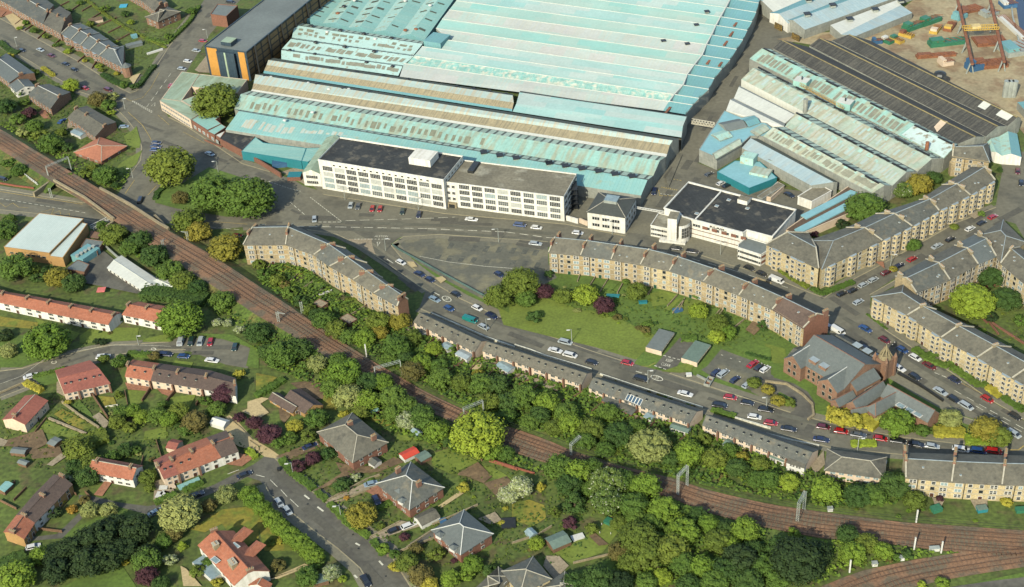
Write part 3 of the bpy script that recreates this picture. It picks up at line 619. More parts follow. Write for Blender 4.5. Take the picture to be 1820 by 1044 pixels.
# solar panels
pf=[G(p,5.4) for p in S("*1046.6,687.5 1226,751")]; pr=G(((1046.6+1063)/2,(687.5+669.5)/2-7.5),8.2)
for k in range(5):
    q=[onplane(p,pf[0],pf[1],pr)+Vector((0,0,.12)) for p in S(f"K{818+k*21},{712+k*9} {837+k*21},{719+k*9} {815+k*21},{762+k*9} {795+k*21},{755+k*9}")]
    mb=MB(); mb.face(q[::-1]); 
    for s0,s1 in zip(q,q[1:]+q[:1]): mb.bar(s0+Vector((0,0,.03)),s1+Vector((0,0,.03)),.14,1)
    tag(mb.build('solar_panel',[mat('solar_cell',(70,92,110),1,.3),m_whitepaint]),f"{ORD[k]} solar panel column on the low terrace roof",'solar panel','solar panels on the low terrace roof')
house("pale hip-roofed block of flats between the low terrace and the tenements",  "P425,215","P832,272","P885,137",5.6,2.6,m_cream,m_slate,hip=1,win=6,cat='flats',name='flats',pr=W_PALE)
# ---------------------------------------------------------------- houses, left and bottom
terrace("I-260,10 0,65 155,98 310,130 460,162 610,192 762,222","I-200,-45 20,8 195,40 345,70 500,100 645,128 800,158",5.6,2.2,[m_white],[m_tiler],["white terraced house at the left edge with an orange tiled roof"]+[f"{ORD[i]} orange-roofed white terraced house from the left edge" for i in range(1,6)],
  name='terraced_house',cat='terraced house',group='orange-roofed terrace facing the lawn',floors=2,per=4.2,ww=2.0,wpr=W_TRI,chim=(.5,),copes=False,ridge=m_tiler)
terrace("I860,152 990,178 1125,208","I905,85 1035,108 1165,134",5.6,2.2,[m_white],[m_tiler],["orange-roofed white house left half, beside the round green tree","orange-roofed white house right half, partly behind the round green tree"],name='terraced_house',cat='terraced house',group='orange-roofed pair by the parking bay',floors=2,per=4.2,ww=2.0,wpr=W_TRI,chim=(.5,),copes=False,ridge=m_tiler)
terrace("I452,708 558,684 665,660 772,636","I412,606 505,582 600,558 695,534",5.4,2.0,[m_cream],[m_tiler2],[f"{ORD[i]} house from the left of the short red-roofed terrace with rear lawns" for i in range(3)],name='terraced_house',cat='terraced house',group='short red-roofed terrace with rear lawns',floors=2,per=3.4,chim=(),copes=False,ridge=m_tiler2)
terrace("I880,585 1062,615 1220,640 1430,675 1655,722","I900,507 1085,535 1250,560 1450,590 1650,640",5.4,2.0,[m_cream,m_cream,m_cream,m_white],[m_tiler,m_tileb,m_tileb,m_tileb],["orange-roofed end house of the mixed terrace below the parking bay","first brown-roofed house of the mixed terrace","second brown-roofed house of the mixed terrace","last brown-roofed house with a white rear wall beside the purple tree"],
  name='terraced_house',cat='terraced house',group='mixed red and brown terrace',floors=2,per=3.4,chim=(.5,),copes=False,ridge=m_tileb)
house("red-roofed house with pale blue side wall at the left edge","I172,925","I330,757","I215,690",5.4,2.2,m_cream,m_tiler2,chim=(.1,),win=3)
terrace("M165,702 238,590 375,455 505,318","M88,655 170,540 300,400 435,262",5.4,2.0,[m_tan,m_white],[m_tiler,m_tileb,m_tileb],["red-roofed end house with a yellow gable at the bottom left","lower brown-roofed house next to the red-roofed end house","upper brown-roofed house of the terrace at bottom left"],
  name='terraced_house',cat='terraced house',group='brown terrace at bottom left',floors=2,per=3.6,chim=(.5,),copes=False,ridge=m_tileb)
house("white detached house with a salmon tile roof and brick drive","M622,222","M932,280","M1015,193",5.6,2.4,m_white,m_tiler,chim=(.12,.88),win=5,pr=W_TRI)
terrace("M1150,278 1258,240 1402,186 1552,128 1672,84","M1108,190 1205,150 1345,92 1495,35 1625,-12",5.4,2.2,[m_cream,m_cream,m_white,m_white],[m_tiler2,m_tiler,m_tiler,m_tileb],["pink-roofed end house with rubble in its front yard","second house from the rubble yard, salmon roof","third house from the rubble yard, salmon roof with a white porch","brown-roofed end house beside the gravel drive"],
  name='terraced_house',cat='terraced house',group='terrace by the rubble yard',floors=2,per=3.2,chim=(.5,),copes=False,ridge=m_tiler)
# big tudor style house
rt=terrace("z110,405 650,1005","z340,195 880,795",5.6,4.2,[m_white],[m_tiler],["big red-tiled house with a white timbered gable at the bottom"],name='house',cat='house',floors=2,per=4,chim=(.5,),copes=False,ridge=m_tiler)[0]
for nm,s,hh in (('dormer',"z700,290",9.0),('dormer',"z890,500",9.0)):
    c=G(S(s)[0],7); mb=MB(); an=.75
    a=Vector((c.x,c.y,0)); d=Vector((math.cos(-.62),math.sin(-.62),0)); n=Vector((-d.y,d.x,0))
    p0,p1=a-d*1.7-n*2,a+d*1.7-n*2; mb.face([xy(p0,6),xy(p1,6),xy(p1+n*6,6),xy(p0+n*6,6)])
    t0,t1=a-n*2.4,a+n*3.2
    mb.face([xy(p0,6.2),xy(t0,8.0),xy(t1,8.0),xy(p0+n*6,6.2)][::-1]); mb.face([xy(p1,6.2),xy(p1+n*6,6.2),xy(t1,8.0),xy(t0,8.0)]); mb.face([xy(p0+n*6,6.2),xy(t1,8.0),xy(p1+n*6,6.2)][::-1]); mb.build('dormer',m_tiler,rt)
put(P_CHIMS,rt,tuple(G(S("z365,420")[0],9)[:2])+(7.5,),.6,(1.5,1.5,3.2)); put(P_CHIMS,rt,tuple(G(S("z620,690")[0],9)[:2])+(7,),.6,(1.6,2.4,3.6))
for s in ("z655,425","z355,620"): 
    g=G(S(s)[0],8); put(P_SKYL,rt,(g.x,g.y,7.9 if s[1]=='6' else 7.3),.8,(1.6,2.6,1))
c=G(S("z260,760")[0],1.5); mb=MB(); mb.box((c.x,c.y,0),(9,4,2.4),0,-.84,top=1); tag(mb.build('conservatory',[m_frame,m_glassl]),"long white conservatory against the big red-tiled house",'conservatory')
house("small red-tiled annexe at the lower edge of the big timbered house","z870,1010","z1130,1075","z1200,985",3,1.8,m_white,m_tiler,cross=True,win=0)
# bungalow and hip houses
terrace("w325,318 532,437","w397,226 606,362",3.2,2.6,[m_tan],[m_tileb],["brown-tiled bungalow with a plain tan gable and a horseshoe drive"],name='bungalow',cat='bungalow',floors=1,per=4,chim=(),copes=False,ridge=m_tileb,wpr=W_TRI,ww=2)
house("brown-tiled wing with white garage doors in front of the bungalow","w198,298","w420,430","w480,370",2.8,1.6,m_tan,m_tileb,win=3,pr=W_PALE)
house("large square villa with a grey-brown hipped roof and red brick walls","*566,767.5","*627,820","w1312,728",6,4.2,m_brick,m_slate,hip=1,chim=((.35,.62),(.9,.75)),sidewin=3,win=3)
house("square villa with white-lined grey hipped roof and red brick walls","N855,312","N1078,490","N1328,352",6,4.2,m_brick,m_slate2,hip=1,coping=m_whitepaint,chim=((.75,.55),(.15,.5)),sidewin=3,win=3)
house("square villa with blue-grey slate hipped roof and white hip lines","*769.7,941.7","*818.5,983.5","*879.6,953",6,3.8,m_brick,m_slate3,hip=1,coping=m_whitepaint,win=3,sidewin=2)
for s,zz in (("N1010,370",6.2),("N1030,440",6.0),("N1295,680",6.0),("N1390,770",6.0)):
    c=G(S(s)[0],zz); d=Vector((.78,-.62,0)); n=Vector((-d.y,d.x,0)); q=Vector((c.x,c.y,0)); mb=MB()
    mb.box((q.x,q.y,5.0),(1.8,1.8,1.9),0,math.atan2(d.y,d.x)); mb.cyl((q.x,q.y,6.9),1.5,1.0,1,4,.05)
    tag(mb.build('dormer_window',[m_frame,m_slate3]),{"N1010,370":"upper white dormer on the grey villa roof","N1030,440":"lower white dormer on the grey villa roof","N1295,680":"left white dormer on the blue slate villa","N1390,770":"right white dormer on the blue slate villa"}[s],'dormer')
house("grey slate house with roof window cut by the bottom edge","O-60,930","O60,1080","O250,960",5.6,3,m_sand2,m_slate2,hip=1,win=2); house("lower grey slate house beside the yard at the bottom edge","O210,1050","O330,1150","O470,1020",3.4,2,m_sand2,m_slate2,hip=1,win=2)
house("brown-roofed annexe next to the slate house at the bottom edge","N1540,1060","N1640,1120","O60,1000",4.5,2,m_sand2,m_slate,hip=1,win=1)
def shed(label,A,B,C,h,rise,wm,rm,cross=False,name='shed',cat='shed',group=None,win=0):
    return house(label,A,B,C,h,rise,wm,rm,cat=cat,name=name,win=win,sidewin=0,cross=cross,coping=False,over=.15,group=group)
shed("garage with a bright red sheet roof and white front","N1005,105","N1045,145","N1145,92",2.4,.7,m_whitepaint,m_red,cross=True,name='garage',cat='garage')
shed("teal-roofed brown shed next to the red-roofed garage","N1115,122","N1160,160","N1222,110",2.4,.5,m_brickb,m_shedg,cross=True)
shed("mossy gable-roofed garage with a white and red front","N1108,548","N1165,610","N1300,552",2.5,1.4,m_whitepaint,m_slate,cross=True,name='garage',cat='garage')
shed("small hip-topped white conservatory beside the red brick villa","N788,160","N830,190","N888,160",2.4,1,m_frame,m_slate2)
shed("green-roofed summer house on the lawn near the bottom woods","O232,700","O290,775","O412,715",2.6,1.0,m_wood,m_shedg,cross=True)
shed("tiny greenhouse at the path near the bottom lawn","O90,650","O130,690","O168,655",2,.8,m_glassl,m_glassl,name='greenhouse',cat='greenhouse')
shed("small glass greenhouse on the lawn behind the villas","x470,235","x530,280","x585,255",2,.9,m_glassl,m_glassl,name='greenhouse',cat='greenhouse')
shed("white garden summer house beside the gravel path","I1475,915","I1570,945","I1580,890",2.4,1.2,m_whitepaint,m_whitepaint,name='summer_house',cat='summer house')
shed("pink-tiled outbuilding with a grey lean-to in the lower gardens","M1165,60","M1235,75","M1300,20",3,1.2,m_cream,m_tiler2,name='outbuilding',cat='outbuilding')
shed("grey felt shed in the allotments at the left edge","M70,95","M170,105","M215,70",2.2,.5,m_wood,m_greyroof); shed("small grey shed below the allotment pond","M120,165","M180,185","M190,155",2,.4,m_wood,m_greyroof); shed("blue-green shed roof at the left edge below the allotments","M-20,355","M30,372","M70,310",2.4,.6,m_wood,m_tealb,cross=True); shed("grey shed at the upper edge of the allotments","M330,30","M380,50","M420,0",2.2,.4,m_wood,m_greyroof)
for i,(s,lb) in enumerate((("J400,75|J460,105|J525,85","flat concrete wash house nearest the drying green with white sheets"),("J590,180|J655,220|J712,190","flat concrete wash house below the drying greens"))):
    A,B,C=s.split('|'); a,b,nd=rect(A,B,C,2.6); flat('wash_house',lb,'wash house',[a,b,b+nd,a+nd],2.6,m_brickb,m_slab,par=.05)
for A,B,C,lb,wm,rm in (("*1147.6,617.3","*1175.4,624.9","*1205.8,593.3","row of lock-up garages left of the KEEP CLEAR lane",m_cream,m_greyroof),("*1210.8,636.3","*1238.6,645.1","*1267.7,614.8","green-grey roofed lock-up garages right of the KEEP CLEAR lane",m_cream,m_shedg)):
    a,b,nd=rect(A,B,C,2.8); r1=flat('garage_block',lb,'garages',[a,b,b+nd,a+nd],2.8,wm,rm,par=0)
    windows(r1,b,b+nd,[.1],5,2.3,2.2,W_DARK,m0=.4)
a,b,nd=rect("K1350,640","K1388,650","K1430,600",1.6); flat('bin_store',"walled bin store beside the small car park",'bin store',[a,b,b+nd,a+nd],1.6,m_greywall,m_redslab,par=1.3,pw=.3)
# semis behind the top-left street
house("brown-roofed villa with bay windows behind the hedge, top left","A1025,118","A1108,150","A1245,75",6.4,3.2,m_redst,m_slate,hip=1,chim=((.1,.9),),win=2,sidewin=3)
terrace("A880,-60 1005,10 1090,75","A930,-110 1060,-30 1130,25",6.4,2.6,[m_redst],[m_slate],["red sandstone terrace house at the top edge behind the back lane","red sandstone terrace end house behind the back lane"],name='terraced_house',cat='terraced house',floors=2,per=3,chim=(.5,),copes=False,ridge=m_slate)
LB=["{} slate-roofed red sandstone house from the top left corner"]
terrace("u-60,-30 60,28 160,90 270,152 400,220","u60,-100 180,-45 270,5 350,52 440,103",6.4,2.6,[m_redst],[m_slate2],[f"{ORD[i]} red sandstone house from the top left corner of the long terrace" for i in range(4)],name='terraced_house',cat='terraced house',group='long red sandstone terrace',floors=2,per=3,chim=(.5,),copes=False,ridge=m_whitepaint)
terrace("u400,222 480,262 560,308","u470,110 535,146 600,182",6.4,2.6,[m_redst],[m_slate],["brown-roofed house left half in the middle of the red sandstone terrace","brown-roofed house right half in the middle of the red sandstone terrace"],name='terraced_house',cat='terraced house',group='long red sandstone terrace',floors=2,per=3,chim=(.5,),copes=False,ridge=m_slate)
terrace("u570,312 660,365 750,415 835,465 925,512","u650,235 740,282 825,330 910,385 1000,440",6.4,2.6,[m_redst],[m_slate3],[f"{ORD[i]} blue-slate house of the red sandstone terrace, near the junction" for i in range(4)],name='terraced_house',cat='terraced house',group='long red sandstone terrace',floors=2,per=3,chim=(.5,),copes=m_whitepaint,ridge=m_whitepaint,bays=(.5,),stone=m_redst)
r0=terrace("u925,512 1020,565 1135,622","u1005,442 1070,462 1130,488",6.4,2.8,[m_redst],[m_slate3],["last blue-slate house but one before the junction","corner house with a pointed turret at the junction, top left"],name='terraced_house',cat='terraced house',group='long red sandstone terrace',floors=2,per=3,chim=(),copes=False,ridge=m_whitepaint,hip1=True)
c=G(S("u1165,612")[0],7.4); mb=MB(); mb.cyl((c.x,c.y,0),2.0,7.4,0,8); mb.cyl((c.x,c.y,7.4),2.3,2.6,1,8,.05); mb.build('turret',[m_redst,m_slate3],r0[1])
terrace("v-60,130 85,242","v-10,20 192,168",5.6,2.6,[m_redst],[m_slate3],["blue-slate house at the left edge beside the white-gabled extension"],name='house',cat='house',floors=2,per=3,chim=(.5,),copes=False,ridge=m_whitepaint)
house("white-gabled house with a flat slate extension at the left","v88,262","v150,330","v275,235",4.6,2.0,m_white,m_slate3,win=2)
terrace("v262,352 470,482","v345,270 550,372",5.6,2.8,[m_redst],[m_slate2],["grey-roofed house with a wide brown brick gable near the junction"],name='house',cat='house',floors=2,per=2.8,chim=(.5,),copes=False,ridge=m_whitepaint)
terrace("v625,567 730,632 880,742","v705,483 800,540 968,645",5.4,2.4,[m_redst],[m_slate,m_slate],["grey-roofed semi-detached house with rear conservatory near the junction","grey-roofed semi-detached house beside the orange-roofed bungalow"],name='house',cat='house',floors=2,per=2.6,chim=(.5,),copes=False,ridge=m_slate)
house("bungalow with a bright orange hipped roof by the side road","*133,270","*180,286","*231,262",3,2.6,m_brick,mat('orange_tile',(182,118,88),1,.85,(.10,8),(.14,.7)),hip=1,win=3)
shed("white-framed conservatory ruin behind the grey-roofed semi","v650,700","v740,740","v780,690",2.4,.6,m_frame,m_glassl,name='conservatory',cat='conservatory')
# garden outbuildings, conservatories of the low terraces
for i,(s,lb,rm) in enumerate((("J1135,270|J1165,295|J1190,262","white-framed conservatory with dark roof, leftmost behind the low terrace",m_slate2),("J1300,370|J1345,400|J1385,365","round white conservatory behind the low terrace",m_glassl),("J1400,430|J1480,470|J1515,430","pale blue flat-roofed extension at the low terrace's end",m_lead),
   ("J1685,510|J1770,560|J1810,520","white glazed extension with a patio behind the long low terrace",m_glassl),("K630,755|K840,860|K895,800","grey-roofed rear extension with brick base below the solar panels",m_slate2),("K925,870|K975,895|K1010,850","small blue-grey glass extension behind the solar panel row",m_glassl),
   ("K1110,945|K1235,985|K1250,950","green-roofed rear extension at the row's right end",m_shedg),("O1480,35|O1530,60|O1590,25","green-roofed white extension behind the last low terrace",m_shedg),("P20,120|P130,160|P150,130","green-roofed rear extension near the pyramid roof",m_shedg),("P150,165|P275,205|P300,160","white two-storey rear wing near the pyramid roof",m_slate))):
    A,B,C=s.split('|'); shed(lb,A,B,C,2.8 if i<9 else 5,.5,m_whitepaint if i!=4 else m_brick,rm,name='extension',cat='extension',win=2)
# ---------------------------------------------------------------- industrial roofs: strips between measured lines
def strips(root,lines,mats,wallm,base=0,ends=True,front=True,back=True,name='roof_bay',groupn=1,wallR=None):
    "lines: (left px, right px, z) from near to far; mats one per gap"
    A=[G(S(l[0])[0],l[2]) for l in lines]; B=[G(S(l[1])[0],l[2]) for l in lines]
    i=0
    while i<len(lines)-1:
        mb=MB(); mm=[]
        for j in range(i,min(i+groupn,len(lines)-1)):
            if mats[j] is None: continue
            if mats[j] not in mm: mm.append(mats[j])
            mb.face([A[j],B[j],B[j+1],A[j+1]],mm.index(mats[j]),u=(B[j]-A[j]))
        if mb.f: mb.build(name,mm,root)
        i+=groupn
    if ends:
        mb=MB(); m2=MB()
        for j in range(len(lines)-1):
            mb.face([xy(B[j],base),xy(B[j+1],base),B[j+1],B[j]],0); m2.face([xy(A[j+1],base),xy(A[j],base),A[j],A[j+1]],0)
        mb.build('side_wall',wallR or wallm,root); m2.build('side_wall',wallR or wallm,root)
    if front: mb=MB(); mb.face([xy(A[0],base),xy(B[0],base),B[0],A[0]]); mb.build('front_wall',wallm,root)
    if back: mb=MB(); mb.face([xy(B[-1],base),xy(A[-1],base),A[-1],B[-1]]); mb.build('back_wall',wallm,root)
    return A,B
def pxs(x): return f"*{x[0]},{x[1]}"
def lerp(a,b,t): return (a[0]+(b[0]-a[0])*t,a[1]+(b[1]-a[1])*t)
fac=thing('factory','huge teal and pinkish multi-bay factory roof behind the long white building','factory',G((880,200)))
strips(fac,[("e5,328","g1165,832",7),("d160,635","g1240,652",10.5),("d107,612","g1303,606",8.6)],[m_tealb,m_dash],m_greywall,back=False)
strips(fac,[("d107,610","g1306,604",8.6),("d182,438","g1383,428",11.5),("d290,402","g1450,386",10)],[m_tealr,m_dash],m_greywall,front=False,back=False)
strips(fac,[("d295,405","g1455,384",9.6),("d312,383","g1467,352",10),("d330,315","g1498,247",11),("d350,212","g1532,195",12.6),("d440,203","g1602,172",10)],[m_whites,m_brown,m_palew,m_gutter],m_greywall,front=True,back=False,groupn=4)
L=("h1360,120","C50,650")
strips(fac,[("d443,198","h1365,120",9.6),("d450,168","h1368,92",10.3),("d480,102","h1385,18",11.6),("d500,45","C5,672",12.8),("d560,22","C8,662",10.4)],[m_teald,m_brown,m_palew,m_gutter],m_greywall,front=False,back=False,groupn=4)
strips(fac,[("h1372,122","f1372,680",9.6),("C30,730","f1388,552",11.4),("C52,650","f1432,440",12.6),("C58,640","f1440,432",10.2)],[m_tealm,m_tealm,m_gutter],m_greywall,front=False,back=False,groupn=3)
strips(fac,[("a0,688","a1350,878",9.5),("a0,582","a1400,770",11.3),("a15,566","a1405,757",9.8)],[m_mint,m_dash],m_greywall,front=False,back=False)
strips(fac,[("a5,568","a1402,760",9.6),("a110,452","a1530,652",11.5),("a122,436","a1520,636",10)],[m_mint,m_dash],m_greywall,front=False,back=False)
strips(fac,[("a122,440","a1522,645",9.8),("a150,292","a1632,508",12),("a215,268","a1640,478",10.4)],[m_mint,m_dash],m_greywall,front=False,back=True)
# north-south ridged part
zz=[("a180,262","a370,0",8.5),("a310,218","a510,-40",11),("a475,272","a700,0",8.5),("a630,262","a860,-40",11),("a775,322","a1020,0",8.5),("a905,310","a1190,-40",11),("a1062,368","a1340,0",8.5),("a1200,352","a1510,-40",11),("a1360,418","a1670,0",8.5),("a1490,392","a1840,-40",11),("a1650,470","a1990,0",8.5)]
ZZ=[]
for aa,bb,z in zz:
    p,q=S(aa)[0],S(bb)[0]; ZZ.append((pxs(p),pxs(lerp(p,q,1.8)),z))
strips(fac,ZZ,[m_tealp,m_teal]*5,m_teald,groupn=2,front=False)
def saw(pts,left,right,mats,zv=9.2,zr=11.4,ends=True):
    "saw-tooth bays: slope rises away from the camera then drops"
    for k in range(len(pts)-1):
        a,b=pts[k],pts[k+1]
        A=G(a[0],zv);B=G(a[1],zv);C=G(b[1],zr);D=G(b[0],zr); mb=MB(); m=mats[k%len(mats)]
        mb.face([A,B,C,D],0,u=B-A); mb.face([D,C,xy(C,zv),xy(D,zv)],1); mb.face([A,D,xy(D,zv)],1); mb.face([B,xy(C,zv),C],1)
        mb.bar(D+Vector((0,0,.05)),C+Vector((0,0,.05)),.28,2)
        mb.build('roof_bay',[m,m_greywall,m_whites],fac)
def P2(l,r): return (S(l)[0],S(r)[0])
SW=[P2("B1010,540","f1160,372"),P2("B1040,447","f1230,262"),P2("B1110,395","f1290,182"),P2("B1168,328","c740,985"),P2("*797,71.5","c790,860"),P2("*775,50.6","c870,750"),P2("*786,33.8","c960,640"),P2("*798.5,17.7","c1010,515"),P2("*811,1.5","c1070,405"),
 P2("*824,-15","c1120,295"),P2("*837,-31","c1175,195"),P2("*850,-47","c1235,88"),P2("*862,-62","c1290,-15"),P2("*874,-78","c1345,-120"),P2("*886,-94","c1400,-225")]
saw(SW,0,0,[m_pink,m_glassy,m_tealm,m_tealm,m_pink,m_pinkg,m_pink,m_pinkg,m_tealm,m_pinkg,m_tealm,m_tealm,m_tealm])
SR=[(b,(b[0]+w,b[1]+w*.16)) for (a,b),w in zip(SW,(40,42,44,46,48,49,50,54,56,56,56,54,50,50,50))]
saw(SR,0,0,[m_teald])
mb=MB()   # east wall under the side range
for (a,b),(c,d) in zip(SR,SR[1:]):
    p,q=G(b,9.2),G(d,9.2); mb.face([xy(p,0),xy(q,0),xy(q,10.2),xy(p,10.2)])
mb.build('side_wall',m_greywall,fac)
pw=[G(b,11.6) for a,b in SW[1:]]; mb=MB(); mb.ribbon([xy(v) for v in pw],.5,9.5,12.0); mb.build('parapet',m_whites,fac)
mb=MB(); P=GS("a1800,370 1855,475 1820,540",12); 
a,b,c=G(S("B1180,325")[0],9.5),G(S("B1300,345")[0],9.5),G(S("B1345,285")[0],9.5); d=xy(b-a); n=Vector((-d.y,d.x,0)).normalized()*9
mb.prism([xy(a),xy(b),xy(b)+n,xy(a)+n],9,13.5,0); mb.build('roof_housing',m_teald,fac)
def rooftop(s,pr,zr,sc,root=None,ang=.1):
    for p in S(s):
        g=G(p,zr); put(pr,root or fac,(g.x,g.y,zr),ang,(sc,sc,sc))
rooftop("a100,590 390,635 685,685 985,730 1285,778",P_COWL,11,1.1); rooftop("a265,750 570,795 870,845 1175,890 1465,925 1640,950",P_COWL,11,1.1); rooftop("a350,312 685,362 955,402 1275,452 400,502 735,552 1075,605",P_COWL,12,1.3)
rooftop("B1410,617 1530,635 1640,650 1757,670",P_COWL,11,1.2); rooftop("d460,240 760,285 1060,335 1365,385 1670,430",P_COWL,11.5,1.1); rooftop("a725,85",P_COWL,11,1.3); rooftop("a655,165 1435,360 1555,350",P_COWLR,10,1.2)
rooftop("a530,378 1085,458 845,15 1430,20 1720,70",P_COWLW,11.5,1.0); rooftop("c515,490 790,525 895,305 1015,150",P_VENT,10,1.6); rooftop("g105,478 292,510 482,542 675,572 865,605 1063,632",P_VENT,9.4,2.0); rooftop("h1040,615 1225,650 1415,680 1795,740",P_VENT,9.4,2.0)
rooftop("d530,250 960,318 1430,390 1200,388 1010,655 690,750",P_COWLW,11.6,.9)
for s in ("C1575,165","C1545,235","C1505,300","C1385,430","C1095,775","C1470,445"):
    g=G(S(s)[0],10.6); mb=MB(); mb.box((g.x,g.y,10.2),(1.0,5.5,.5),0,-.5); mb.build('roof_stain',m_rust,fac)
def rooflights(root,nL,nR,nz,fL,fR,fz,n,f0,f1,wd,m1,nm='roof_light',t0=.03,t1=.97,jit=.3,miss=.25):
    A,B,C,D=G(S(nL)[0],nz),G(S(nR)[0],nz),G(S(fR)[0],fz),G(S(fL)[0],fz); L=(B-A).length
    for k in range(n):
        if random.random()<miss: continue
        t=t0+(t1-t0)*(k+.5+random.uniform(-jit,jit)*.5)/n; w=wd/L/2*random.choice((.7,1,1,1.7)); a=f0+random.uniform(-.08,.08); b=min(.96,a+(f1-f0)*random.uniform(.8,1.1))
        P=[]
        for tt,ff in ((t-w,a),(t+w,a),(t+w,b),(t-w,b)): P.append((A+(B-A)*tt)*(1-ff)+(D+(C-D)*tt)*ff+Vector((0,0,.14)))
        mb=MB(); mb.face(P); mb.build(nm,m1,root)
m_old=mat('old_roof_light',(146,146,126),1,.7,(.1,3),(.12,.8)); m_oldg=mat('grimy_roof_light',(140,142,118),1,.7,(.1,3),(.12,.8))
rooflights(fac,"a0,688","a1350,878",9.5,"a0,582","a1400,770",11.3,22,.35,.75,1.9,m_old)
rooflights(fac,"a5,568","a1402,760",9.6,"a110,452","a1530,652",11.5,22,.3,.7,1.7,m_old)
rooflights(fac,"a122,440","a1522,645",9.8,"a150,292","a1632,508",12,20,.3,.5,1.7,m_old); rooflights(fac,"a122,440","a1522,645",9.8,"a150,292","a1632,508",12,14,.6,.8,1.9,m_oldg)
rooflights(fac,"d107,610","g1306,604",8.6,"d182,438","g1383,428",11.5,36,.2,.62,1.3,m_oldg,t1=.62,miss=.1,nm='roof_panel')
rooflights(fac,"e5,328","g1165,832",7,"d160,635","g1240,652",10.5,22,.25,.7,2.0,m_palew,t1=.36,miss=.1,nm='roof_panel')
for (l0,r0_,z0),(l1,r1_,z1) in zip(ZZ,ZZ[1:]):
    if z1>z0: rooflights(fac,l0,r0_,z0,l1,r1_,z1,7,.3,.9,1.0,m_gutter,nm='louvre',t1=.9,miss=.1)
    else: rooflights(fac,l0,r0_,z0,l1,r1_,z1,7,.15,.7,1.0,m_gutter,nm='louvre',t1=.9,miss=.1)
# black walkway frames on teal north-lights handled as ridge vents below
# --- right-hand group of sheds
sh=thing('shed_range','teal and beige patched factory sheds running diagonally beside the black roofs','factory',G((1480,230)))
strips(sh,[("i730,288","l1415,402",9),("i870,170","l1558,248",12.2),("i960,172","l1575,238",10)],[m_tealr,m_dash],m_greywall)
strips(sh,[("i635,527","l1110,552",9),("i770,396","l1280,403",12.2),("i905,420","l1405,400",9.4)],[m_beige,m_dash],m_whites,back=False,wallR=m_greywall)
strips(sh,[("j1140,290","l820,717",9),("i1260,922","l985,560",12.2),("i1395,925","l1105,552",9.4)],[m_beige,m_dash],m_whites,back=False,wallR=m_greywall)
strips(sh,[("j885,405","l590,802",9),("j1000,300","l730,712",12.2),("j1140,296","l815,717",9.4)],[m_beige,m_dash],m_greywall,back=False)
SHA=angle(G(S('i870,170')[0],12),G(S('l1558,248')[0],12))
# chequered end of the first bay
P=[G(S(x)[0],zz) for x,zz in (("l925,130",9.35),("l1410,398",9.1),("l1552,250",12.2),("l1060,25",12.0))]; mb=MB(); mb.face([p+Vector((0,0,.12)) for p in P],0,u=P[1]-P[0]); mb.build('roof_patch',m_check,sh)
for s in ("i958,208 1200,332 1445,458 1690,583","k125,325 380,452 640,583 895,712 1155,842 1430,980"):
    for p in S(s): g=G(p,12); put(P_RVENT,sh,(g.x,g.y,12),SHA,(6.5,2.2,1.4))
for s in ("i895,425 1115,540 1335,655 1555,765 1780,885","l690,88 928,203 1165,330","i1340,955 ","l150,105 332,200 518,302 708,397 898,500","j1130,360 1380,495 1630,625","l325,508 585,648"):
    for p in S(s): g=G(p,12); put(P_RVENT,sh,(g.x,g.y,11.9),SHA,(6.5,2.2,1.4))
rooflights(sh,"i730,288","l1415,402",9,"i870,170","l1558,248",12.2,34,.15,.8,1.2,m_old,miss=.15,t1=.78,nm='roof_panel')
for a_ in (("i635,527","l1110,552","i770,396","l1280,403"),("j1140,290","l820,717","i1260,922","l985,560"),("j885,405","l590,802","j1000,300","l730,712")):
    rooflights(sh,a_[0],a_[1],9,a_[2],a_[3],12.2,30,.2,.75,1.2,random.choice((m_palew,m_old)),miss=.2); rooflights(sh,a_[0],a_[1],9,a_[2],a_[3],12.2,12,.7,.9,1.6,m_tealp,nm='roof_panel')
for s,hh in (("i1330,600",8),("k270,590",8)):
    g=G(S(s)[0],9.5); mb=MB(); mb.box((g.x,g.y,9.5),(5.5,4.5,4.2),0,-.6,top=1); mb.cyl((g.x,g.y,13.7),.25,2.2,2); mb.build('roof_housing',[m_teal,m_whites,m_dkmetal],sh)
g=G(S("i1370,900")[0],9.5); mb=MB(); mb.cyl((g.x,g.y,9),.9,9,0,8); mb.build('chimney_stack',m_greywall,sh)
g=G(S("l1215,300")[0],10); mb=MB(); mb.cyl((g.x,g.y,10),.7,5,0,8); mb.build('chimney_stack',m_rust,sh)
# walkway rail on the roof
A=G(S("i1310,600")[0],11.5);B=G(S("i1810,870")[0],11.5); mb=MB(); mb.bar(A,B,.2)
for k in range(30): c=A+(B-A)*(k/29); mb.bar(c,c+Vector((0,0,2)),.12); mb.bar(c,c+Vector((.9,.9,0)),.12)
mb.bar(A+Vector((0,0,2)),B+Vector((0,0,2)),.14); mb.build('roof_walkway',mat('yellow_handrail',(196,164,96),1,.7),sh)
# white stepped bays
ws=thing('white_shed_range','stepped white sheet roofs between the factory lane and the teal sheds','factory',G((1340,180)))
strips(ws,[("i550,745","i1140,1035",6.5),("i605,616","i1250,938",8),("i610,600","i1250,925",7.4)],[m_whites,m_greywall],m_whites,ends=True)
strips(ws,[("i458,888","j990,292",6.5),("i505,762","j1130,292",8),("i545,748","i1140,1037",7)],[m_whites,m_greywall],m_whites,back=False)
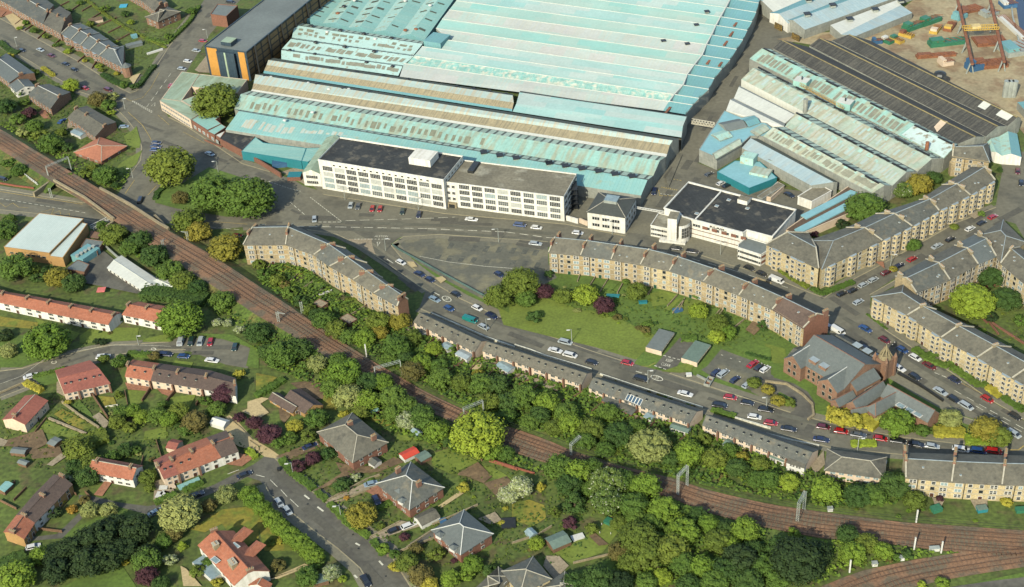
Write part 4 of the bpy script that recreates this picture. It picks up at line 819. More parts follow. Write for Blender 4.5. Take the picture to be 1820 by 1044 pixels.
# jumbled teal building at the lane
jb=flat('workshop',"jumbled pale teal workshop roofs at the bend of the factory lane",'workshop',GS("j148,562 270,366 330,282 440,110 640,190 780,165 850,245 920,255 1000,322 885,405 740,402 640,492 357,652",8.5),8.5,m_greywall,m_cyanr,par=.1)
for A,B,C,h0,h1,rm in (("j300,600","j600,430","j640,490",8.6,2.0,m_beige),("j285,380","j430,330","j535,400",8.6,1.6,m_tealp),("j370,250","j600,200","j700,290",8.6,2.4,m_greyroof),("j650,210","j780,165","j850,245",8.6,1.5,m_teald),("j740,340","j880,260","j960,320",8.6,1.4,m_beige)):
    P=[xy(G(S(x)[0],h0+.8)) for x in (A,B,C)]; D=P[0]+P[2]-P[1]; c=(P[0]+P[2])/2
    P=ccw([P[0],P[1],P[2],D]); roofblock(jb,P[0],P[1],P[3],P[2],h0+.6,h1*.7,m_greywall,rm,over=.1,base=8,coping=False)
mb=MB(); P=GS("j357,652 640,492 640,520 360,690",8); 
bl=thing('blue_sheet_shed','pale blue sloping sheet roof beside the dark gutter','factory',G((1400,290)))
strips(bl,[("j640,540","j1440,975",7),("j742,428","j1700,935",9),("j820,432","j1745,935",8.2)],[m_blueroof,m_gutter],m_greywall)
cy=flat('cyan_building',"bright cyan fronted low building with white cars in front",'workshop',GS("j357,818 560,690 850,702 1045,884 725,1005",4.6),4.6,m_cyan,m_cyanr,par=.1)
for s,d,z,m1 in (("j720,700",(5,4.5),4.5,m_tealp),("j860,830",(7,5),1.5,m_beige),("j1000,720",(3,3),3,m_greywall)):
    g=G(S(s)[0],4.6); mb=MB(); mb.box((g.x,g.y,4.5),(d[0],d[1],z),0,-.55,top=1); mb.build('roof_housing',[m_tealp,m1],cy)
def slab(name,label,cat,s,h,wm,rm,par=.3,**k): return flat(name,label,cat,GS(s,h),h,wm,rm,par=par,**k)
slab('workshop','flat concrete-roofed hut with a white front beside the black-roofed yard','hut',"H230,352 372,265 466,312 328,388",5.5,m_white,m_concroof)
slab('skip_building','long pale flat roof beside the cyan building','store',"o1340,190 1580,30 1650,60 1400,215",3.2,m_greywall,m_concroof,par=.1)
slab('store','low concrete store in the yard behind the white factory office','store',"H-20,345 90,250 135,275 40,360",3,m_cream,m_concroof,par=.1)
lb=slab('strip_roof_building','low brown-roofed range carrying two long turquoise strips','workshop',"H145,588 600,272 735,335 590,470 235,622",5,m_cream,mat('brown_flat_roof',(104,86,68),1,.9,(.12,5),(.15,.8)),par=.05)
for s in ("H250,485 600,308 650,325 290,512","H205,585 570,395 620,420 240,614"):
    P=ccw(GS(s,5.5)); mb=MB(); mb.prism([xy(p) for p in P],4.9,5.6,0); mb.build('turquoise_strip',m_cyanr,lb)
# black sheds
bk=thing('black_shed_range','three parallel black weathered shed roofs next to the crane yard','factory',G((1600,150)))
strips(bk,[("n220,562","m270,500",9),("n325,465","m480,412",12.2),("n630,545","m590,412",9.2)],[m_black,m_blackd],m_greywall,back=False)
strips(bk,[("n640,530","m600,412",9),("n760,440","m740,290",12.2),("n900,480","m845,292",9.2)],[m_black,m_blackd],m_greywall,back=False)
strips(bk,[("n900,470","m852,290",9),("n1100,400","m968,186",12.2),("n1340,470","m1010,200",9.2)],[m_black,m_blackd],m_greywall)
for s,z1 in (("n300,462 480,415",0),): pass
for a,b in (("n325,465","m480,412"),("n760,440","m740,290"),("n1100,400","m968,186")):
    A,B=G(S(a)[0],12.3),G(S(b)[0],12.3); mb=MB(); mb.bar(A,B,.35); mb.build('ridge_cap',mat('lichen_ridge',(160,146,96),1,.9),bk)
for s,m1 in (("m0,300 80,215 158,240 35,362",m_cream),("m505,65 575,0 668,35 590,105",m_whites),("m715,160 790,95 925,165 850,228",m_whites)):
    L3=(('n220,562',9),('m270,500',9),('m480,412',12.2)) if '0,300' in s else (('n900,470',9),('m852,290',9),('m968,186',12.2))
    pl_=[G(S(a_)[0],z_) for a_,z_ in L3]; P=[onplane(p,*pl_)+Vector((0,0,.15)) for p in S(s)]; mb=MB(); mb.face(P,0); mb.build('roof_patch',m1,bk)
g=G(S("k1368,235")[0],11); put(P_COWL,bk,(g.x,g.y,11),0,(3,3,2.6))
# top right sheds
tr=thing('shed_range','pale blue-white arched sheds with hazard-striped doors at the top right','factory',G((1480,30)))
def ext(a,b,t=1.6): p,q=S(a)[0],S(b)[0]; return pxs(lerp(p,q,t))
strips(tr,[("n395,275",ext("n395,275","n1010,0"),7),("n290,160",ext("n290,160","n880,-60"),9.5),("n185,152",ext("n185,152","n760,-110"),7)],[m_blueroof,m_teald],m_white,ends=True)
strips(tr,[("n588,345",ext("n588,345","n1560,0"),7),("n450,233",ext("n450,233","n1330,-80"),9.8),("n390,235",ext("n390,235","n1260,-105"),8)],[m_blueroof,m_teald],m_greywall)
strips(tr,[("n225,140",ext("n225,140","n640,-10"),7.5),("n90,10",ext("n90,10","n500,-130"),10),("n0,-40",ext("n0,-40","n400,-190"),7)],[m_whites,m_teald],m_greywall)
strips(tr,[("n1180,415","n1830,150",5),("n1010,400","n1700,60",5.6),("n882,292","n1660,0",6.4)],[m_blueroof,m_whites],m_greywall)
rooftop("n630,20 910,80 615,185",P_VENT,9.8,2.2,tr); rooftop("n1105,240 1400,130 1695,25",P_VENT,6.3,2.2,tr)
HZ=mat('hazard_stripes',(220,180,70),.8,.7,(0,1),(.1,1),panel=(.8,.4,(120,100,60),(60,56,48),0,.1))
for s,wd in (("n280,345",4.5),("n480,465",4.5)):
    g=G(S(s)[0],0); mb=MB(); mb.box((g.x,g.y,0),(wd,.4,4.4),0,-1.05); mb.build('hazard_door',[HZ],tr)
# small white-fronted teal gabled sheds, far right
gs=thing('gabled_shed','pair of teal gabled sheds with white gables at the right edge','shed',G((1780,280)))
strips(gs,[("m612,480","m668,590",5.5),("m655,435","m720,590",7.2),("m755,410","m788,635",5.5)],[m_tealp,m_tealp],m_white)
strips(gs,[("m755,410","m788,635",5.5),("m860,350","m895,610",7.4),("m965,380","m1015,650",5.5)],[m_tealp,m_teald],m_white)
# --- long white building
wl=thing('white_factory_office','taller left part of the long white four-storey building, black roof','office building',G(S("*680,345")[0]))
a,b,nd=rect("*565.3,283.7","*788,319.5","*813,276",20); P=[a,b,b+nd,a+nd]; flat('',"",'',P,20,m_white,m_felt,par=.8,parent=wl)
windows(wl,a,b,[1.6,5.5,9.4,13.3],10,4.1,2.9,W_FACT,m0=1.0,m1=.5,alt=((W_FACT2,W_FACT3,W_FACT4),.62)); windows(wl,a,b,[17.1],16,.9,.9,W_DARK,m0=5,m1=5)
windows(wl,b,b+nd,[17],6,1.2,1.2,W_SASH)
g=(a*.25+b*.75)+nd*.62; mb=MB(); mb.box((g.x,g.y,19),(8.5,7,4.6),0,angle(a,b)); mb.build('roof_house',m_white,wl)
for s in ("h330,660","h1700,520","h300,690"):
    pass
w2=thing('white_factory_office','lower right part of the long white four-storey building, grey patched roof','office building',G(S("*900,365")[0]))
a2,b2,nd2=rect("*789.5,323","*1001.5,350","*1018.7,308.5",16.4)
flat('',"",'',[a2,b2,b2+nd2,a2+nd2],16.4,m_white,m_concroof,par=.5,parent=w2)
d2=(b2-a2).normalized(); L2=(b2-a2).length
windows(w2,a2+d2*4.6,b2,[1.5,5.4,9.3,13.0],8,3.9,2.7,W_FACT,m0=.4,m1=.8,alt=((W_FACT2,W_FACT3,W_FACT4),.66)); windows(w2,a2,a2+d2*4.6,[4.6,8.4,12.6],2,1.3,1.9,W_SASH,m0=.4)
windows(w2,b2,b2+nd2,[1.5,5.4,9.3,13.0],4,2.6,2.2,W_FACT,m0=.8)
p=a2+d2*2.4+Vector((d2.y,-d2.x,0))*.3; mb=MB(); mb.box((p.x,p.y,0),(3.6,1,3.3),0,angle(a2,b2)); mb.build('entrance_surround',m_chimst,w2); mb=MB(); mb.box((p.x,p.y,0),(2.2,1.2,2.4),0,angle(a2,b2)); mb.build('door',m_dkmetal,w2)
g=a2+d2*7+nd2*.72; mb=MB(); mb.box((g.x,g.y,16),(2.2,7,1.6),0,angle(a2,b2)); mb.build('roof_plant',m_dkmetal,w2)
# gabled white house at its left end
wg=thing('white_gable_house','white gabled wing with a pale teal roof at the left end of the white building','wing',G(S("*556,335")[0]))
a,b=G(S("e895,822")[0],9),G(S("e1098,838")[0],9); d=xy(b-a).normalized(); n=Vector((-d.y,d.x,0))*26; a,b=xy(a),xy(b)
roofblock(wg,b,b+n,a,a+n,9,2.4,m_white,m_greenroof,over=.1,coping=False); windows(wg,a,b,[1.6,5.3],1,4.6,1.9,W_FACT,m0=1)
# teal sheds left of it
slab('teal_shed','teal sheet roofed shed behind the brick wall, with a turquoise front','shed',"e190,582 350,418 440,482 935,545 880,692",6,m_cyan,m_teal,par=.02)
slab('teal_shed','small teal roof wedged between the turquoise shed and the white gable','shed',"e885,692 940,545 1145,540 1105,602 960,702",6,m_cyan,m_teal,par=.02)
mb=MB(); P=GS("e-200,380 0,500 190,610 420,740 650,885"); mb.ribbon(P,.5,0,3.2); tag(mb.build('boundary_wall',m_brick),"long red brick wall along the road in front of the turquoise shed",'wall')
g=G(S("e690,740")[0],0); mb=MB(); mb.box((g.x,g.y,0),(9,3.4,3.2),0,.05); tag(mb.build('skip',m_blue),"blue skip beside the turquoise shed",'skip')
g=G(S("e810,890")[0]); mb=MB(); mb.box((g.x,g.y,0),(5,4,2.6),0,-.1,top=1); tag(mb.build('gate_hut',[m_brick,m_cyan]),"small brick gate hut with a turquoise roof",'hut')
# L-shaped pale green office range
og=thing('green_roofed_office','pale green sheet-roofed office wrapping round a big dark tree','office building',G(S("*340,190")[0]))
for s in ("p348,50 548,80 455,222 338,388 118,358","p550,80 1098,142 985,294 458,222","p92,388 118,360 340,390 572,522 445,603","p345,385 520,320 652,500 575,520"):
    flat('',"",'',GS(s,7),7,m_cream,m_greenroof,par=.03,parent=og)
P=[xy(x) for x in GS("p92,388 445,603",7)]; windows(og,P[0],P[1],[.8,4.3],12,1.5,1.5,W_PAIR,m0=.6,m1=1)
ta=thing('teal_roofed_annexe','pale turquoise-roofed annexe behind an orange brick street wall','workshop',G(S("*372,225")[0]))
for s,z in (("p448,603 650,510 785,572 735,602 798,652 640,725",6),("p642,737 800,655 855,690 722,778",5.6),("p735,785 845,735 792,815",5)):
    flat('',"",'',GS(s,z),z,m_brick,m_teal if z>5.1 else m_whites,par=.03,parent=ta)
P=[xy(x) for x in GS("p448,605 785,822",5.8)]; windows(ta,P[0],P[1],[.8],6,1.8,2.2,W_PALE,m0=1)
slab('black_roofed_store','flat black-roofed store between the street wall and the teal sheds','store',"p855,738 1192,792 1048,962 783,822",5.4,m_brick,m_felt,par=.3)
# orange and black clad office block
ob=thing('clad_office_block','tall grey-roofed block with amber and navy cladding stripes','office building',G(S("*405,130")[0]))
a,b,nd=rect("*363,81.5","*437.4,92.2","*470,43",22); u=nd.normalized(); ndL=u*190
flat('',"",'',[a,b,b+ndL,a+ndL],22,m_navy,m_greyroof,par=.6,parent=ob)
d=(b-a).normalized(); f=Vector((d.y,-d.x,0)); W0=(b-a).length
def clad(t0,t1,m1,dz=.15,z0=.5,z1=21): 
    mb=MB(); p=a+d*W0*t0+f*dz; q=a+d*W0*t1+f*dz; mb.prism([p,q,q-f*.5,p-f*.5],z0,z1,0); mb.build('cladding_panel',m1,ob)
clad(.05,.29,m_amber); clad(.80,.95,m_amber); clad(.32,.74,m_navy,1.6,z1=20.4); clad(.50,.54,m_greenroof,1.72,z1=20.3)
side=mat('tan_panels_black_grid',(150,124,82),.85,.7,(.1,10),(.12,1.5),panel=(7,4.2,(132,108,72),(52,52,48),0,.5))
mb=MB(); q=b+d*.12; mb.face([xy(q,0),xy(q+ndL,0),xy(q+ndL,21.5),xy(q,21.5)]); mb.build('side_cladding',side,ob)
for k in range(16):
    p=b+u*(6+k*11)+d*.5; mb=MB(); mb.box((p.x,p.y,0),(.7,.7,22.2),0); mb.build('pilaster',m_dkmetal,ob)
g=a+d*W0*.45+u*5; mb=MB(); mb.box((g.x,g.y,22),(5,5,2.6),0,angle(a,b),top=1); mb.build('roof_house',[m_navy,m_greenroof],ob)
slab('brick_annexe','small red brick block with a flat grey roof at the top edge','office building',"A1480,100 1530,30 1670,40 1590,115",9,m_brick,m_greyroof)
# hipped white gate building
hb=thing('white_lodge','small white two-storey block with a dark hipped roof and glass lantern','office building',G(S("*1080,395")[0]))
a,b,nd=rect("*1044,376.3","*1111,386.4","*1135,352.3",11)
W0=(b-a).length; D0=nd.length; roofblock(hb,a,b,a+nd,b+nd,11,3.6,m_white,m_slate4,D0*.42,D0*.42,over=.3)
windows(hb,a,b,[2.2,6.4],3,2.9,2.0,W_TRI,m0=1.2,m1=1.5); windows(hb,b,b+nd,[2.2,6.4],4,1.2,1.8,W_DARK)
g=(a+b+nd)/2+Vector((0,0,0)); mb=MB(); mb.box((g.x,g.y,13.4),(4.6,4,1.8),0,angle(a,b),top=1); mb.build('glass_lantern',[m_galv,m_glassl],hb)
mb=MB(); mb.ribbon(GS("*1007,392 1028,398"),.5,0,3.2); tag(mb.build('yard_wall',m_white),"white yard wall beside the end of the long white building",'wall')
mb=MB(); mb.ribbon(GS("*1030,396 1045,402"),.5,0,3.0); tag(mb.build('yard_wall',m_cream),"cream yard wall beside the hipped white block",'wall')
g=G((1018,372),0); es=thing('fire_escape','dark steel fire escape stair on the white building end','stair',(g.x,g.y,0)); mb=MB()
for lv in range(5):
    mb.box((g.x+.5,g.y+2,1+lv*3.1),(3,6,.2))
    for sx in (-1,1):
        for sy in (-1,4): mb.bar((g.x+.5+sx*1.4,g.y+sy+.5,0),(g.x+.5+sx*1.4,g.y+sy+.5,14),.2)
    mb.bar((g.x-1,g.y-1,1+lv*3.1),(g.x+2,g.y+5,4+lv*3.1),.25)
mb.build('frame',m_dkmetal,es)
# barrier gantry over the factory gate
A,B=G(S("G865,435")[0],5),G(S("G1075,470")[0],5); gg=thing('gate_gantry','thin white gantry across the factory gate','gantry',xy((A+B)/2)); mb=MB(); mb.bar(A,B,.35); mb.bar(A+Vector((0,0,1)),B+Vector((0,0,1)),.3)
for k in range(12): c=A+(B-A)*k/11; mb.bar(c,c+Vector((0,0,1)),.15)
mb.bar(xy(A,0),A,.4); mb.bar(xy(B,0),B,.4); mb.build('frame',m_whitepaint,gg)
A,B=G(S("f1490,520")[0],7),G(S("f1750,565")[0],7); gg=thing('conveyor_bridge','lattice pipe bridge crossing the factory lane','bridge',xy((A+B)/2)); mb=MB()
for o in (Vector((0,0,0)),Vector((0,0,2)),Vector((.3,1.6,0)),Vector((.3,1.6,2))): mb.bar(A+o,B+o,.35)
for k in range(9):
    c=A+(B-A)*k/8; e=A+(B-A)*min(1,(k+1)/8); mb.bar(c,e+Vector((.3,1.6,2)),.4); mb.bar(c+Vector((0,0,2)),e,.3)
mb.build('frame',m_stone,gg)
# --- art deco white building
dc=thing('deco_factory_office','white art deco works with a black roof, stair tower and red brick bands','office building',G((1280,420)))
flat('',"",'',GS("o265,322 545,22 1785,342 1512,652 1215,577 1172,607 620,462 478,422 435,372",11.5),11.5,m_white,m_felt,par=.7,parent=dc,pw=.6)
A,B=G(S("o925,130")[0],11.4),G(S("o625,455")[0],11.4); mb=MB(); mb.bar(A,B,.5); mb.build('roof_upstand',m_white,dc)
P=[xy(x) for x in GS("o540,440 1172,607",11.5)]; d=(P[1]-P[0]).normalized(); f=Vector((d.y,-d.x,0)); LL=(P[1]-P[0]).length
for k in range(5):
    t=LL*(.16+.175*k); p=P[0]+d*t+f*.05; put(W_BAND,dc,(p.x,p.y,7.2),angle(*P),(3.0,1,1.7)); p=P[0]+d*(t+3.1)+f*.08; mb=MB(); mb.box((p.x,p.y,7.0),(1.9,.14,1.9),0,angle(*P)); mb.build('brick_panel',m_brick,dc)
for zz in (2.4,5.4): mb=MB(); p,q=P[0]+d*LL*.06+f*.1,P[1]-d*1+f*.1; mb.bar(xy(p,zz),xy(q,zz),.25); mb.build('string_course',mat('brown_band',(130,104,84),1,.8),dc)
cu=bpy.data.curves.new('sign','FONT'); cu.body="KLASC"; cu.size=1.6; cu.offset=.03; cu.extrude=.05; so2=bpy.data.objects.new('sign',cu); COL.objects.link(so2); me=so2.to_mesh().copy(); bpy.data.objects.remove(so2)
me.materials.clear(); me.materials.append(m_dkmetal); sg=bpy.data.objects.new('sign_lettering',me); COL.objects.link(sg); sg.parent=dc; po=Vector(dc['_o']); p=P[0]+d*LL*.40+f*.12
an=angle(*P); sg.matrix_basis=Matrix.Translation((p.x-po.x,p.y-po.y,9.3*ZS))@Matrix.Rotation(an,4,'Z')@Matrix.Rotation(math.pi/2,4,'X')@Matrix.Diagonal((1.3,.8,1,1))
P=[xy(x) for x in GS("o1112,775 1380,862",7.6)]
flat('',"",'',GS("o1122,742 1215,662 1448,732 1448,820 1380,862 1118,778",7.6),7.6,m_white,m_greyroof,par=.4,parent=dc)
d=(P[1]-P[0]).normalized(); f=Vector((d.y,-d.x,0)); windows(dc,P[0],P[1],[1.3,4.6],5,2.6,1.4,W_BAND,m0=.5,m1=.3)
Q=[xy(x) for x in GS("o1380,862 1448,820",7.6)]
for zz in (1.2,4.5): mb=MB(); e=(Q[1]-Q[0]); nn=Vector((e.y,-e.x,0)).normalized()*.06; mb.face([xy(Q[0]+nn,zz),xy(Q[1]+nn,zz),xy(Q[1]+nn,zz+1.6),xy(Q[0]+nn,zz+1.6)]); mb.build('brick_panel',m_brick,dc)
flat('',"",'',GS("o200,382 330,415 300,560 108,522",7.2),7.2,m_white,m_concroof,par=.4,parent=dc)
P=[xy(x) for x in GS("o108,522 300,560",7.2)]; windows(dc,P[0],P[1],[1.2,4.2],4,1.9,1.3,W_BAND,m0=.4)
a=G(S("o302,445")[0],15);b=G(S("o408,458")[0],15); d=xy(b-a).normalized(); n=Vector((-d.y,d.x,0))*4.6; mb=MB(); mb.prism([xy(a),xy(b),xy(b)+n,xy(a)+n],0,15,0,top=1); mb.build('stair_tower',[m_white,m_concroof],dc)
c=xy(b)+n*.35+d*.2; c=c+n*.35; mb=MB(); pts=[c+Vector((math.cos(t),math.sin(t),0))*3.7 for t in [(-100+i*14)*math.pi/180 for i in range(11)]]+[c+n*.6]; mb.prism([p for p in pts],0,11.2,0,top=1); mb.build('stair_drum',[m_white,m_concroof],dc)
for i in range(1,6):
    p0,p1=pts[i],pts[i+1]; m2=(p0+p1)/2; e=(p1-p0).normalized(); m2=m2+Vector((e.y,-e.x,0))*.05; put(W_FACT,dc,(m2.x,m2.y,3),angle(p0,p1),(.85,1,6.6))
flat('',"",'',[c-d*6-n*.9,c+d*3-n*.9,c+d*3,c-d*6],1.3,m_white,m_white,par=0,parent=dc)
g=G(S("o1185,240")[0],12); mb=MB(); mb.box((g.x,g.y,11),(3.6,3,2.6),0,an,top=1); mb.build('roof_house',[m_white,m_concroof],dc)
for s in ("o1010,228","o1225,325","o870,298","o640,385"): g=G(S(s)[0],11.2); put(P_SKYL,dc,(g.x,g.y,10.9),an,(1.3,1.3,2))
# ---------------------------------------------------------------- church
ch=thing('church','red sandstone church with blue-grey slate roof and a crowned tower','church',G(S("*1490,660")[0]))
P=GS("t100,333 610,600",8.6); R=GS("t245,80 712,350",15.5); P=[xy(p) for p in P]; R=[xy(r) for r in R]; Q=[2*r-p for p,r in zip(P,R)]
# straighten
d=(R[1]-R[0]).normalized(); n=Vector((-d.y,d.x,0)); hw=abs((P[0]-R[0]).dot(n)+(P[1]-R[1]).dot(n))/2; p0,p1,q0,q1=R[0]-n*hw,R[1]-n*hw,R[0]+n*hw,R[1]+n*hw
roofblock(ch,p0,p1,q0,q1,8.6,6.9,m_redst,m_slate3,over=.3,coping=m_chim); windows(ch,p0,p1,[1.4,4.8],9,.9,2.2,W_DARK,m0=1)
LN=(p1-p0).length
for t,w2,out in ((.06,3.2,2.2),(.80,3.6,3.0)):
    c=p0+d*LN*t; a1,b1=c-d*w2-n*out,c+d*w2-n*out; a3,b3=c-d*w2+n*6,c+d*w2+n*6
    roofblock(ch,b1,b3,a1,a3,8.4,4.4,m_redst,m_slate3,over=.15,coping=m_whitepaint); windows(ch,a1,b1,[2,6.2],2,1.1,2.2,W_DARK,m0=1.2)
for t in (.3,.5):
    c=p0+d*LN*t+n*2.6; mb=MB(); mb.box((c.x,c.y,9.5),(2.6,3.2,1.7),0,angle(p0,p1),top=1); mb.build('dormer',[m_redst,m_lead],ch)
# low aisle roofs on the street side
roofblock(ch,q1-n*0+n*5,q0+n*5,q1-n*.3,q0-n*.3,4.6,2.4,m_redst,m_slate2,over=.2,coping=False)
for k in range(3):
    c=q0+(q1-q0)*(.42+.2*k)+n*2.4; mb=MB(); mb.box((c.x,c.y,6.2),(2.6,2.2,1.5),0,angle(p0,p1),top=1); mb.build('dormer',[m_slate4,m_lead],ch)
g=G(S("t850,470")[0],0); c=Vector((g.x,g.y,0))+n*1.5; an=angle(p0,p1); tw=thing; mb=MB(); mb.box((c.x,c.y,0),(4.1,4.1,10.6),0,an); 
for sx in (-1,1):
    for sy in (-1,1): o=Vector((sx*2.05*math.cos(an)-sy*2.05*math.sin(an),sx*2.05*math.sin(an)+sy*2.05*math.cos(an),0)); mb.box((c.x+o.x,c.y+o.y,0),(.9,.9,11.2),0,an); mb.cyl((c.x+o.x,c.y+o.y,11.2),.6,2.4,0,6,.05)
mb.build('tower',m_redst,ch)
mb=MB(); mb.cyl((c.x,c.y,10.6),2.0,1.9,0,8,1.7)
for i in range(8):
    t=i*math.pi/4+an; mb.bar((c.x+1.9*math.cos(t),c.y+1.9*math.sin(t),11.5),(c.x+.4*math.cos(t),c.y+.4*math.sin(t),16),.35)
mb.cyl((c.x,c.y,15.6),.55,2.2,0,6,.05); mb.bar((c.x,c.y,17),(c.x,c.y,18.5),.12); mb.build('crown_spire',mat('weathered_stone',(150,138,104),.9,.9),ch)
# porch gable between church and tower
A,B=G(S("t640,600")[0],7),G(S("t860,480")[0],7); A,B=xy(A),xy(B); e=(B-A).normalized(); ne=Vector((-e.y,e.x,0)); roofblock(ch,A,B,A+ne*6,B+ne*6,7,3,m_redst,m_slate3,over=.1,coping=False); windows(ch,A,B,[2],1,3,3.2,W_DARK,m0=3)
# church halls
hl=thing('church_hall','group of blue-grey slate hall roofs beside the church, lit by small skylights','hall',G(S("*1590,720")[0]))
def hallb(Ps,Rs,h,rz,h0=0,h1=0):
    P=[xy(p) for p in GS(Ps,h)];R=[xy(p) for p in GS(Rs,h+rz)]; d=(R[1]-R[0]).normalized(); n=Vector((-d.y,d.x,0)); hw=abs((P[0]-R[0]).dot(n)+(P[1]-R[1]).dot(n))/2
    p0,p1,q0,q1=R[0]-n*hw,R[1]-n*hw,R[0]+n*hw,R[1]+n*hw; roofblock(hl,p0,p1,q0,q1,h,rz,m_redst,m_slate3,hw*h0,hw*h1,over=.25,coping=m_chim); return p0,p1,q0,q1
H1=hallb("t930,690 1290,862","t925,535 1360,775",5.5,4.2); H2=hallb("t850,790 1050,700","t775,728 1020,600",5.0,3.6,.8); hallb("t640,770 930,590","t600,690 880,505",5.2,3.4); hallb("t470,740 640,650","t440,675 600,590",4.5,2.4); hallb("t600,800 790,760","t585,770 780,730",4.4,1.6)
d=(H1[3]-H1[2]).normalized()
for k in range(5):
    c=H1[2]+(H1[3]-H1[2])*(.22+.15*k)-Vector((0,0,0)); n2=Vector((-d.y,d.x,0)); c=c-n2*1.6; put(P_SKYL,hl,(c.x,c.y,6.7),angle(H1[2],H1[3]),(2.3,1.7,2))
for s in ("t1045,735","t1130,775","t1205,815"): g=G(S(s)[0],6.3); put(P_SKYL,hl,(g.x,g.y,6.2),angle(H1[2],H1[3]),(2.6,1.9,2))
shed("small slate lean-to with three roof lights beside the church","t5,265","t75,300","t170,215",3.4,1.6,m_redst,m_slate2,name='hall_annexe',cat='annexe')
# gym and neighbours, left
gy=thing('sports_hall','white metal-roofed yellow brick hall near the railway bridge','hall',G(S("*80,420")[0]))
a,b,nd=rect("*7,439","*87.5,450","*124,386",7.6); flat('',"",'',[a,b,b+nd,a+nd],7.6,m_tan,m_gym,par=.02,parent=gy); windows(gy,a,b,[3.6],7,1.5,1.1,W_DARK,m0=1.5)
a3,b3,nd3=rect("E352,775","E440,782","E610,545",6.2); a3=b; b3=xy(b3); 
flat('',"",'',[xy(G(S("E350,772")[0],6.4)),xy(G(S("E442,783")[0],6.4)),xy(G(S("E612,546")[0],6.4)),xy(G(S("E505,522")[0],6.4))],6.4,m_tan,m_gym,par=.02,parent=gy)
for s,lb in (("E570,705 605,650 728,668 682,742","flat dark-roofed brick block behind the white-roofed hall"),("E462,862 545,800 625,832 592,885","lower dark-roofed brick block beside the hall with a metal plant")):
    slab('brick_block',lb,'outbuilding',s,3.6,m_brickb,m_greyroof,par=.1)
g=G(S("E605,765")[0],2); pl=thing('air_plant','grey-blue air handling plant with ducts on the low brick block','plant',(g.x,g.y,0)); mb=MB(); mb.box((g.x,g.y,0),(6,8,4.4),0,-.6); mb.build('casing',m_teald,pl)
for k in range(5): mb=MB(); mb.cyl((g.x-2+k*1.1,g.y-3+k*1.3,4.4),.7,1.2,0,8); mb.build('duct',m_galv,pl)
terrace("E755,852 990,1003","E800,800 1065,975",3,1.0,[m_white],[m_whites],["long white prefabricated hut in the dark yard by the railway"],name='hut',cat='hut',floors=1,per=2.4,chim=(),copes=False,ridge=m_whites,wpr=W_SASH,ww=1)
terrace("E1045,960 1190,1000","E1100,935 1215,985",3,.8,[m_white],[m_whites],["shorter white hut end next to the long white hut"],name='hut',cat='hut',floors=1,per=3,chim=(),copes=False,ridge=m_whites) 
# ---------------------------------------------------------------- railway
def poly_at(P,t):
    L=[(b-a).length for a,b in zip(P,P[1:])]; T=sum(L)*t
    for l,a,b in zip(L,P,P[1:]):
        if T<=l or b is P[-1]: return a+(b-a)*(T/l if l else 0)
        T-=l
def resample(P,n): return [poly_at(P,i/(n-1)) for i in range(n)]
UP=S("*-60,205 0,229 50,260 177,336 298,409 380,456 460,509 513,543 580,590 657,639 758,697 844,738 915,762 971,781 1011,799 1087,825 1188,848 1264,873 1370,897 1461,910 1600,928 1820,943 1900,948")
LO=S("*-60,235 0,266 93,324 205,394 298,458 404,525 455,560 505,588 581,636 665,679 733,719 809,752 860,780 910,803 960,820 1080,855 1196,887 1251,909 1314,927 1370,940 1461,957 1575,966 1663,978 1740,985 1820,990 1900,994")
def zrail(x):   # the line is carried on an embankment at the left and comes down to the ground at the middle
    t=max(0,min(1,(700-x)/330)); return .25+3.6*t*t*(3-2*t)
U=[G(p,zrail(p[0])) for p in UP]; Lw=[G(p,zrail(p[0])) for p in LO]
NR=90; U=resample(U,NR); Lw=resample(Lw,NR)
mb=MB()
for i in range(NR-1):
    if U[i].y>0: mb.face([Lw[i],Lw[i+1],U[i+1],U[i]])
struct(mb.build('railway_bed',m_ballast))
mb=MB()
bx0=G((105,330)).x; bx1=G((275,420)).x
for i in range(NR-1):
    for E_,s in ((U,1),(Lw,-1)):
        a,b=E_[i],E_[i+1]
        if a.z<.4: continue
        n=Vector((-(b-a).y,(b-a).x,0)).normalized()*s*(a.z*1.2); m=(a+b)/2
        if bx0<m.x<bx1:
            continue
        mb.face([a,b,xy(b+n,0),xy(a+n,0)] if s<0 else [b,a,xy(a+n,0),xy(b+n,0)])
if mb.f: struct(mb.build('embankment',m_scrub))
br=thing('railway_bridge','stone-parapet railway bridge over the road at the left','bridge',xy((G((200,350))+G((200,390)))/2))
for nm,s,zz in (('parapet',"*96,322 150,352 203,391",zrail(100)),('parapet',"*178,336 230,364 282,398 300,408",zrail(100))):
    P=GS(s,zz); mb=MB(); mb.ribbon([xy(p) for p in P],.7,zz-2.2,zz+1.3); mb.build('parapet',m_chimst,br)
    mb=MB(); mb.ribbon([xy(p) for p in P],.9,zz-2.3,zz-1.0); mb.build('girder',m_stonewall,br)
for s in ("*92,322 60,345","*178,336 205,352","*205,393 190,404","*300,409 275,384"):
    P=GS(s,2.4); mb=MB(); mb.ribbon([xy(p) for p in P],.8,0,3.4); mb.build('abutment',m_stonewall,br)
def track(fr0,fr1,lb,i0=0,i1=NR):
    pts=[Lw[i]+(U[i]-Lw[i])*(fr0+(fr1-fr0)*i/NR) for i in range(i0,i1)]
    return track_pts(pts,lb)
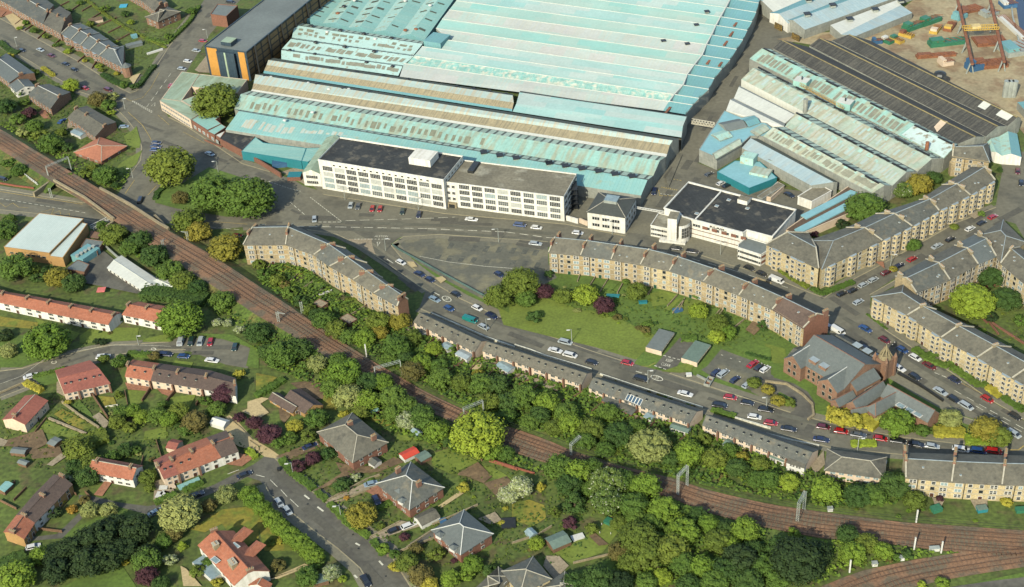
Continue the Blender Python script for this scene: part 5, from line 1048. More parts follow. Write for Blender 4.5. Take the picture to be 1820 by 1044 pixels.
def track_pts(pts,lb,sleep=True):
    c=pts[len(pts)//2]; root=thing('railway_track',lb,'railway track',(c.x,c.y,c.z),'railway tracks')
    L=sum((b-a).length for a,b in zip(pts,pts[1:])); fine=resample(pts,max(4,int(L/6)))
    for s in (-.75,.75):
        P=[]; 
        for i,p in enumerate(fine):
            d=fine[min(i+1,len(fine)-1)]-fine[max(i-1,0)]; d.z=0; d.normalize(); P.append(p+Vector((-d.y,d.x,0))*s)
        mb=MB()
        for a,b in zip(P,P[1:]): mb.bar(a+Vector((0,0,.3)),b+Vector((0,0,.3)),.13)
        mb.build('rail',m_rail,root)
    mb=MB(); N=int(L/1.15); sl_=resample(pts,N)
    for i,p in enumerate(sl_[:-1]):
        d=sl_[i+1]-p; mb.box((p.x,p.y,p.z+.02),(.3,2.5,.12),0,math.atan2(d.y,d.x))
    o=mb.build('sleepers',m_sleeper,root); o['kind']='stuff'
track(.70,.72,"rusty double-rail track on the far side of the main line"); track(.36,.42,"rusty track on the near side of the main line")
track(.12,.15,"third track nearest the bottom, on the right part of the main line",58,NR)
# branch line at bottom right
BU_=GS("*1430,1060 1456,1044 1500,1026 1537,1013 1625,995 1714,981 1820,970 1900,962",.25); BL_=GS("*1560,1075 1613,1046 1689,1029 1760,1017 1820,1008 1900,996 1950,990 1990,980",.25)
BU_=resample(BU_,30); BL_=resample(BL_,30); mb=MB()
for i in range(29): mb.face([BL_[i]+Vector((0,0,-.02)),BL_[i+1]+Vector((0,0,-.02)),BU_[i+1]+Vector((0,0,-.02)),BU_[i]+Vector((0,0,-.02))])
struct(mb.build('railway_bed',m_ballast))
track_pts([b+(u-b)*.72 for u,b in zip(BU_,BL_)],"upper track of the branch line curving away at bottom right"); track_pts([b+(u-b)*.3 for u,b in zip(BU_,BL_)],"lower track of the branch line curving away at bottom right")
sheet('grass_bank',"*1700,1044 1760,1030 1820,1018 1900,1000 1900,1030 1820,1034 1700,1060",m_grass2); sheet('road',"P1300,1044 1600,1000 1819,975 1900,960 1900,1200 1200,1200",m_asph2)
# path strips along the line
# masts and portals
def mast(s,h,lb,lattice=False,arm=None,w=.35):
    g=G(S(s)[0]); 
    # pick ground height near the line
    root=thing('catenary_mast',lb,'mast',(g.x,g.y,0),'railway masts'); mb=MB()
    if lattice:
        for sx in (-.35,.35): mb.bar((g.x+sx,g.y,0),(g.x+sx,g.y,h),.16)
        for k in range(int(h/1.0)): mb.bar((g.x-.35,g.y,k),(g.x+.35,g.y,k+1),.12)
    else: mb.bar((g.x,g.y,0),(g.x,g.y,h),w)
    mb.build('post',m_galv if lattice else m_whitepaint,root)
    if arm:
        q=G(S(arm)[0],h-1); mb=MB(); mb.bar((g.x,g.y,h-1),q,.14); mb.bar((g.x,g.y,h),q,.12); mb.build('arm',m_galv,root)
def portal(s0,s1,h,lb):
    a,b=G(S(s0)[0]),G(S(s1)[0]); root=thing('catenary_portal',lb,'portal',xy((a+b)/2),'railway portals')
    d=xy(b-a).normalized(); n=Vector((-d.y,d.x,0))*.35
    for p in (a,b):
        mb=MB()
        for s in (-1,1): mb.bar(xy(p+n*s,0),xy(p+n*s,h),.12)
        for k in range(int(h)): mb.bar(xy(p-n,k),xy(p+n,k+1),.12)
        mb.build('post',m_galv,root)
    mb=MB()
    for z in (h-.9,h):
        for s in (-1,1): mb.bar(xy(a+n*s,z),xy(b+n*s,z),.1)
    N=int((b-a).length/1.2)
    for k in range(N): mb.bar(xy(a+(b-a)*k/N,h-.9),xy(a+(b-a)*(k+1)/N,h),.1)
    mb.build('beam',m_galv,root)
portal("E350,245","E505,178",10.5,"lattice portal over the tracks beside the bridge at the left")
portal("J845,630","J1025,580",9,"lattice portal over the tracks in the middle of the frame, beside dense trees"); portal("*826,752","*860,738",9,"portal over the tracks beside the large yellow tree")
mast("J165,235",9,"stubby lattice mast on the near side below the first wash house",True,"J205,150"); mast("J330,165",9,"lattice mast on the far bank beside the first wash house",True); mast("J778,455",8,"thin mast on the far bank above the middle portal")
portal("O415,120","O480,60",7,"narrow portal at the white-blossom tree's back"); portal("O1165,400","O1230,330",12,"tall lattice portal at the railway bend above the woods"); portal("P225,585","P270,500",11,"tall lattice portal left of the long bushes, right part")
mast("P1060,588",7,"white concrete mast beside the green bank, right"); mast("P1045,780",7,"white mast with a stay between the two lines"); mast("P1235,803",6.5,"white mast beside the small white cabinet between the lines"); mast("P592,940",7,"white mast on the branch line bank")
mast("E1330,695",9,"lattice mast beside the olive trees right of the bridge",True,"E1270,600"); mast("E1160,755",9,"lattice mast on the near side after the bridge",True,"E1165,650"); mast("E365,365",7,"lattice mast by the roadside under the bridge end",True)
for s,lb in (("P1188,785","white equipment cabinet between the two railway lines"),("P455,505","white equipment cabinet on the grassy bank"),("P768,890","small white cabinet on the branch line bank"),("P957,850","tiny white cabinet beside a bush near the junction"),("J50,190","white equipment cabinet beside the near bank trees")):
    g=G(S(s)[0]); r_=thing('equipment_cabinet',lb,'cabinet',(g.x,g.y,0)); mb=MB(); mb.box((g.x,g.y,0),(2.4 if '1188' in s else 1.3,1,1.6)); mb.build('case',m_whitepaint,r_); mb=MB(); mb.box((g.x,g.y,1.6),(2.6 if '1188' in s else 1.5,1.2,.15)); mb.build('lid',m_galv,r_)
for s,e,lb in (("E185,200","E285,275","white footbridge lattice lying beside the line, left of the bridge"),("E650,590","E770,530","white lattice walkway beside the bridge abutment")):
    a,b=G(S(s)[0]),G(S(e)[0]); r_=thing('lattice_frame',lb,'lattice frame',xy((a+b)/2)); mb=MB(); d=xy(b-a).normalized(); n=Vector((-d.y,d.x,0))*1.1
    for o in (n,-n):
        mb.bar(xy(a+o,1.2),xy(b+o,1.2),.2); mb.bar(xy(a+o,2.4),xy(b+o,2.4),.2)
    for k in range(9): c=a+(b-a)*k/8; mb.bar(xy(c+n,1.2),xy(c-n,1.2),.15); mb.bar(xy(c+n,0),xy(c+n,2.4),.15); mb.bar(xy(c-n,0),xy(c-n,2.4),.15)
    mb.build('frame',m_whitepaint,r_)
# ---------------------------------------------------------------- street lamps
def lamp(s,h,lb,dx=1.6):
    g=G(S(s)[0]); root=thing('street_lamp',lb,'street lamp',(g.x,g.y,0),'street lamps'); mb=MB(); mb.cyl((g.x,g.y,0),.14,h,0,6,.09); mb.bar((g.x,g.y,h),(g.x+dx,g.y-.6,h+.4),.11); mb.build('post',m_galv,root)
    mb=MB(); mb.box((g.x+dx,g.y-.6,h+.3),(1.0,.4,.22)); mb.build('lamp_head',m_whitepaint,root)
for s,h,lb,dx in (("F627,378",9,"street lamp in front of the taller white block's left windows",-1.5),("F1143,450",9,"street lamp beside the blue car in front of the white block",-1.5),("*886.5,431",9,"street lamp on the car park side of the main street",-1.6),("F912,735",8,"street lamp at the tip of the empty car park",1),
 ("G705,620",9,"street lamp in front of the hipped white block",-1.2),("G1465,765",9,"street lamp in front of the white art deco wall",-1.4),("H880,850",8,"street lamp beside the brown forecourt of the side street",1),("K420,350",8,"street lamp beside the silver car on the green",-1),("K955,640",8,"street lamp beside the black car opposite the lock-ups",1),
 ("K1787,815",7,"street lamp at the small car park corner",-1),("N598,550",7,"street lamp beside the golden round tree",-1.2),("N262,250",7,"street lamp beside the purple shrubs at the lower road",-1.2),("A880,770",8,"street lamp at the top-left junction",1),("A120,335",8,"street lamp beside the black car at top left",1),("E935,225",7,"street lamp at the side road wall by the orange bungalow",-1),("E1535,185",8,"street lamp between the green island and the road",-1),
 ("J1622,275",8,"street lamp beside the teal van",1),("P648,90",8,"street lamp above the hip-roofed flats",1),("I975,370",6,"street lamp at the path by the parking bay",1),("A1460,270",7,"street lamp beside the amber and navy block",-1)):
    lamp(s,h,lb,dx)
# ---------------------------------------------------------------- vehicles
def carproto(L,Wd,H,cab0,cab1,bon,kind):
    "x forward. cab0/cab1: rear and front foot of the glasshouse as fractions of length"
    col=bpy.data.materials.new('car_paint_base'); w=Wd/2
    sill,belt=.28,H*.58
    def sec(x,hw,z0,z1,tp): return [Vector((x,-hw,z0)),Vector((x,-hw*1.0,z1*.75+z0*.25)),Vector((x,-hw*tp,z1)),Vector((x,hw*tp,z1)),Vector((x,hw,z1*.75+z0*.25)),Vector((x,hw,z0))]
    xs=[(-L/2,.86,sill+.1,belt*.86,.9),(-L/2+.18,.97,sill,belt*.98,.92),(-L*.25,1,sill,belt,.94),(0,1,sill,belt,.94),(L*.25,1,sill,belt*.97,.94),(L/2-.35,.96,sill,belt*(bon),.9),(L/2,.8,sill+.1,belt*(bon-.16),.86)]
    mb=MB(); SS=[sec(x,w*hw,z0,z1,tp) for x,hw,z0,z1,tp in xs]
    for a,b in zip(SS,SS[1:]):
        for i in range(5): mb.face([a[i],b[i],b[i+1],a[i+1]])
    mb.face(SS[0]); mb.face(SS[-1][::-1])
    x0,x1=-L/2+L*cab0,-L/2+L*cab1; rk=.35 if kind!='van' else .12; fk=.75 if kind!='van' else .35
    B=[Vector((x0,-w*.9,belt*.95)),Vector((x1,-w*.9,belt*.93)),Vector((x1,w*.9,belt*.93)),Vector((x0,w*.9,belt*.95))]; T=[Vector((x0+rk,-w*.74,H)),Vector((x1-fk,-w*.74,H)),Vector((x1-fk,w*.74,H)),Vector((x0+rk,w*.74,H))]
    for i in range(4): mb.face([B[i],B[(i+1)%4],T[(i+1)%4],T[i]])
    mb.face(T)
    for sx in (-.31,.31):
        for sy in (-1,1): pass
    parts={}
    body=proto(mb,'body',[col])
    def pane(a,b,c,d,o,i0=.12,nm='window'):
        mb=MB(); c0=(a+b+c+d)/4; q=[p+(c0-p)*i0+o for p in (a,b,c,d)]; mb.face(q); return proto(mb,nm,[m_glass])
    P=[body]
    o=.03
    P.append(pane(B[1],B[2],T[2],T[1],Vector((o,0,o)),.10,'windscreen'))
    if kind!='van': P.append(pane(B[3],B[0],T[0],T[3],Vector((-o,0,o)),.14,'rear_window'))
    if kind=='van':
        xm=x1-1.3
        for sy in (-1,1):
            a=Vector((xm,sy*w*.9,belt*.95)); b=Vector((x1-.25,sy*w*.9,belt*.95)); c=Vector((x1-.5,sy*w*.76,H*.93)); d=Vector((xm,sy*w*.76,H*.93)); P.append(pane(*((a,b,c,d) if sy<0 else (b,a,d,c)),Vector((0,sy*o,0)),.1))
    else:
        P.append(pane(B[0],B[1],T[1],T[0],Vector((0,-o,o)),.13)); P.append(pane(B[2],B[3],T[3],T[2],Vector((0,o,o)),.13))
    for sx in (-.31,.31):
        for sy in (-1,1):
            mb=MB(); n=10; cx=L*sx; cy=sy*(w-.08)
            ring=[Vector((cx+.31*math.cos(i*2*math.pi/n),0,.31+.31*math.sin(i*2*math.pi/n))) for i in range(n)]
            A=[v+Vector((0,cy+.12*sy,0)) for v in ring]; Bq=[v+Vector((0,cy-.12*sy,0)) for v in ring]
            for i in range(n): mb.face([A[i],A[(i+1)%n],Bq[(i+1)%n],Bq[i]])
            mb.face(A if sy<0 else A[::-1]); c0=Vector((cx,cy+.14*sy,.31)); hb=[c0+(v-Vector((cx,cy+.12*sy,.31)))*.55 for v in A]
            P.append(proto(mb,'wheel',[m_rubber])); mb=MB(); mb.face(hb if sy<0 else hb[::-1]); P.append(proto(mb,'rim',[m_galv]))
    for sy in (-1,1):
        mb=MB(); mb.box((L/2-.12,sy*w*.62,belt*.62),(.16,.34,.16)); P.append(proto(mb,'headlight',[m_lampg]))
        mb=MB(); mb.box((-L/2+.08,sy*w*.68,belt*.66),(.14,.26,.2)); P.append(proto(mb,'tail_light',[m_taill]))
    return P
CP={'hatchback':carproto(4.0,1.75,1.48,.04,.80,.78,'h'),'saloon':carproto(4.6,1.8,1.42,.16,.76,.82,'s'),'estate':carproto(4.6,1.8,1.5,.03,.76,.8,'e'),'people carrier':carproto(4.6,1.85,1.75,.03,.86,.74,'m'),'van':carproto(5.2,2.0,2.2,.01,.90,.62,'van')}
PAINT={}
for nm,c in dict(white=(236,236,230),silver=(176,184,184),black=(34,36,38),red=(176,30,34),navy=(34,44,76),blue=(36,74,128),grey=(92,96,98),maroon=(104,30,38),green=(36,62,56),teal=(20,128,122),pale=(140,160,170)).items():
    m_=bpy.data.materials.new('car_paint_'+nm); m_.use_nodes=True; b_=m_.node_tree.nodes["Principled BSDF"]; b_.inputs["Base Color"].default_value=rgb(c,.95 if nm!='white' else .9); b_.inputs["Roughness"].default_value=.32; b_.inputs["Coat Weight"].default_value=.5; b_.inputs["Coat Roughness"].default_value=.08; PAINT[nm]=m_
CN=dict(navy='dark blue',pale='light blue',green='dark green',maroon='dark red')
def car(s,dirp,col,kind,lb,grp=None,z=0,name='parked_car',sc=1):
    p=S(s)[0]; g=G(p,z+.7); dx,dy=dirp; q=G((p[0]+dx*10,p[1]+dy*10),z+.7); ang=math.atan2(q.y-g.y,q.x-g.x)
    root=thing(name if kind!='van' else 'parked_van',lb,'van' if kind=='van' else 'car',(g.x,g.y,z+.02),grp); root.rotation_euler=(0,0,ang); root.scale=(sc,sc,sc)
    for pr in CP[kind]:
        o=pr.copy(); COL.objects.link(o); o.parent=root
        if o.name.startswith('rim'): o.parent=wh
        elif o.name.startswith('wheel'): wh=o
        if o.name.startswith('body'): o.material_slots[0].link='OBJECT'; o.material_slots[0].material=PAINT[col]
    return root
ABB={'h':'hatchback','s':'saloon','e':'estate','m':'people carrier','v':'van'}
def row(place,grp,data,d=None):
    "data: 'px,py colour kind[ dx,dy]' ; labels give colour, kind and place in the row"
    seen={}
    for i,t in enumerate(data.split(';')):
        f=t.split(); dd=tuple(map(float,f[3].split(','))) if len(f)>3 else d
        cn=CN.get(f[1],f[1]); car(f[0],dd,f[1],ABB[f[2]],f"{cn} {ABB[f[2]]}, {ORD[i]} from the left {place}",grp)
row("parked nose-in before the white block",'cars in front of the white building',"F665,415 silver h;F718,420 grey s;F817,438 red h;F872,440 red h;F1030,458 green h;F1145,480 navy h",(-.32,1))
row("on the main street by the white block",'cars on the main street',"F410,512 silver h 0,1;F1515,512 white s;G55,552 blue m;G172,570 white h;G165,683 silver e;G462,607 white h",(1,.12))
row("between tenement and empty car park",'cars beside the empty car park',"F1018,815 white h;F1150,897 navy s;F1222,937 navy h;J1405,12 black h;J1255,45 pale s;J1357,110 blue h;J1555,107 white h;J1655,162 navy e;J1600,240 silver h",(1,.5))
car("F1708,900",(1,.6),'navy','hatchback',"dark blue car alone on the empty fenced car park")
car("J1505,190",(1,.35),'teal','van',"teal van parked beside the brown gable end")
row("on the road below the green",'cars along the road below the green',"K305,405 white s;K375,347 silver m;K408,438 white m;K560,490 black h;K812,493 red h;K905,605 black m;K1218,710 white s",(1,.25))
row("on the road from the small car park",'cars along the lower road',"K1460,793 black m;K1535,735 red h;K1655,775 black h;K1705,872 white h;K1785,822 black e;L40,915 red h;L165,957 black s;L410,943 maroon h;L395,1032 navy s;L535,973 red h;L535,1145 black m;L655,997 grey s;L795,1182 silver e;L810,1024 red h;L935,1040 black s;P1062,37 black s;P1175,50 silver h;P1375,72 white m;P1498,82 blue m;P1605,85 red m",(1,.16))
row("in the small car park",'cars in the small car park',"K1435,560 navy h;K1485,567 silver m;K1568,610 navy h;K1655,645 silver h;K1693,500 red s;K1738,523 black h;K1780,537 white h",(1,-.75))
row("on the church street, far kerb",'cars on the church street far kerb',"L705,253 blue s;L840,333 maroon h;L965,400 blue h;L1055,455 white h;L1155,512 maroon s;L1333,613 navy h;L1562,747 red h;L1755,867 black h",(1,.58))
row("on the church street, church side",'cars on the church street church side',"L450,240 silver h;L510,268 white v;L707,392 black h;L940,527 white s;L1052,590 black h;L1233,693 silver s;L1325,748 black h;L1412,795 silver m;L1745,990 silver m",(1,.6))
row("up the side street, far kerb",'cars along the side street far kerb',"H540,1035 black h;H615,1012 black h;H690,972 silver h;H760,937 silver h;H850,887 maroon h;H943,838 navy h;H1032,792 red h;H1208,700 silver s;H1302,653 black h;H1440,578 white h;H1522,537 black h;H1600,495 red h",(1,-.52))
car("L655,65",(1,-.52),'silver','hatchback',"silver car at the corner opposite the yellow tenement")
row("between the tenements and deco building",'cars beside the deco building',"G1158,717 black h 1,.1;G1268,738 black e 1,.12;G1668,855 black h;G1755,895 black h;H80,940 white v",(1,.42))
row("in the factory yard",'cars in the factory yard',"G1000,318 navy m -.3,1;G1385,195 grey h;G1470,258 white h;G1510,275 black h;H170,340 black s 1,.5",(1,-.5))
row("on the top right lane",'cars at the right edge',"H1775,175 maroon h;H1800,258 black h",(0,1))
row("beside the amber and navy block",'cars beside the clad block',"A1200,600 red h .5,-1;A1278,482 silver h;A1320,430 white h;A1380,355 silver h;A1427,287 red h;A1620,15 black m",(1,.15))
row("on the top left road",'cars on the top left road',"A155,355 black h;A283,350 silver s;A360,390 maroon s;A460,450 black s;A522,490 black h;A600,620 red h;A760,630 maroon m",(1,.45))
row("in the gardens near the top-left junction",'cars in top-left gardens',"A435,850 blue s .7,-.5;A870,890 pale h 1,-.1",(1,0))
row("parked abreast on the side road",'dark blue cars abreast',"A1098,1003 navy h;A1095,1028 navy s;A1090,1052 blue h",(1,.05))
car("E1475,52",(1,.42),'pale','saloon',"light blue saloon alone on the road by the brick wall"); car("E985,378",(.4,-1),'black','van',"black van with a white front on the side road by the bridge",sc=.85); car("E20,230",(1,.3),'black','van',"black van at the left edge behind the railway",sc=.8); car("E1665,628",(1,.1),'maroon','hatchback',"dark red car half hidden behind the tenement's left end")
row("in the nose-in bay by the round tree",'cars in the parking bay',"I1270,340 silver v;I1343,343 green m;I1408,343 silver m;I1478,347 red h;I1650,383 green h",(-.3,1))
row("on the crescent road",'cars on the crescent road',"I215,585 white s 1,-.3;I725,448 white e 1,-.1;I1035,430 black h;I1165,432 navy e;I1290,447 blue h;I1490,475 white s 1,.15",(1,.08))
row("on the lower road by the rubble yard",'cars by the rubble yard',"M1095,512 pale s .8,-.4;M1380,393 black e 1,-.4;M1718,250 black s 1,-.4",(1,-.4))
car("M232,757",(1,-.25),'white','hatchback',"white car beside the yellow gabled house"); row("under the street trees",'cars under the street trees',"N160,447 silver h;N220,503 silver h",(.75,1))
car("N770,997",(.6,1),'black','saloon',"black saloon driving down the lower road",name='moving_car'); car("N378,50",(1,-.4),'navy','saloon',"dark blue saloon on the villa forecourt"); row("on the villa drives",'cars on the villa drives',"N815,313 pale s 1,-.25;N845,428 navy h .6,1;N975,640 black h 1,-.4;N1075,607 white e 1,-.4",(1,-.4))
# crane yard
cy_=thing('gantry_crane','yellow travelling crane on two long rusty beams in the tan yard','crane',G(S("q720,500")[0]))
for s0,s1 in (("q400,0","q600,880"),("q845,0","q1035,850")):
    A,B=G(S(s0)[0],9),G(S(s1)[0],9); mb=MB(); mb.bar(A,B,1.1); mb.build('runway_beam',m_rust,cy_)
    for k in range(4): c=A+(B-A)*(.05+.3*k); mb=MB(); mb.bar(xy(c-Vector((1.4,0,0)),0),c,.45); mb.bar(xy(c+Vector((1.4,0,0)),0),c,.45); mb.build('trestle',m_galv,cy_)
A,B=G(S("q490,420")[0],10.5),G(S("q960,400")[0],10.5)
for o in (0,2.6):
    mb=MB(); v=Vector((0,o,0)); mb.bar(A+v,B+v,.4); mb.bar(A+v+Vector((0,0,1.6)),B+v+Vector((0,0,1.6)),.4)
    for k in range(16): c=A+(B-A)*k/15; mb.bar(c+v,c+v+Vector((0,0,1.6)),.25)
    mb.build('bridge_girder',m_yellow,cy_)
g=A+(B-A)*.35; mb=MB(); mb.box((g.x,g.y+1.3,11.5),(3.6,3,1.6)); mb.build('trolley',mat('crane_trolley',(214,190,130),1,.7),cy_)
def junk(s,dims,m1,ang,lb,cat,z2=None,m2=None):
    g=G(S(s)[0]); r_=thing(cat.replace(' ','_'),lb,cat,(g.x,g.y,0)); mb=MB(); x,y,z=dims
    mb.box((g.x,g.y,0),dims,0,ang); mb.build('bed',m1,r_)
    c,s_=math.cos(ang),math.sin(ang); mb=MB(); mb.box((g.x-c*x*.3,g.y-s_*x*.3,z),(x*.34,y*.8,z*.8),0,ang); mb.build('cab',m2 or m1,r_)
    mb=MB()
    for k in range(6): t=(k-2.5)/6; mb.bar((g.x+c*x*t-s_*y*.5,g.y+s_*x*t+c*y*.5,z),(g.x+c*x*(t+.1)+s_*y*.5,g.y+s_*x*(t+.1)-c*y*.5,z+z*.5),.3)
    mb.build('frame',m_rust,r_)
junk("n1830,330",(9,4,3),m_green,.5,"dark green long boiler-like tank, left one in the crane yard",'machine'); junk("q20,310",(10,4,3),m_green,.5,"green tank beside the first one in the crane yard",'machine')
junk("q95,425",(7,3.4,2),m_yellow,1.0,"yellow machine bed with pale top in the crane yard",'machine',m2=m_cream); junk("q290,385",(8,3.6,2),m_rust,1.0,"rusty machine with a yellow end in the crane yard",'machine',m2=m_yellow); junk("q260,600",(16,4.5,2.6),m_green,.1,"long green vessel with a yellow end below the crane",'machine')
junk("n1540,490",(5,3,2),m_green,-1.0,"green and white machine beside the black sheds",'machine',m2=m_whitepaint); junk("n1650,480",(6,3,2),m_yellow,-1.0,"yellow ended green machine beside the black sheds",'machine',m2=m_green); junk("n1420,495",(4,3,2),m_blue,0,"blue skip beside the black sheds",'skip'); junk("n1760,420",(6,3,2),m_yellow,-.8,"orange and yellow machine in the crane yard",'machine',m2=m_rust)
junk("q620,940",(6,5,4),m_blue,.3,"bright blue machine at the foot of the crane runway",'machine'); junk("q820,900",(14,6,2.6),m_rust,.05,"rusty steel stack between the crane trestles",'steel stack'); junk("q840,570",(13,9,1),m_rust,0,"dark red steel plates laid under the crane",'steel plates'); junk("q100,770",(16,3,1.5),m_rust,.02,"row of red steel sections near the yard lane",'steel stack'); junk("q230,870",(5,5,2.4),m_cream,.2,"cream cabin beside the steel sections",'cabin')
junk("q420,250",(6,4,3),m_teald,.6,"blue-grey machine behind the left crane beam",'machine'); junk("q820,200",(7,5,2),m_galv,.4,"grey frames stacked between the crane beams",'machine'); junk("q560,140",(10,6,1.4),m_rust,.3,"brown steel frames at the top of the crane yard",'steel stack'); junk("q1230,690",(15,10,3),m_galv,.2,"grey-blue steel scrap heap at the right edge",'scrap heap',m2=m_teald); junk("q1170,400",(4,26,1.2),m_whitepaint,.12,"long white pipe run along the dock edge",'pipe run'); junk("q1080,80",(6,6,2.4),m_blue,.1,"blue and white container near the dock edge",'container',m2=m_whitepaint)
pt=thing('process_pipes','three upright silver pipes and pale tanks behind the black roof end','plant',G(S("*1795,170")[0])); 
for k in range(3):
    A=G(S(f"D{1700+k*28},590")[0],9); mb=MB(); mb.cyl((A.x,A.y,0),1.2,11,0,10); mb.build('pipe',m_galv,pt)
mb=MB(); g=G(S("m960,120")[0],3); mb.box((g.x+8,g.y+2,0),(12,7,5),0,.1,top=1); mb.build('tank_house',[m_greywall,m_teald],pt)
# ---------------------------------------------------------------- lawns, drives and beds
LW=[("M500,640 850,480 960,560 560,700 440,700",m_grass2),("M1340,640 1560,500 1819,470 1819,700 1700,780 1560,600 1440,660",m_grass3),("*440,905 470,900 540,960 520,975 460,940",m_grass3),("M440,1044 600,960 850,880 960,1044",m_grass2),("N0,540 60,560 300,790 60,790",m_grass3),
("N1230,110 1380,60 1560,165 1370,250 1240,190",m_grass),("N1520,200 1640,190 1819,290 1819,330 1600,250",m_grass),("O0,460 120,430 230,470 240,560 140,620 0,570",m_grass3),("O300,810 540,670 700,560 760,640 640,800 420,880",m_grass),("O420,950 760,810 900,950 700,1000 480,1010",m_grass2),
("K-100,100 20,170 300,90 560,130 780,200 1000,300 950,420 640,400 300,320 -60,230",m_grass),("L0,360 140,400 150,500 60,500 0,430",m_grass),("I560,310 640,250 980,250 960,340 560,360",m_grass),("I1010,330 1190,290 1200,350 1000,350",m_grass),("I0,170 270,215 260,260 0,240",m_grass3),("I240,180 560,290 520,340 300,260",m_grass),
("I0,320 180,300 480,300 470,420 150,530 0,530",m_grass2),("E1290,260 1470,150 1720,230 1780,480 1600,500 1240,440 1090,400 1100,340 1180,290",m_grass2),("E850,120 1000,30 960,130 850,210 760,230",m_grass),("A930,920 960,890 990,1000 980,1044 900,1044 870,960",m_grass),("I1380,290 1640,300 1760,370 1819,400 1819,540 1730,520 1760,390 1560,330",m_grass2),
("I240,610 460,530 490,570 400,640 300,660",m_grass2),("I690,730 800,740 820,790 740,820",m_grass3),("I890,690 1050,690 1000,780 900,800",m_grass),("I1200,740 1380,720 1330,820 1180,800",m_grass),("I1230,480 1360,495 1330,550 1200,530",m_grass),("I1470,790 1600,760 1560,860 1440,840",m_grass),("I380,860 440,820 660,940 560,980",m_grass3),("I320,900 560,990 530,1030 270,980",m_grass),("I500,800 560,760 640,850 660,890",m_grass2),
("I1020,980 1170,950 1170,1030 1010,1040",m_grass),("J0,570 150,600 50,700 0,690",m_grass3),("J240,640 430,620 560,740 400,760",m_soil),("J480,700 600,760 560,830 460,820",m_grass3),("J840,860 980,900 960,960 800,900",m_grass3),("J1000,1000 1180,990 1180,1044 980,1044",m_grass),("J1110,380 1200,340 1330,400 1240,470 1100,420",m_grass2),("J1280,480 1400,440 1430,490 1340,540",m_grass),("J1450,560 1600,560 1560,610 1450,600",m_grass3),
("J380,30 520,-40 600,0 480,90",m_grass2),("J530,120 680,40 760,100 640,140",m_grass),("F120,880 200,830 330,900 230,950",m_grass3),("F260,980 400,900 500,980 380,1044",m_grass2),("G390,920 580,910 540,980 400,960",m_grass2),("G590,950 760,960 700,1020 590,1020",m_grass2),("y80,640 200,610 330,650 240,740 100,760",m_grass),("y330,690 380,680 260,800 210,780",m_grass),("y400,700 560,700 600,832 380,832",m_grass),
("K1050,560 1290,480 1260,560 1180,570",m_grass),("K1530,380 1600,320 1819,400 1819,480 1600,420",m_grass2),("r640,140 600,0",m_grass)] 
for s,m_ in LW:
    P=GS(s)
    if len(P)>2: sheet('lawn',P,m_)
for s,m_ in (("w0,340 130,300 200,310 120,360 200,440 100,500 0,440",m_gravel),("w290,400 340,400 400,470 340,540 300,500",m_soil),("I1700,840 1819,790 1819,910 1760,870",m_gravel),("I1600,880 1700,960 1780,1044 1700,1044 1560,960",m_gravel),("M1580,0 1700,-20 1819,60 1819,90 1680,60",m_gravel),("M1090,300 1150,290 1240,310 1080,440",m_slab),("M1470,200 1640,100 1800,130 1700,200 1560,180",m_redslab),("M660,400 740,300 790,310 720,410",m_redslab),
  ("N140,130 430,20 460,60 240,150",m_soil),("N560,170 700,200 850,200 980,130 1040,170 860,240 720,250 430,370 410,370 600,250",m_soil),("N500,440 760,320 870,330 850,370 760,370 520,450",m_slab),("N760,370 870,330 940,430 880,450 820,400",m_redslab),("N810,690 1010,580 1140,600 1160,620 850,715",m_slab),("N1080,740 1240,640 1290,680 1110,780",m_asph2),("N1280,480 1440,370 1460,390 1300,495",m_gravel),("N1560,570 1680,520 1730,580 1650,610",m_slab),("N1400,260 1560,170 1660,270 1600,320 1480,270",m_soil),("N1600,320 1760,270 1819,330 1700,420",m_soil),("N80,1000 400,860 430,880 160,990 60,1000",m_gravel),
  ("M1270,900 1310,920 1420,1044 1290,1044",m_gravel),("O540,690 585,670 680,750 610,760",m_soil),("O240,830 330,830 400,900 300,1000 220,900",m_slab),("O660,570 740,480 750,500 700,570",m_soil),("M0,30 300,-60 340,40 200,110 80,60 0,60",m_soil),("M200,90 420,60 450,130 230,150",m_soil),("M0,0 60,20 30,60 0,60",m_slab),("M330,190 430,110 470,130 370,200",m_slab),
  ("I400,640 440,600 500,700 460,740 400,710",m_slab),("I880,640 1060,660 1040,700 900,690",m_redslab),("I1100,680 1240,690 1200,740 1140,720",m_redslab),("I650,880 700,850 770,920 740,970",m_slab),("A30,110 80,90 190,170 120,220",m_gravel),("A0,60 60,40 90,100 0,130",m_redslab),("A910,560 930,540 990,520 940,600",m_gravel),("A270,800 310,770 360,840 310,840",m_redslab),("A1370,500 1450,400 1490,520 1400,515",m_slab),("A480,860 640,900 600,960 470,920",m_slab),
  ("J1000,240 1200,200 1230,330 1110,340",m_slab),("J1500,540 1560,480 1600,520 1540,560",m_gravel),("J1600,450 1819,560 1780,600 1600,520",m_slab),("K0,560 340,660 320,700 40,620",m_slab),("K820,900 870,870 1000,900 900,950",m_slab),("K1020,890 1120,900 1100,940 1020,920",m_slab),("P320,200 410,90 420,190 350,260",m_slab),("P1440,440 1560,430 1560,520 1480,510",m_slab),("P1170,420 1260,440 1230,500 1190,470",m_slab),("E590,870 700,720 800,800 1000,1044 960,1044 600,970",m_asph2),("E640,600 720,620 690,660 630,650",m_redst),
  ("F1060,820 1110,820 1135,855 1095,860",m_gravel),("F1260,935 1310,922 1340,945 1300,972",m_gravel),("G1200,60 1100,300 1080,230",m_asph),("H1430,490 1500,460 1540,480 1470,520",m_slab),("H770,820 830,820 840,870",m_redslab),("t900,560 1040,600 1000,640",m_slab),("K1640,270 1700,200 1760,250 1700,310",m_soil)):
    sheet('path',s,m_)
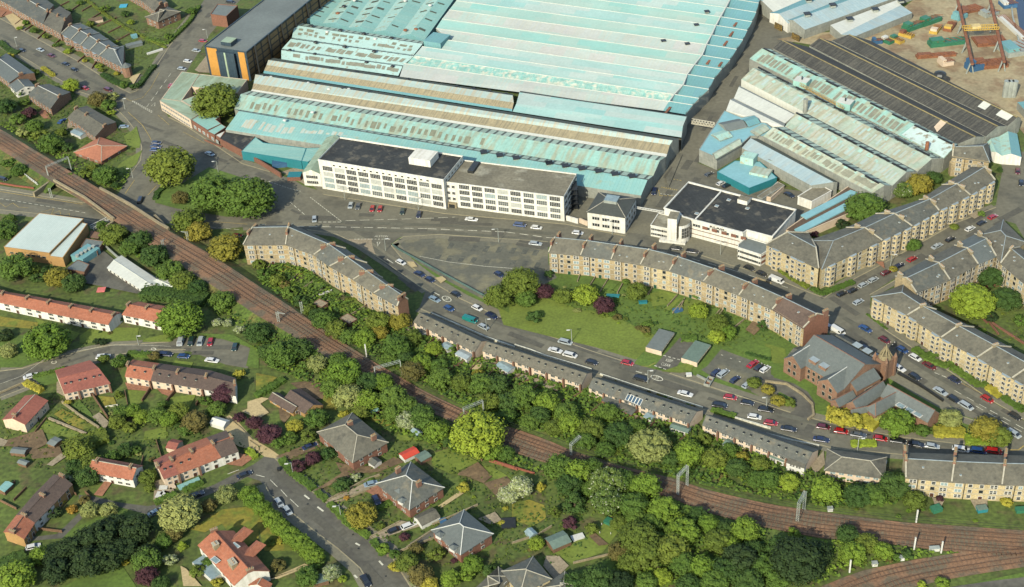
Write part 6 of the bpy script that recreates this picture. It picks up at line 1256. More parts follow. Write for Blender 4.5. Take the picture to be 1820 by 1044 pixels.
# ---------------------------------------------------------------- hedges, walls and fences
def ribthing(name,s,w,h,m_,lb,cat,grp=None):
    mb=MB(); P=GS(s); mb.ribbon([xy(p) for p in P],w,0,h,0); return tag(mb.build(name,m_),lb,cat,grp)
def leafq(mb,p,n,sz):
    u=n.cross(Vector((random.uniform(-1,1),random.uniform(-1,1),random.uniform(-1,1))))
    if u.length<.05: return
    u.normalize(); v=n.cross(u); k=len(mb.v); a=sz*random.uniform(.7,1.3)/2
    mb.v+=[p-u*a-v*a,p+u*a-v*a*.6,p+u*a*.8+v*a,p-u*a*.7+v*a*.8]; mb.f.append((k,k+1,k+2,k+3)); mb.m.append(0); mb.uv+=[(0,0)]*4
def hedge(s,w,h,col,lb,grp='garden hedges'):
    P=[xy(p) for p in GS(s)]; mb=MB(); mb.ribbon(P,w*.8,0,h*.88,0)
    for a,b in zip(P,P[1:]):
        d=b-a; L=d.length; d.normalize(); n=Vector((-d.y,d.x,0)); N=int(L*(w+2*h)*2.6)
        for _ in range(min(N,1500)):
            x=random.random()*L; t=random.uniform(-1,1); r=random.random()*(w+2*h)
            if r<w: p=a+d*x+n*(r-w/2); z=h*random.uniform(.85,1.08); nn=Vector((random.uniform(-.6,.6),random.uniform(-.6,.6),1))
            else: sd_=1 if t>0 else -1; p=a+d*x+n*sd_*w*.5*random.uniform(.85,1.1); z=random.random()*h; nn=n*sd_+Vector((0,0,random.uniform(-.2,.8)))
            leafq(mb,Vector((p.x,p.y,z)),nn.normalized(),.6)
    tag(mb.build('hedge',FOL[col]),lb,'hedge',grp)
HD=[("A0,300 80,370 130,380",3,1.6,'deep',"hedge at the left edge below the top-left road"),("A720,530 800,580 890,620",2.6,2,'deep',"clipped hedge before the corner turret house"),("A980,610 1060,500 1090,470",2.4,2,'deep',"hedge along the side of the turret house"),("A1030,280 1180,310 1330,160 1400,50",2.2,1.8,'green',"hedge around the villa lawn at the top"),
("A600,0 760,120 900,210 1170,340",1.4,1.2,'olive',"narrow hedge along the back lane"),("A300,480 380,540",2,1.5,'yellow',"yellow hedge by the top-left road"),("E1090,380 1110,330 1180,280",2.2,1.5,'deep',"curved hedge round the left end of the green island"),
("I180,640 300,700",2.2,1.8,'yellow',"yellow-green clipped hedge beside the red-roofed house"),("I230,600 460,540",1.6,1.3,'green',"hedge along the crescent road before the short terrace"),("I900,440 1060,450",2,2,'green',"hedge along the crescent road between shrubs"),("I1190,340 1240,300",1.8,1.5,'green',"low hedge beside the parking bay"),
("K1190,330 1300,330",3,1.5,'green',"rough hedge behind the lock-up lane"),("L1050,400 1130,460 1220,430",2.6,1.6,'green',"first square-cut hedge in front of the bay-windowed tenements"),("L1120,470 1270,525 1310,500",2.4,1.5,'green',"second square-cut hedge in front of the bay-windowed tenements"),("L1310,530 1500,660 1560,640",2.4,1.5,'green',"third hedge in front of the bay-windowed tenements"),
("L1560,670 1650,740",2.6,1.6,'yellow',"bright yellow hedge in front of the tenements"),("L1670,740 1819,840",2.4,1.5,'green',"last hedge before the right edge by the tenements"),("L430,860 640,890 780,960",4.5,2.8,'yellow',"thick golden hedge below the church"),("L1180,990 1400,1000",4,2.4,'yellow',"golden hedge below the church halls"),("L1400,1044 1700,1050",4,2,'lime',"lime hedge at the street corner below the halls"),
("H320,1005 400,1044 620,960",2,1.4,'green',"clipped hedge round the corner tenement"),("H60,850 300,1000",2,1.2,'olive',"russet-green hedge before the corner tenement's left wing"),("N180,150 240,230 410,360",2.4,1.7,'green',"hedge along the villa pavement"),("N430,380 500,440",2,1.5,'green',"short hedge at the second villa drive"),("N520,460 640,590 800,700",2.2,1.5,'green',"hedge before the second villa"),("N820,720 900,820",2,1.5,'green',"hedge before the blue slate villa"),("N860,500 980,440",1.6,1.4,'green',"low hedge dividing the second villa's garden"),
("M1290,370 1430,310",2,1.4,'green',"hedge beside the rubble yard drive"),("M1090,460 1240,395",2.2,1.6,'green',"hedge at the roadside below the rubble yard"),("M1735,80 1800,140",2,1.5,'lime',"yellowish hedge at the gravel drive"),("M0,900 180,820",4,2,'deep',"dark hedge at the bottom left corner"),("J0,740 200,620",2.6,2,'green',"hedge curving round the horseshoe drive"),("K1400,830 1570,880",2,1.4,'green',"hedge between the last two low terraces' front gardens"),
("s0,380 240,560",.8,.5,'green',"very low hedge strip at the corner tenement lawn"),("K1640,430 1819,480",1.2,1,'deep',"hedge along the car park's upper wall"),("P600,40 780,40",2.6,1.4,'lime',"hedge strip below the golden hedge"),("M560,60 460,90 760,-10",6,3,'olive',"tall thick clipped hedge mass by the allotments"),("I1010,15 1230,35 1450,75",7,4,'deep',"dense dark hedge behind the orange-roofed pair")]
for a_ in HD: hedge(*a_)
WL=[("F960,700 1000,730 1130,800 1320,905 1480,990 1700,1110",.15,1.3,mat('blue_green_fence',(86,112,106),1,.7),'fence',"blue-green railing along the left side of the empty car park",'fence'),("K20,375 130,410 230,450 560,548",.5,1.0,m_paint,'wall',"pale striped low wall before the long low terrace, left part",'wall'),("K620,580 860,660 1340,815",.5,.9,m_paint,'wall',"pale striped low wall before the solar panel row",'wall'),("K1400,835 1819,960",.5,.9,m_paint,'wall',"pale striped low wall before the last low row",'wall'),
("J1230,150 1620,320 1819,390",.5,.9,m_paint,'wall',"pale striped low wall before the first low terrace",'wall'),("P0,-30 200,20 380,55",.5,.9,m_paint,'wall',"pale striped low wall end near the pyramid roof",'wall'),("x780,355 960,420 1130,520",.3,1.2,m_wood,'fence',"brown fence behind the square lawn",'fence'),("x1180,505 1456,605",.25,1.0,m_redwood,'fence',"bright rust-red fence beside the railway trees",'fence'),("O-60,185 160,250",.25,1.0,m_redwood,'fence',"rust-red fence continuing to the white-flowered shrubs",'fence'),
("A1145,352 1035,386",.9,1.2,m_whitepaint,'wall',"white path wall near the turret house",'wall'),("L45,-60 -60,-100",.4,1,m_stonewall,'wall',"low wall beside the church lean-to",'wall'),("L0,630 150,650 260,720 330,790 340,870 300,900",.6,1.2,m_stonewall,'wall',"curved stone wall round the lane below the church",'wall'),("K1300,590 1400,640",.5,1.2,m_greywall,'wall',"grey wall of the small car park corner",'wall'),("L930,575 1080,655 1250,770",.3,1.4,m_dkmetal,'railing',"dark railing along the church hall pavement",'railing'),
("I440,780 560,870 700,960",.4,1.6,m_stonewall,'wall',"garden wall running down beside the left red-roofed house",'wall'),("I345,890 610,1000",.6,1,m_slab,'path wall',"pale path between two left lawns",'wall'),("I1000,770 1060,680",.3,1.7,m_wood,'fence',"dark garden fence below the mixed terrace, left",'fence'),("I1150,800 1250,680",.3,1.7,m_wood,'fence',"dark garden fence below the mixed terrace, right",'fence'),("I1380,800 1440,710",.3,1.7,m_wood,'fence',"garden fence beside the white rear wall",'fence'),
("I635,700 700,800 760,890",.3,1.7,m_wood,'fence',"long garden fence below the short terrace",'fence'),("I740,810 830,795",.3,.8,m_paint,'fence',"white edging at a lawn below the short terrace",'fence'),("J1230,490 1340,555 1500,480",.3,1.6,m_wood,'fence',"dark fence round a square lawn behind the low terrace",'fence'),("K50,660 160,610",.3,1.7,m_wood,'fence',"fence between gardens behind the long low terrace",'fence'),("K150,690 230,640",.3,1.7,m_wood,'fence',"second fence behind the long low terrace",'fence'),("K410,760 500,710",.3,1.7,m_wood,'fence',"fence at the end of the long low terrace",'fence'),
("I-20,720 150,645 185,635",.5,.9,m_stonewall,'wall',"low kerb wall beside the crescent road",'wall'),("s1450,490 1620,600 1820,730",.4,1.1,m_brick,'wall',"red brick garden wall behind the bay-windowed tenements",'wall'),("q1120,0 1150,250 1240,600",.6,1.2,m_galv,'fence',"grey fence along the dock edge",'fence'),("n1120,430 1820,180",.3,2.4,m_rust,'fence',"rusty fence beside the pale low shed in the crane yard",'fence'),("E740,710 830,790 1030,900 1200,1000",.3,1.8,m_galv,'fence',"wire fence behind the long white hut",'fence'),
("E0,265 120,285 240,300",.4,1,m_redwood,'wall',"red wall along the road at the left edge",'wall'),("A1440,990 1560,1040",.4,1,m_brick,'wall',"short brick wall at the black-roofed store",'wall'),("N1640,160 1819,215",.35,1.6,m_redwood,'fence',"red-brown fence at the lawn's right side",'fence')]
for s,w,h,m_,nm,lb,cat in WL: ribthing(nm.replace(' ','_'),s,w,h,m_,lb,cat)
# ---------------------------------------------------------------- trees
def crownmesh(seed,kind='round',nl=30,per=46,ls=.125):
    rnd=random.Random(seed); mb=MB(); lobes=[]
    for i in range(nl):
        for _ in range(30):
            v=Vector((rnd.gauss(0,1),rnd.gauss(0,1),rnd.gauss(0,1))).normalized()
            if v.z<-.55: continue
            r=rnd.uniform(.52,.74); 
            if kind=='cone': z=rnd.uniform(-.9,.9); a=rnd.random()*6.28; rr=(1-z)*.42*rnd.uniform(.6,1); c=Vector((rr*math.cos(a),rr*math.sin(a),z)); rad=.16+.12*(1-z)/1.9
            elif kind=='mid': c=v*rnd.uniform(.6,.78); rad=rnd.uniform(.2,.33)
            elif kind=='fine': c=v*rnd.uniform(.72,.84); rad=rnd.uniform(.15,.25)
            elif kind=='low': c=Vector((v.x*r,v.y*r,abs(v.z)*r*.9-.2)); rad=rnd.uniform(.26,.4)
            else: c=Vector((v.x*r,v.y*r,v.z*r)); rad=rnd.uniform(.24,.42)
            if all((c-q).length>(.13 if kind=='fine' else .17 if kind=='mid' else .22) for q,_r in lobes): break
        lobes.append((c,rad))
    if kind in ('fine','mid'): lobes.append((Vector((0,0,-.05)),.80 if kind=='fine' else .70))
    for c,rad in lobes:
        for _ in range(per*(6 if rad>.6 else 1)):
            n=Vector((rnd.gauss(0,1),rnd.gauss(0,1),rnd.gauss(0,1))).normalized()
            o=c.normalized() if c.length>.05 else Vector((0,0,1))
            if n.dot(o)<-.25 : continue
            p=c+n*rad*rnd.uniform(.86,1.1)
            if any((p-q).length<r2*.78 for q,r2 in lobes if q is not c): continue
            nn=(n+Vector((rnd.uniform(-.5,.5),rnd.uniform(-.5,.5),rnd.uniform(-.3,.6)))).normalized()
            u=nn.cross(Vector((rnd.uniform(-1,1),rnd.uniform(-1,1),rnd.uniform(-1,1)))); 
            if u.length<.1: continue
            u.normalize(); w=nn.cross(u); a=ls*rnd.uniform(.6,1.3)/2; k=len(mb.v)
            mb.v+=[p-u*a-w*a,p+u*a*.9-w*a*.5,p+u*a*.7+w*a,p-u*a*.8+w*a*.7]; mb.f.append((k,k+1,k+2,k+3)); mb.m.append(0); mb.uv+=[(0,0)]*4
    # inner mass: small dense shells inside each lobe
    for c,rad in lobes:
        c=c*.93; r=rad*.74; k=len(mb.v); ring=[]
        for j,ph in enumerate((-.6,0.,.7)):
            for i in range(6):
                a=i*math.pi/3+j*.5; mb.v.append(c+Vector((math.cos(a)*math.cos(ph),math.sin(a)*math.cos(ph),math.sin(ph)))*r*rnd.uniform(.85,1.15)); mb.uv.append((0,0))
        mb.v+= [c+Vector((0,0,r)),c-Vector((0,0,r))]; 
        uvc=0
        F=[]
        for j in range(2):
            for i in range(6): F.append((k+j*6+i,k+j*6+(i+1)%6,k+(j+1)*6+(i+1)%6,k+(j+1)*6+i))
        for i in range(6): F.append((k+12+i,k+12+(i+1)%6,k+18)); F.append((k+(i+1)%6,k+i,k+19))
        mb.f+=F; mb.m+=[0]*len(F)
    me=bpy.data.meshes.new('crown'); me.from_pydata([(v.x,v.y,v.z) for v in mb.v],[],mb.f); me.materials.append(FOL['green']); me.update()
    o=bpy.data.objects.new('crown',me); return o
CR=[crownmesh(s,'mid',48,46,.105) for s in (1,2,3,4,5)]; CB=[crownmesh(s,'low',16,40,.2) for s in (11,12,13)]; CC=[crownmesh(s,'cone',34,34,.12) for s in (21,22)]; CL=[crownmesh(s,'round',16,50,.19) for s in (31,32,33)]; CX=[crownmesh(s,'fine',95,44,.078) for s in (41,42)]
mb=MB(); mb.cyl((0,0,0),.09,.5,0,7,.065); mb.cyl((0,0,.5),.065,.5,0,7,.03)
for i in range(4):
    a=i*1.57+.4; mb.bar((0,0,.5+.07*i),(.42*math.cos(a),.42*math.sin(a),.95),.05)
P_TRUNK=proto(mb,'trunk',[m_trunk])
TN=[0]
CNM=dict(green='green',deep='deep green',bright='bright green',lime='lime green',olive='olive green',dark='dark green',yellow='yellow',gold='golden',purple='dark purple',pale='pale grey-green',brown='brownish',blossom='white-flowered',orange='orange-yellow',white='whitish')
def tree(cx,cy,w,col,lb=None,kind='round',grp=None,zf=1.08,low=False):
    w*=1.08
    r=w/scl((cx,cy)); hz=r*zf; hc=hz*(.92 if not low else .75)
    g=G((cx,cy),hc); rnd=TN[0]; TN[0]+=1
    src={'round':CR,'bush':CB,'cone':CC,'small':CL,'big':CX}[kind]
    if w<16 and kind=='round': src=CL
    if w>36 and kind=='round': src=CX
    pr=src[rnd%len(src)]
    cat='tree' if r>2.2 else 'shrub'
    if r<=2.2 or kind=='bush':
        o=pr.copy(); o.name='shrub'; COL.objects.link(o); o.location=(g.x,g.y,hc*ZS); tag(o,lb,'shrub',grp); cr=o
    else:
        nm={'cone':'conifer'}.get(kind,'tree'); root=thing(nm,lb,'conifer' if kind=='cone' else 'tree',(g.x,g.y,0),grp)
        t=put(P_TRUNK,root,(g.x,g.y,0),rnd*1.3,(max(2.5,r),max(2.5,r),hc*1.1))
        cr=pr.copy(); COL.objects.link(cr); cr.parent=root; cr.location=(0,0,hc*ZS)
    cr.scale=(r*random.uniform(.96,1.06),r*random.uniform(.96,1.06),hz*ZS*random.uniform(.95,1.05)); cr.rotation_euler=(0,0,rnd*2.1)
    cr.material_slots[0].link='OBJECT'; cr.material_slots[0].material=FOL[col]
    return g
def T(s,place=None,grp=None,**k):
    "cx,cy,w,colour[,kind] entries; the label gives colour, size and place"
    for i,e in enumerate(s.split(';')):
        f=e.split(','); cx,cy,w=map(float,f[:3]); kd=f[4] if len(f)>4 else 'round'
        lb=f[5] if len(f)>5 else None
        if lb is None: lb=f"{CNM[f[3]]} {'conifer' if kd=='cone' else 'tree' if w/scl((cx,cy))>2.2 and kd!='bush' else 'shrub'} {place}"
        tree(cx,cy,w,f[3],lb,kd,grp,**k)
# single, easily found ones
T("302,297,42,olive,round,biggest round tree at the left end of the green island;378,343,40,green,round,middle round tree on the green island;440,352,46,green,round,right-hand round tree on the green island;320,352,15,brown,round,small brownish tree low on the green island")
T("383,181,40,olive,round,broad dark tree inside the green-roofed office range;332,393,28,olive,round,olive tree above the railway just right of the bridge;352,412,23,gold,round,golden olive tree beside a lattice mast;402,441,31,gold,round,round golden-olive tree beside the tenement's left end")
T("320,567,37,bright,round,large bright round tree beside the parking bay;81,607,39,bright,round,large bright round tree on the lawn at the left;15,623,16,pale,round,pale small tree at the left edge lawn;8,596,14,dark,round,dark shrub-like tree at the left edge;395,536,23,green,round,green tree near the railway behind the parking bay")
T("385,573,10,white,bush,first white-flowered bush near the parking bay;404,574,10,white,bush,second white-flowered bush near the parking bay;425,586,10,white,bush,third white-flowered bush near the parking bay;457,592,23,deep,round,dark green tree on the near bank by the equipment cabinet;210,565,10,dark,bush,dark bush between the white terraces")
T("172,607,8,dark,bush,left dark bush on the crescent verge;184,608,8,dark,bush,right dark bush on the crescent verge;212,642,14,green,round,green tree on the crescent road by the white estate car;184,638,11,olive,bush,olive bush beside the white estate car;154,649,9,brown,bush,brown bush left of the white estate car;274,632,11,brown,bush,brownish bush between the dark parked cars")
T("425,665,11,yellow,bush,orange-yellow round bush near the turning area;397,700,21,purple,round,dark purple tree at the white rear wall;210,700,10,olive,cone,slim olive conifer between the garden lawns;120,716,7,yellow,bush,small yellow bush beside the left lawns")
T("320,912,36,pale,round,wide pale willow beside the blue-silver car;402,879,19,pale,round,upright pale willow above the orange lawn;372,899,15,brown,round,brownish tree between the two willows;442,878,18,bright,round,first street tree in the clipped row by the lower road")
T("642,915,27,gold,round,round golden-olive tree before the grey villa;677,936,8,olive,bush,small olive bush under the second villa;718,954,10,purple,bush,purple bush beside the black and white cars;682,975,12,bright,bush,bright bush near the blue slate villa drive;632,849,10,white,bush,whitish flowering bush at the first villa drive")
T("531,828,14,purple,round,left purple tree before the hipped villa;556,815,15,purple,round,middle purple tree before the hipped villa;584,806,14,deep,round,deep green tree touching the hipped villa;607,861,17,deep,bush,spreading dark bush along the villa drive;824,866,12,yellow,bush,yellow bush on the gardens beyond the grey villa;616,885,6,orange,bush,small orange-red bush on the villa drive")
T("523,758,15,yellow,round,yellow and white flowering tree by the bungalow;563,744,21,green,round,green tree right of the bungalow gable;611,737,10,yellow,bush,bright yellow bush at the big villa's top corner;548,775,14,olive,round,olive tree below the bungalow gable;515,779,14,green,round,green tree at the drive bend;494,787,13,green,round,round green bush-tree at the drive entrance;478,772,22,purple,round,dark purple tree by the gravel drive;451,752,15,purple,round,second purple tree by the gravel drive;425,742,11,purple,round,small purple tree nearest the white summer house;475,665,0.1,green,bush,tiny green sprig near the horseshoe drive")
T("848,770,47,lime,big,great yellow-green spreading tree over the railway;723,747,20,white,round,pale flowering tree behind the villas;750,742,25,green,round,green tree behind the pale flowering tree;778,766,24,bright,round,bright tree left of the great yellow-green one;802,786,15,deep,round,deep green tree below the bright one;872,800,22,bright,round,bright tree below the great yellow-green one;899,806,16,green,round,green tree right of the great yellow-green one")
T("925,504,34,olive,round,large olive tree at the empty car park's lower corner;886,527,26,olive,round,olive tree at the car park's bottom tip;1040,524,23,lime,round,lime-green tree on the green beside the purple one;1073,543,19,purple,round,dark purple tree on the green;1000,527,18,olive,round,olive tree left of the lime-green one;966,519,18,purple,round,blackish purple tree right of the car park trees;950,563,15,deep,bush,round bush alone on the green;935,530,20,green,round,green tree filling the car park's lower side")
T("1132,518,20,olive,round,olive tree in the tenement back gardens;1241,553,18,lime,round,lime-green tree in the back gardens;1276,574,20,olive,round,olive tree behind the lock-ups;1274,598,16,lime,round,lime-green tree beside the lock-ups;1295,590,15,bright,round,bright shrubby tree right of the lock-ups;1356,576,13,deep,cone,tall dark narrow tree against the tenement wall;1240,525,10,green,bush,green bush at the back garden path;976,487,9,deep,bush,dark bush at the first tenement's corner;1113,500,8,green,bush,green bush by a tenement back door")
T("1537,369,34,green,round,dense round tree beside the turquoise strip roof;1633,328,26,gold,round,golden-olive tree before the teal gable;1605,338,20,blossom,round,flowering tree left of the golden one;1658,317,17,deep,round,deep green tree right of the golden one;1623,435,15,green,round,green tree on the side street verge;1696,403,9,olive,bush,olive bush before the upper tenements;1497,399,13,dark,round,dark tree beside the strip roof building;1448,416,9,purple,bush,purple bush behind the corner tenement;1777,300,7,deep,cone,narrow conifer by the teal gabled sheds;1588,478,8,gold,bush,yellowish bush at a tenement door;1745,380,8,green,bush,green bush beside the upper red car")
T("1729,535,38,lime,big,huge lime-green tree in the courtyard;1790,532,26,deep,round,deep green tree in the courtyard;1763,494,24,deep,round,shadowy tree against the courtyard wall;1760,563,13,dark,round,dark round tree below the lime-green one;1815,570,14,green,round,green tree at the courtyard's right edge")
T("1595,752,31,bright,round,bright round ball tree below the church halls;1689,744,22,pale,round,greyish tree at the hall's end;1752,764,29,gold,round,brown-gold tree at the street corner;1775,775,24,olive,round,olive tree at the street corner beside the gold one;1564,745,12,pale,bush,pale bush at the hall wall;1494,742,22,yellow,bush,left golden bush below the church;1519,748,20,yellow,bush,right golden bush below the church;1639,765,15,green,bush,green bush between the golden hedges;1383,712,15,gold,bush,yellowish shrub patch inside the lane bend;1405,716,12,olive,bush,olive shrub patch inside the lane bend;1340,680,14,olive,bush,shrub strip between car park and road, left;1365,692,13,gold,bush,shrub strip between car park and road right".replace("road, left","road left"))
T("1671,886,8,purple,bush,small wine-red tree below the cream tenement;1789,892,12,yellow,bush,bright yellow bush below the cream tenements;1411,948,12,bright,round,bright tree on the near side of the tracks;1626,890,21,olive,round,olive tree against the first cream tenement;1590,862,28,deep,round,tall dark tree covering the first cream tenement's corner;1552,880,24,green,round,green tree left of the tall dark one;1524,880,26,deep,round,deep green tree below the pyramid roof;1469,870,27,bright,round,bright tree below the pyramid roof's left corner;1403,857,19,lime,round,lime tree behind the last low terrace;1368,852,20,green,round,green tree behind the last low terrace")
T("993,831,28,green,round,broad green tree at the left of the lower woods;1026,838,27,bright,round,bright tree beside the railway in the lower woods;1080,858,32,blossom,big,white-candled chestnut tree in the lower woods;1078,891,28,blossom,round,white-candled chestnut below the larger one;1107,855,24,green,round,green tree right of the chestnut;1149,864,29,bright,round,bright tree next to the tall portal;1021,888,26,deep,cone,dark conifer left of the chestnuts;986,907,14,olive,cone,olive cypress on the lawn;1014,930,15,purple,bush,dark purple bush beside the summer house;961,863,11,yellow,cone,yellow upright shrub by the fence end;925,866,23,white,round,whitish flowering tree at the rust-red fence end;953,965,15,lime,round,lime round tree by the greenhouse;903,880,18,white,round,white blossom tree right of the villas")
T("1416,997,48,dark,big,very big dark tree between the two railway lines;1452,985,26,dark,round,dark tree beside the very big one;1385,975,26,deep,round,deep green tree left of the very big one;1507,950,22,deep,round,deep green tree by the track, between the lines;1515,984,24,bright,round,light green tree between the lines;1540,965,20,olive,round,olive tree between the lines;1570,979,18,bright,round,last light tree of the clump between the lines;1613,985,12,deep,bush,bush beside the white mast;1594,991,9,green,bush,small bush left of the white mast;1675,1035,13,bright,bush,bush below the branch line;1640,1040,10,lime,bush,pale bush below the branch line".replace("track, between","track between"))
# rows and groups whose members look alike
for i,(x,y) in enumerate(((452,890),(467,905),(483,921),(499,937),(516,951),(533,964),(548,977),(560,988))): tree(x,y,18,'bright',f"{ORD[i+1]} street tree from the top in the clipped row by the lower road",'round','clipped street trees')
for i,(x,y,w) in enumerate(((177,953,32),(243,941,30),(203,935,24),(122,977,26),(157,1000,32),(192,990,28),(101,1016,26),(220,975,24),(150,960,24),(262,985,22),(95,990,20))):
    tree(x,y,w,'dark',"dark spruce-like tree of the dense clump at the bottom left",'round','dark trees at the bottom left')
G1="of the planted belt along the railway"
T("202,417,24,olive;248,427,21,deep;230,440,18,green;275,455,26,deep;303,482,24,green;324,500,22,olive;352,512,18,deep;180,400,10,green",G1+", behind the white hut",'trees behind the white hut')
T("500,630,30,green;531,620,24,deep;564,646,19,pale;612,662,30,bright;619,706,27,pale;590,690,20,green;652,712,24,bright;655,680,22,deep;698,706,26,green;680,680,20,bright;723,722,22,green;748,738,24,deep;600,640,16,green;475,625,16,deep;640,735,18,olive;700,735,20,green",G1+", near side in the middle",'trees on the near bank in the middle')
T("576,570,20,green;597,586,20,olive;564,560,16,deep;620,600,18,green;647,600,20,bright;675,591,15,gold;672,572,22,olive;710,571,20,gold;703,616,26,green;733,600,18,olive;748,646,20,bright;771,620,15,lime;733,660,22,brown;784,672,22,green;822,680,20,olive;855,682,24,green;885,684,22,deep;780,650,16,green;720,640,18,deep;690,640,16,green;850,665,12,gold",G1+" below the tenements",'trees on the far bank')
T("470,488,14,green;493,498,14,olive;515,520,14,green;535,535,14,deep;548,550,14,olive;460,470,12,olive;505,505,10,brown",G1+", at the first tenement gardens",'bank trees at the tenement gardens')
T("930,705,26,green;973,716,24,bright;958,738,20,deep;905,715,22,deep;1006,733,22,green;1012,752,24,bright;1050,762,24,olive;1080,732,20,green;1100,772,26,deep;1155,792,36,pale;1130,760,18,green;1225,803,28,bright;1270,815,22,olive;1295,800,16,green;1310,832,20,deep;1345,852,18,green;1250,780,14,olive;1075,800,18,green;1190,815,18,deep;985,760,18,olive;1040,785,20,green;940,750,18,green;870,715,20,olive;900,740,18,green;1320,812,12,gold;1350,825,16,olive",G1+", between tracks and low terraces",'trees between the tracks and the low terraces')
T("1052,830,20,green;1011,861,24,deep;1050,870,18,green;1127,898,28,green;1178,906,28,bright;1160,930,22,green;1135,957,36,olive;1216,944,27,bright;1193,977,32,olive;1150,985,32,olive;1062,1030,30,deep;1100,1035,24,dark;1020,1035,22,deep;1213,1002,24,green;1176,1025,18,lime;1246,1007,26,bright;1277,962,24,olive;1325,942,27,bright;1259,930,20,bright;1240,915,18,deep;1290,940,18,deep;1315,995,32,dark;1289,1015,26,deep;1355,1007,26,green;1340,977,20,deep;1120,1000,24,olive;1100,980,20,brown;1270,1035,26,green;1330,1035,28,deep;1380,1030,24,green;1225,1040,24,deep;1130,920,20,green;1100,930,16,olive;1150,1035,20,green;1052,940,12,olive;1300,965,18,bright;1195,945,16,green","of the mixed wood at the bottom, near the railway",'mixed wood at the bottom')
T("215,733,15,green;235,730,15,bright;253,742,16,lime;278,738,19,green;300,745,16,bright;318,730,18,olive;346,750,23,brown;207,750,16,olive;385,727,17,green;330,765,14,green;230,760,12,olive;365,712,12,green;290,720,10,green","in the tangle between the two left garden rows",'trees between the left garden rows')
T("142,800,26,olive;160,822,20,olive;222,800,15,deep;155,848,22,deep;121,852,11,white;200,812,14,green;135,830,18,deep;263,848,16,olive;266,868,10,olive;240,800,10,green","around the salmon-roofed white house",'trees around the salmon-roofed house')
T("159,906,18,pale;192,906,15,pale;149,889,10,brown;94,911,14,dark;129,906,10,orange;71,987,20,bright;28,1025,33,bright;324,968,11,lime,cone;260,997,26,green;301,995,13,white;260,1023,20,purple;286,1037,16,deep;222,1000,7,yellow;291,962,16,green;308,950,16,brown;110,892,6,yellow;370,1000,12,green;350,1015,14,olive;385,1035,10,yellow;50,1000,14,green","in the bottom left gardens",'bottom left garden trees')
T("493,1005,14,brown;589,1018,17,white;546,1025,22,green;608,1029,8,lime;560,1000,14,green;497,963,7,yellow;480,965,9,olive;703,1007,12,yellow;723,1000,20,olive;746,1023,22,brown;763,1038,16,yellow;736,1037,8,white;839,1004,20,bright;829,1022,14,bright;801,1028,18,bright;870,1015,14,deep;775,985,14,olive;740,975,12,brown;700,985,10,green","in the gardens at the bottom centre",'bottom centre garden trees')
T("10,190,18,deep;52,201,13,purple;30,212,14,green;126,152,15,lime;173,177,17,brown;192,187,13,green;198,172,12,pale;35,165,8,green;152,308,13,olive;187,311,22,green;163,300,12,olive;90,255,22,green;72,240,14,olive;108,235,10,olive;33,303,15,green;15,290,12,green;60,225,16,green;40,235,12,pale;130,312,10,green;205,330,8,deep;16,100,9,yellow,bush;70,95,0.1,green;150,110,0.1,green;60,130,9,olive;42,182,9,green;210,265,6,green;120,262,10,deep;198,200,7,lime","in the gardens near the top-left junction",'top left garden trees')
T("28,475,30,green;55,480,16,olive;68,494,13,deep;101,493,22,gold;131,503,21,deep;8,410,22,green;18,390,12,green;82,480,10,deep;130,400,8,brown","beside the white-roofed hall",'trees beside the hall')
T("232,40,7,lime;222,25,8,deep;187,15,9,green;255,55,0.1,green;160,42,7,olive;60,20,5,green;340,20,9,green;310,30,8,deep;120,20,7,green;142,5,6,green;298,65,8,green;205,75,5,lime;165,60,6,green;45,40,6,bright;35,50,5,lime;60,55,7,green;80,65,6,olive;100,80,6,green;120,92,7,lime;150,108,5,yellow;175,118,6,lime;207,131,5,yellow;220,150,8,green;240,153,8,deep;180,125,6,olive","in the small gardens of the red sandstone terrace",'small garden shrubs, top left')
# scattered low garden shrubs and bank scrub
def inside(p,poly):
    c=False; n=len(poly)
    for i in range(n):
        a,b=poly[i],poly[i-1]
        if (a[1]>p[1])!=(b[1]>p[1]) and p[0]<(b[0]-a[0])*(p[1]-a[1])/(b[1]-a[1])+a[0]: c=not c
    return c
def scatter(s,n,cols,w0,w1,lb,grp,seed):
    rnd=random.Random(seed); P=S(s); x0,x1=min(p[0] for p in P),max(p[0] for p in P); y0,y1=min(p[1] for p in P),max(p[1] for p in P); k=0
    while k<n:
        p=(rnd.uniform(x0,x1),rnd.uniform(y0,y1))
        if inside(p,P): tree(p[0],p[1],rnd.uniform(w0,w1),rnd.choice(cols),lb,'bush',grp,zf=.7,low=True); k+=1
GC=['green','deep','olive','bright','lime','brown','pale']
scatter("*470,460 560,470 720,560 740,600 700,640 560,590 470,510",13,['green','deep','olive'],5,9,"low scrub bush on the bank below the tenement gardens",'scrub bushes on the far bank',1)
scatter("*800,650 900,680 1060,720 1240,770 1420,850 1440,880 1250,850 1080,800 900,745",17,['green','olive','deep','brown'],6,11,"low scrub bush between the tracks and the low terraces",'scrub bushes below the low terraces',2)
scatter("*1430,870 1640,900 1820,915 1820,935 1620,922 1440,900",8,['green','bright','olive'],3,7,"low scrub bush on the grassy bank below the cream tenements",'scrub bushes on the grassy bank',3)
scatter("*1000,505 1300,545 1400,600 1300,620 1120,580 1000,545",17,GC,3,8,"low garden shrub behind the middle tenements",'back garden shrubs',4)
scatter("*1060,545 1200,575 1190,600 1100,590",7,['green','olive','brown'],6,10,"bramble-like bush along the top of the green",'bramble bushes on the green',5)
scatter("*0,720 120,690 330,760 480,800 460,830 330,830 130,870 0,800",15,GC,3,7,"low garden shrub in the lower left gardens",'lower left garden shrubs',6)
scatter("*500,790 660,740 940,830 1060,900 1040,990 880,1030 720,990 560,880",22,GC+['yellow','purple'],3,7,"low garden shrub around the villas",'villa garden shrubs',7)
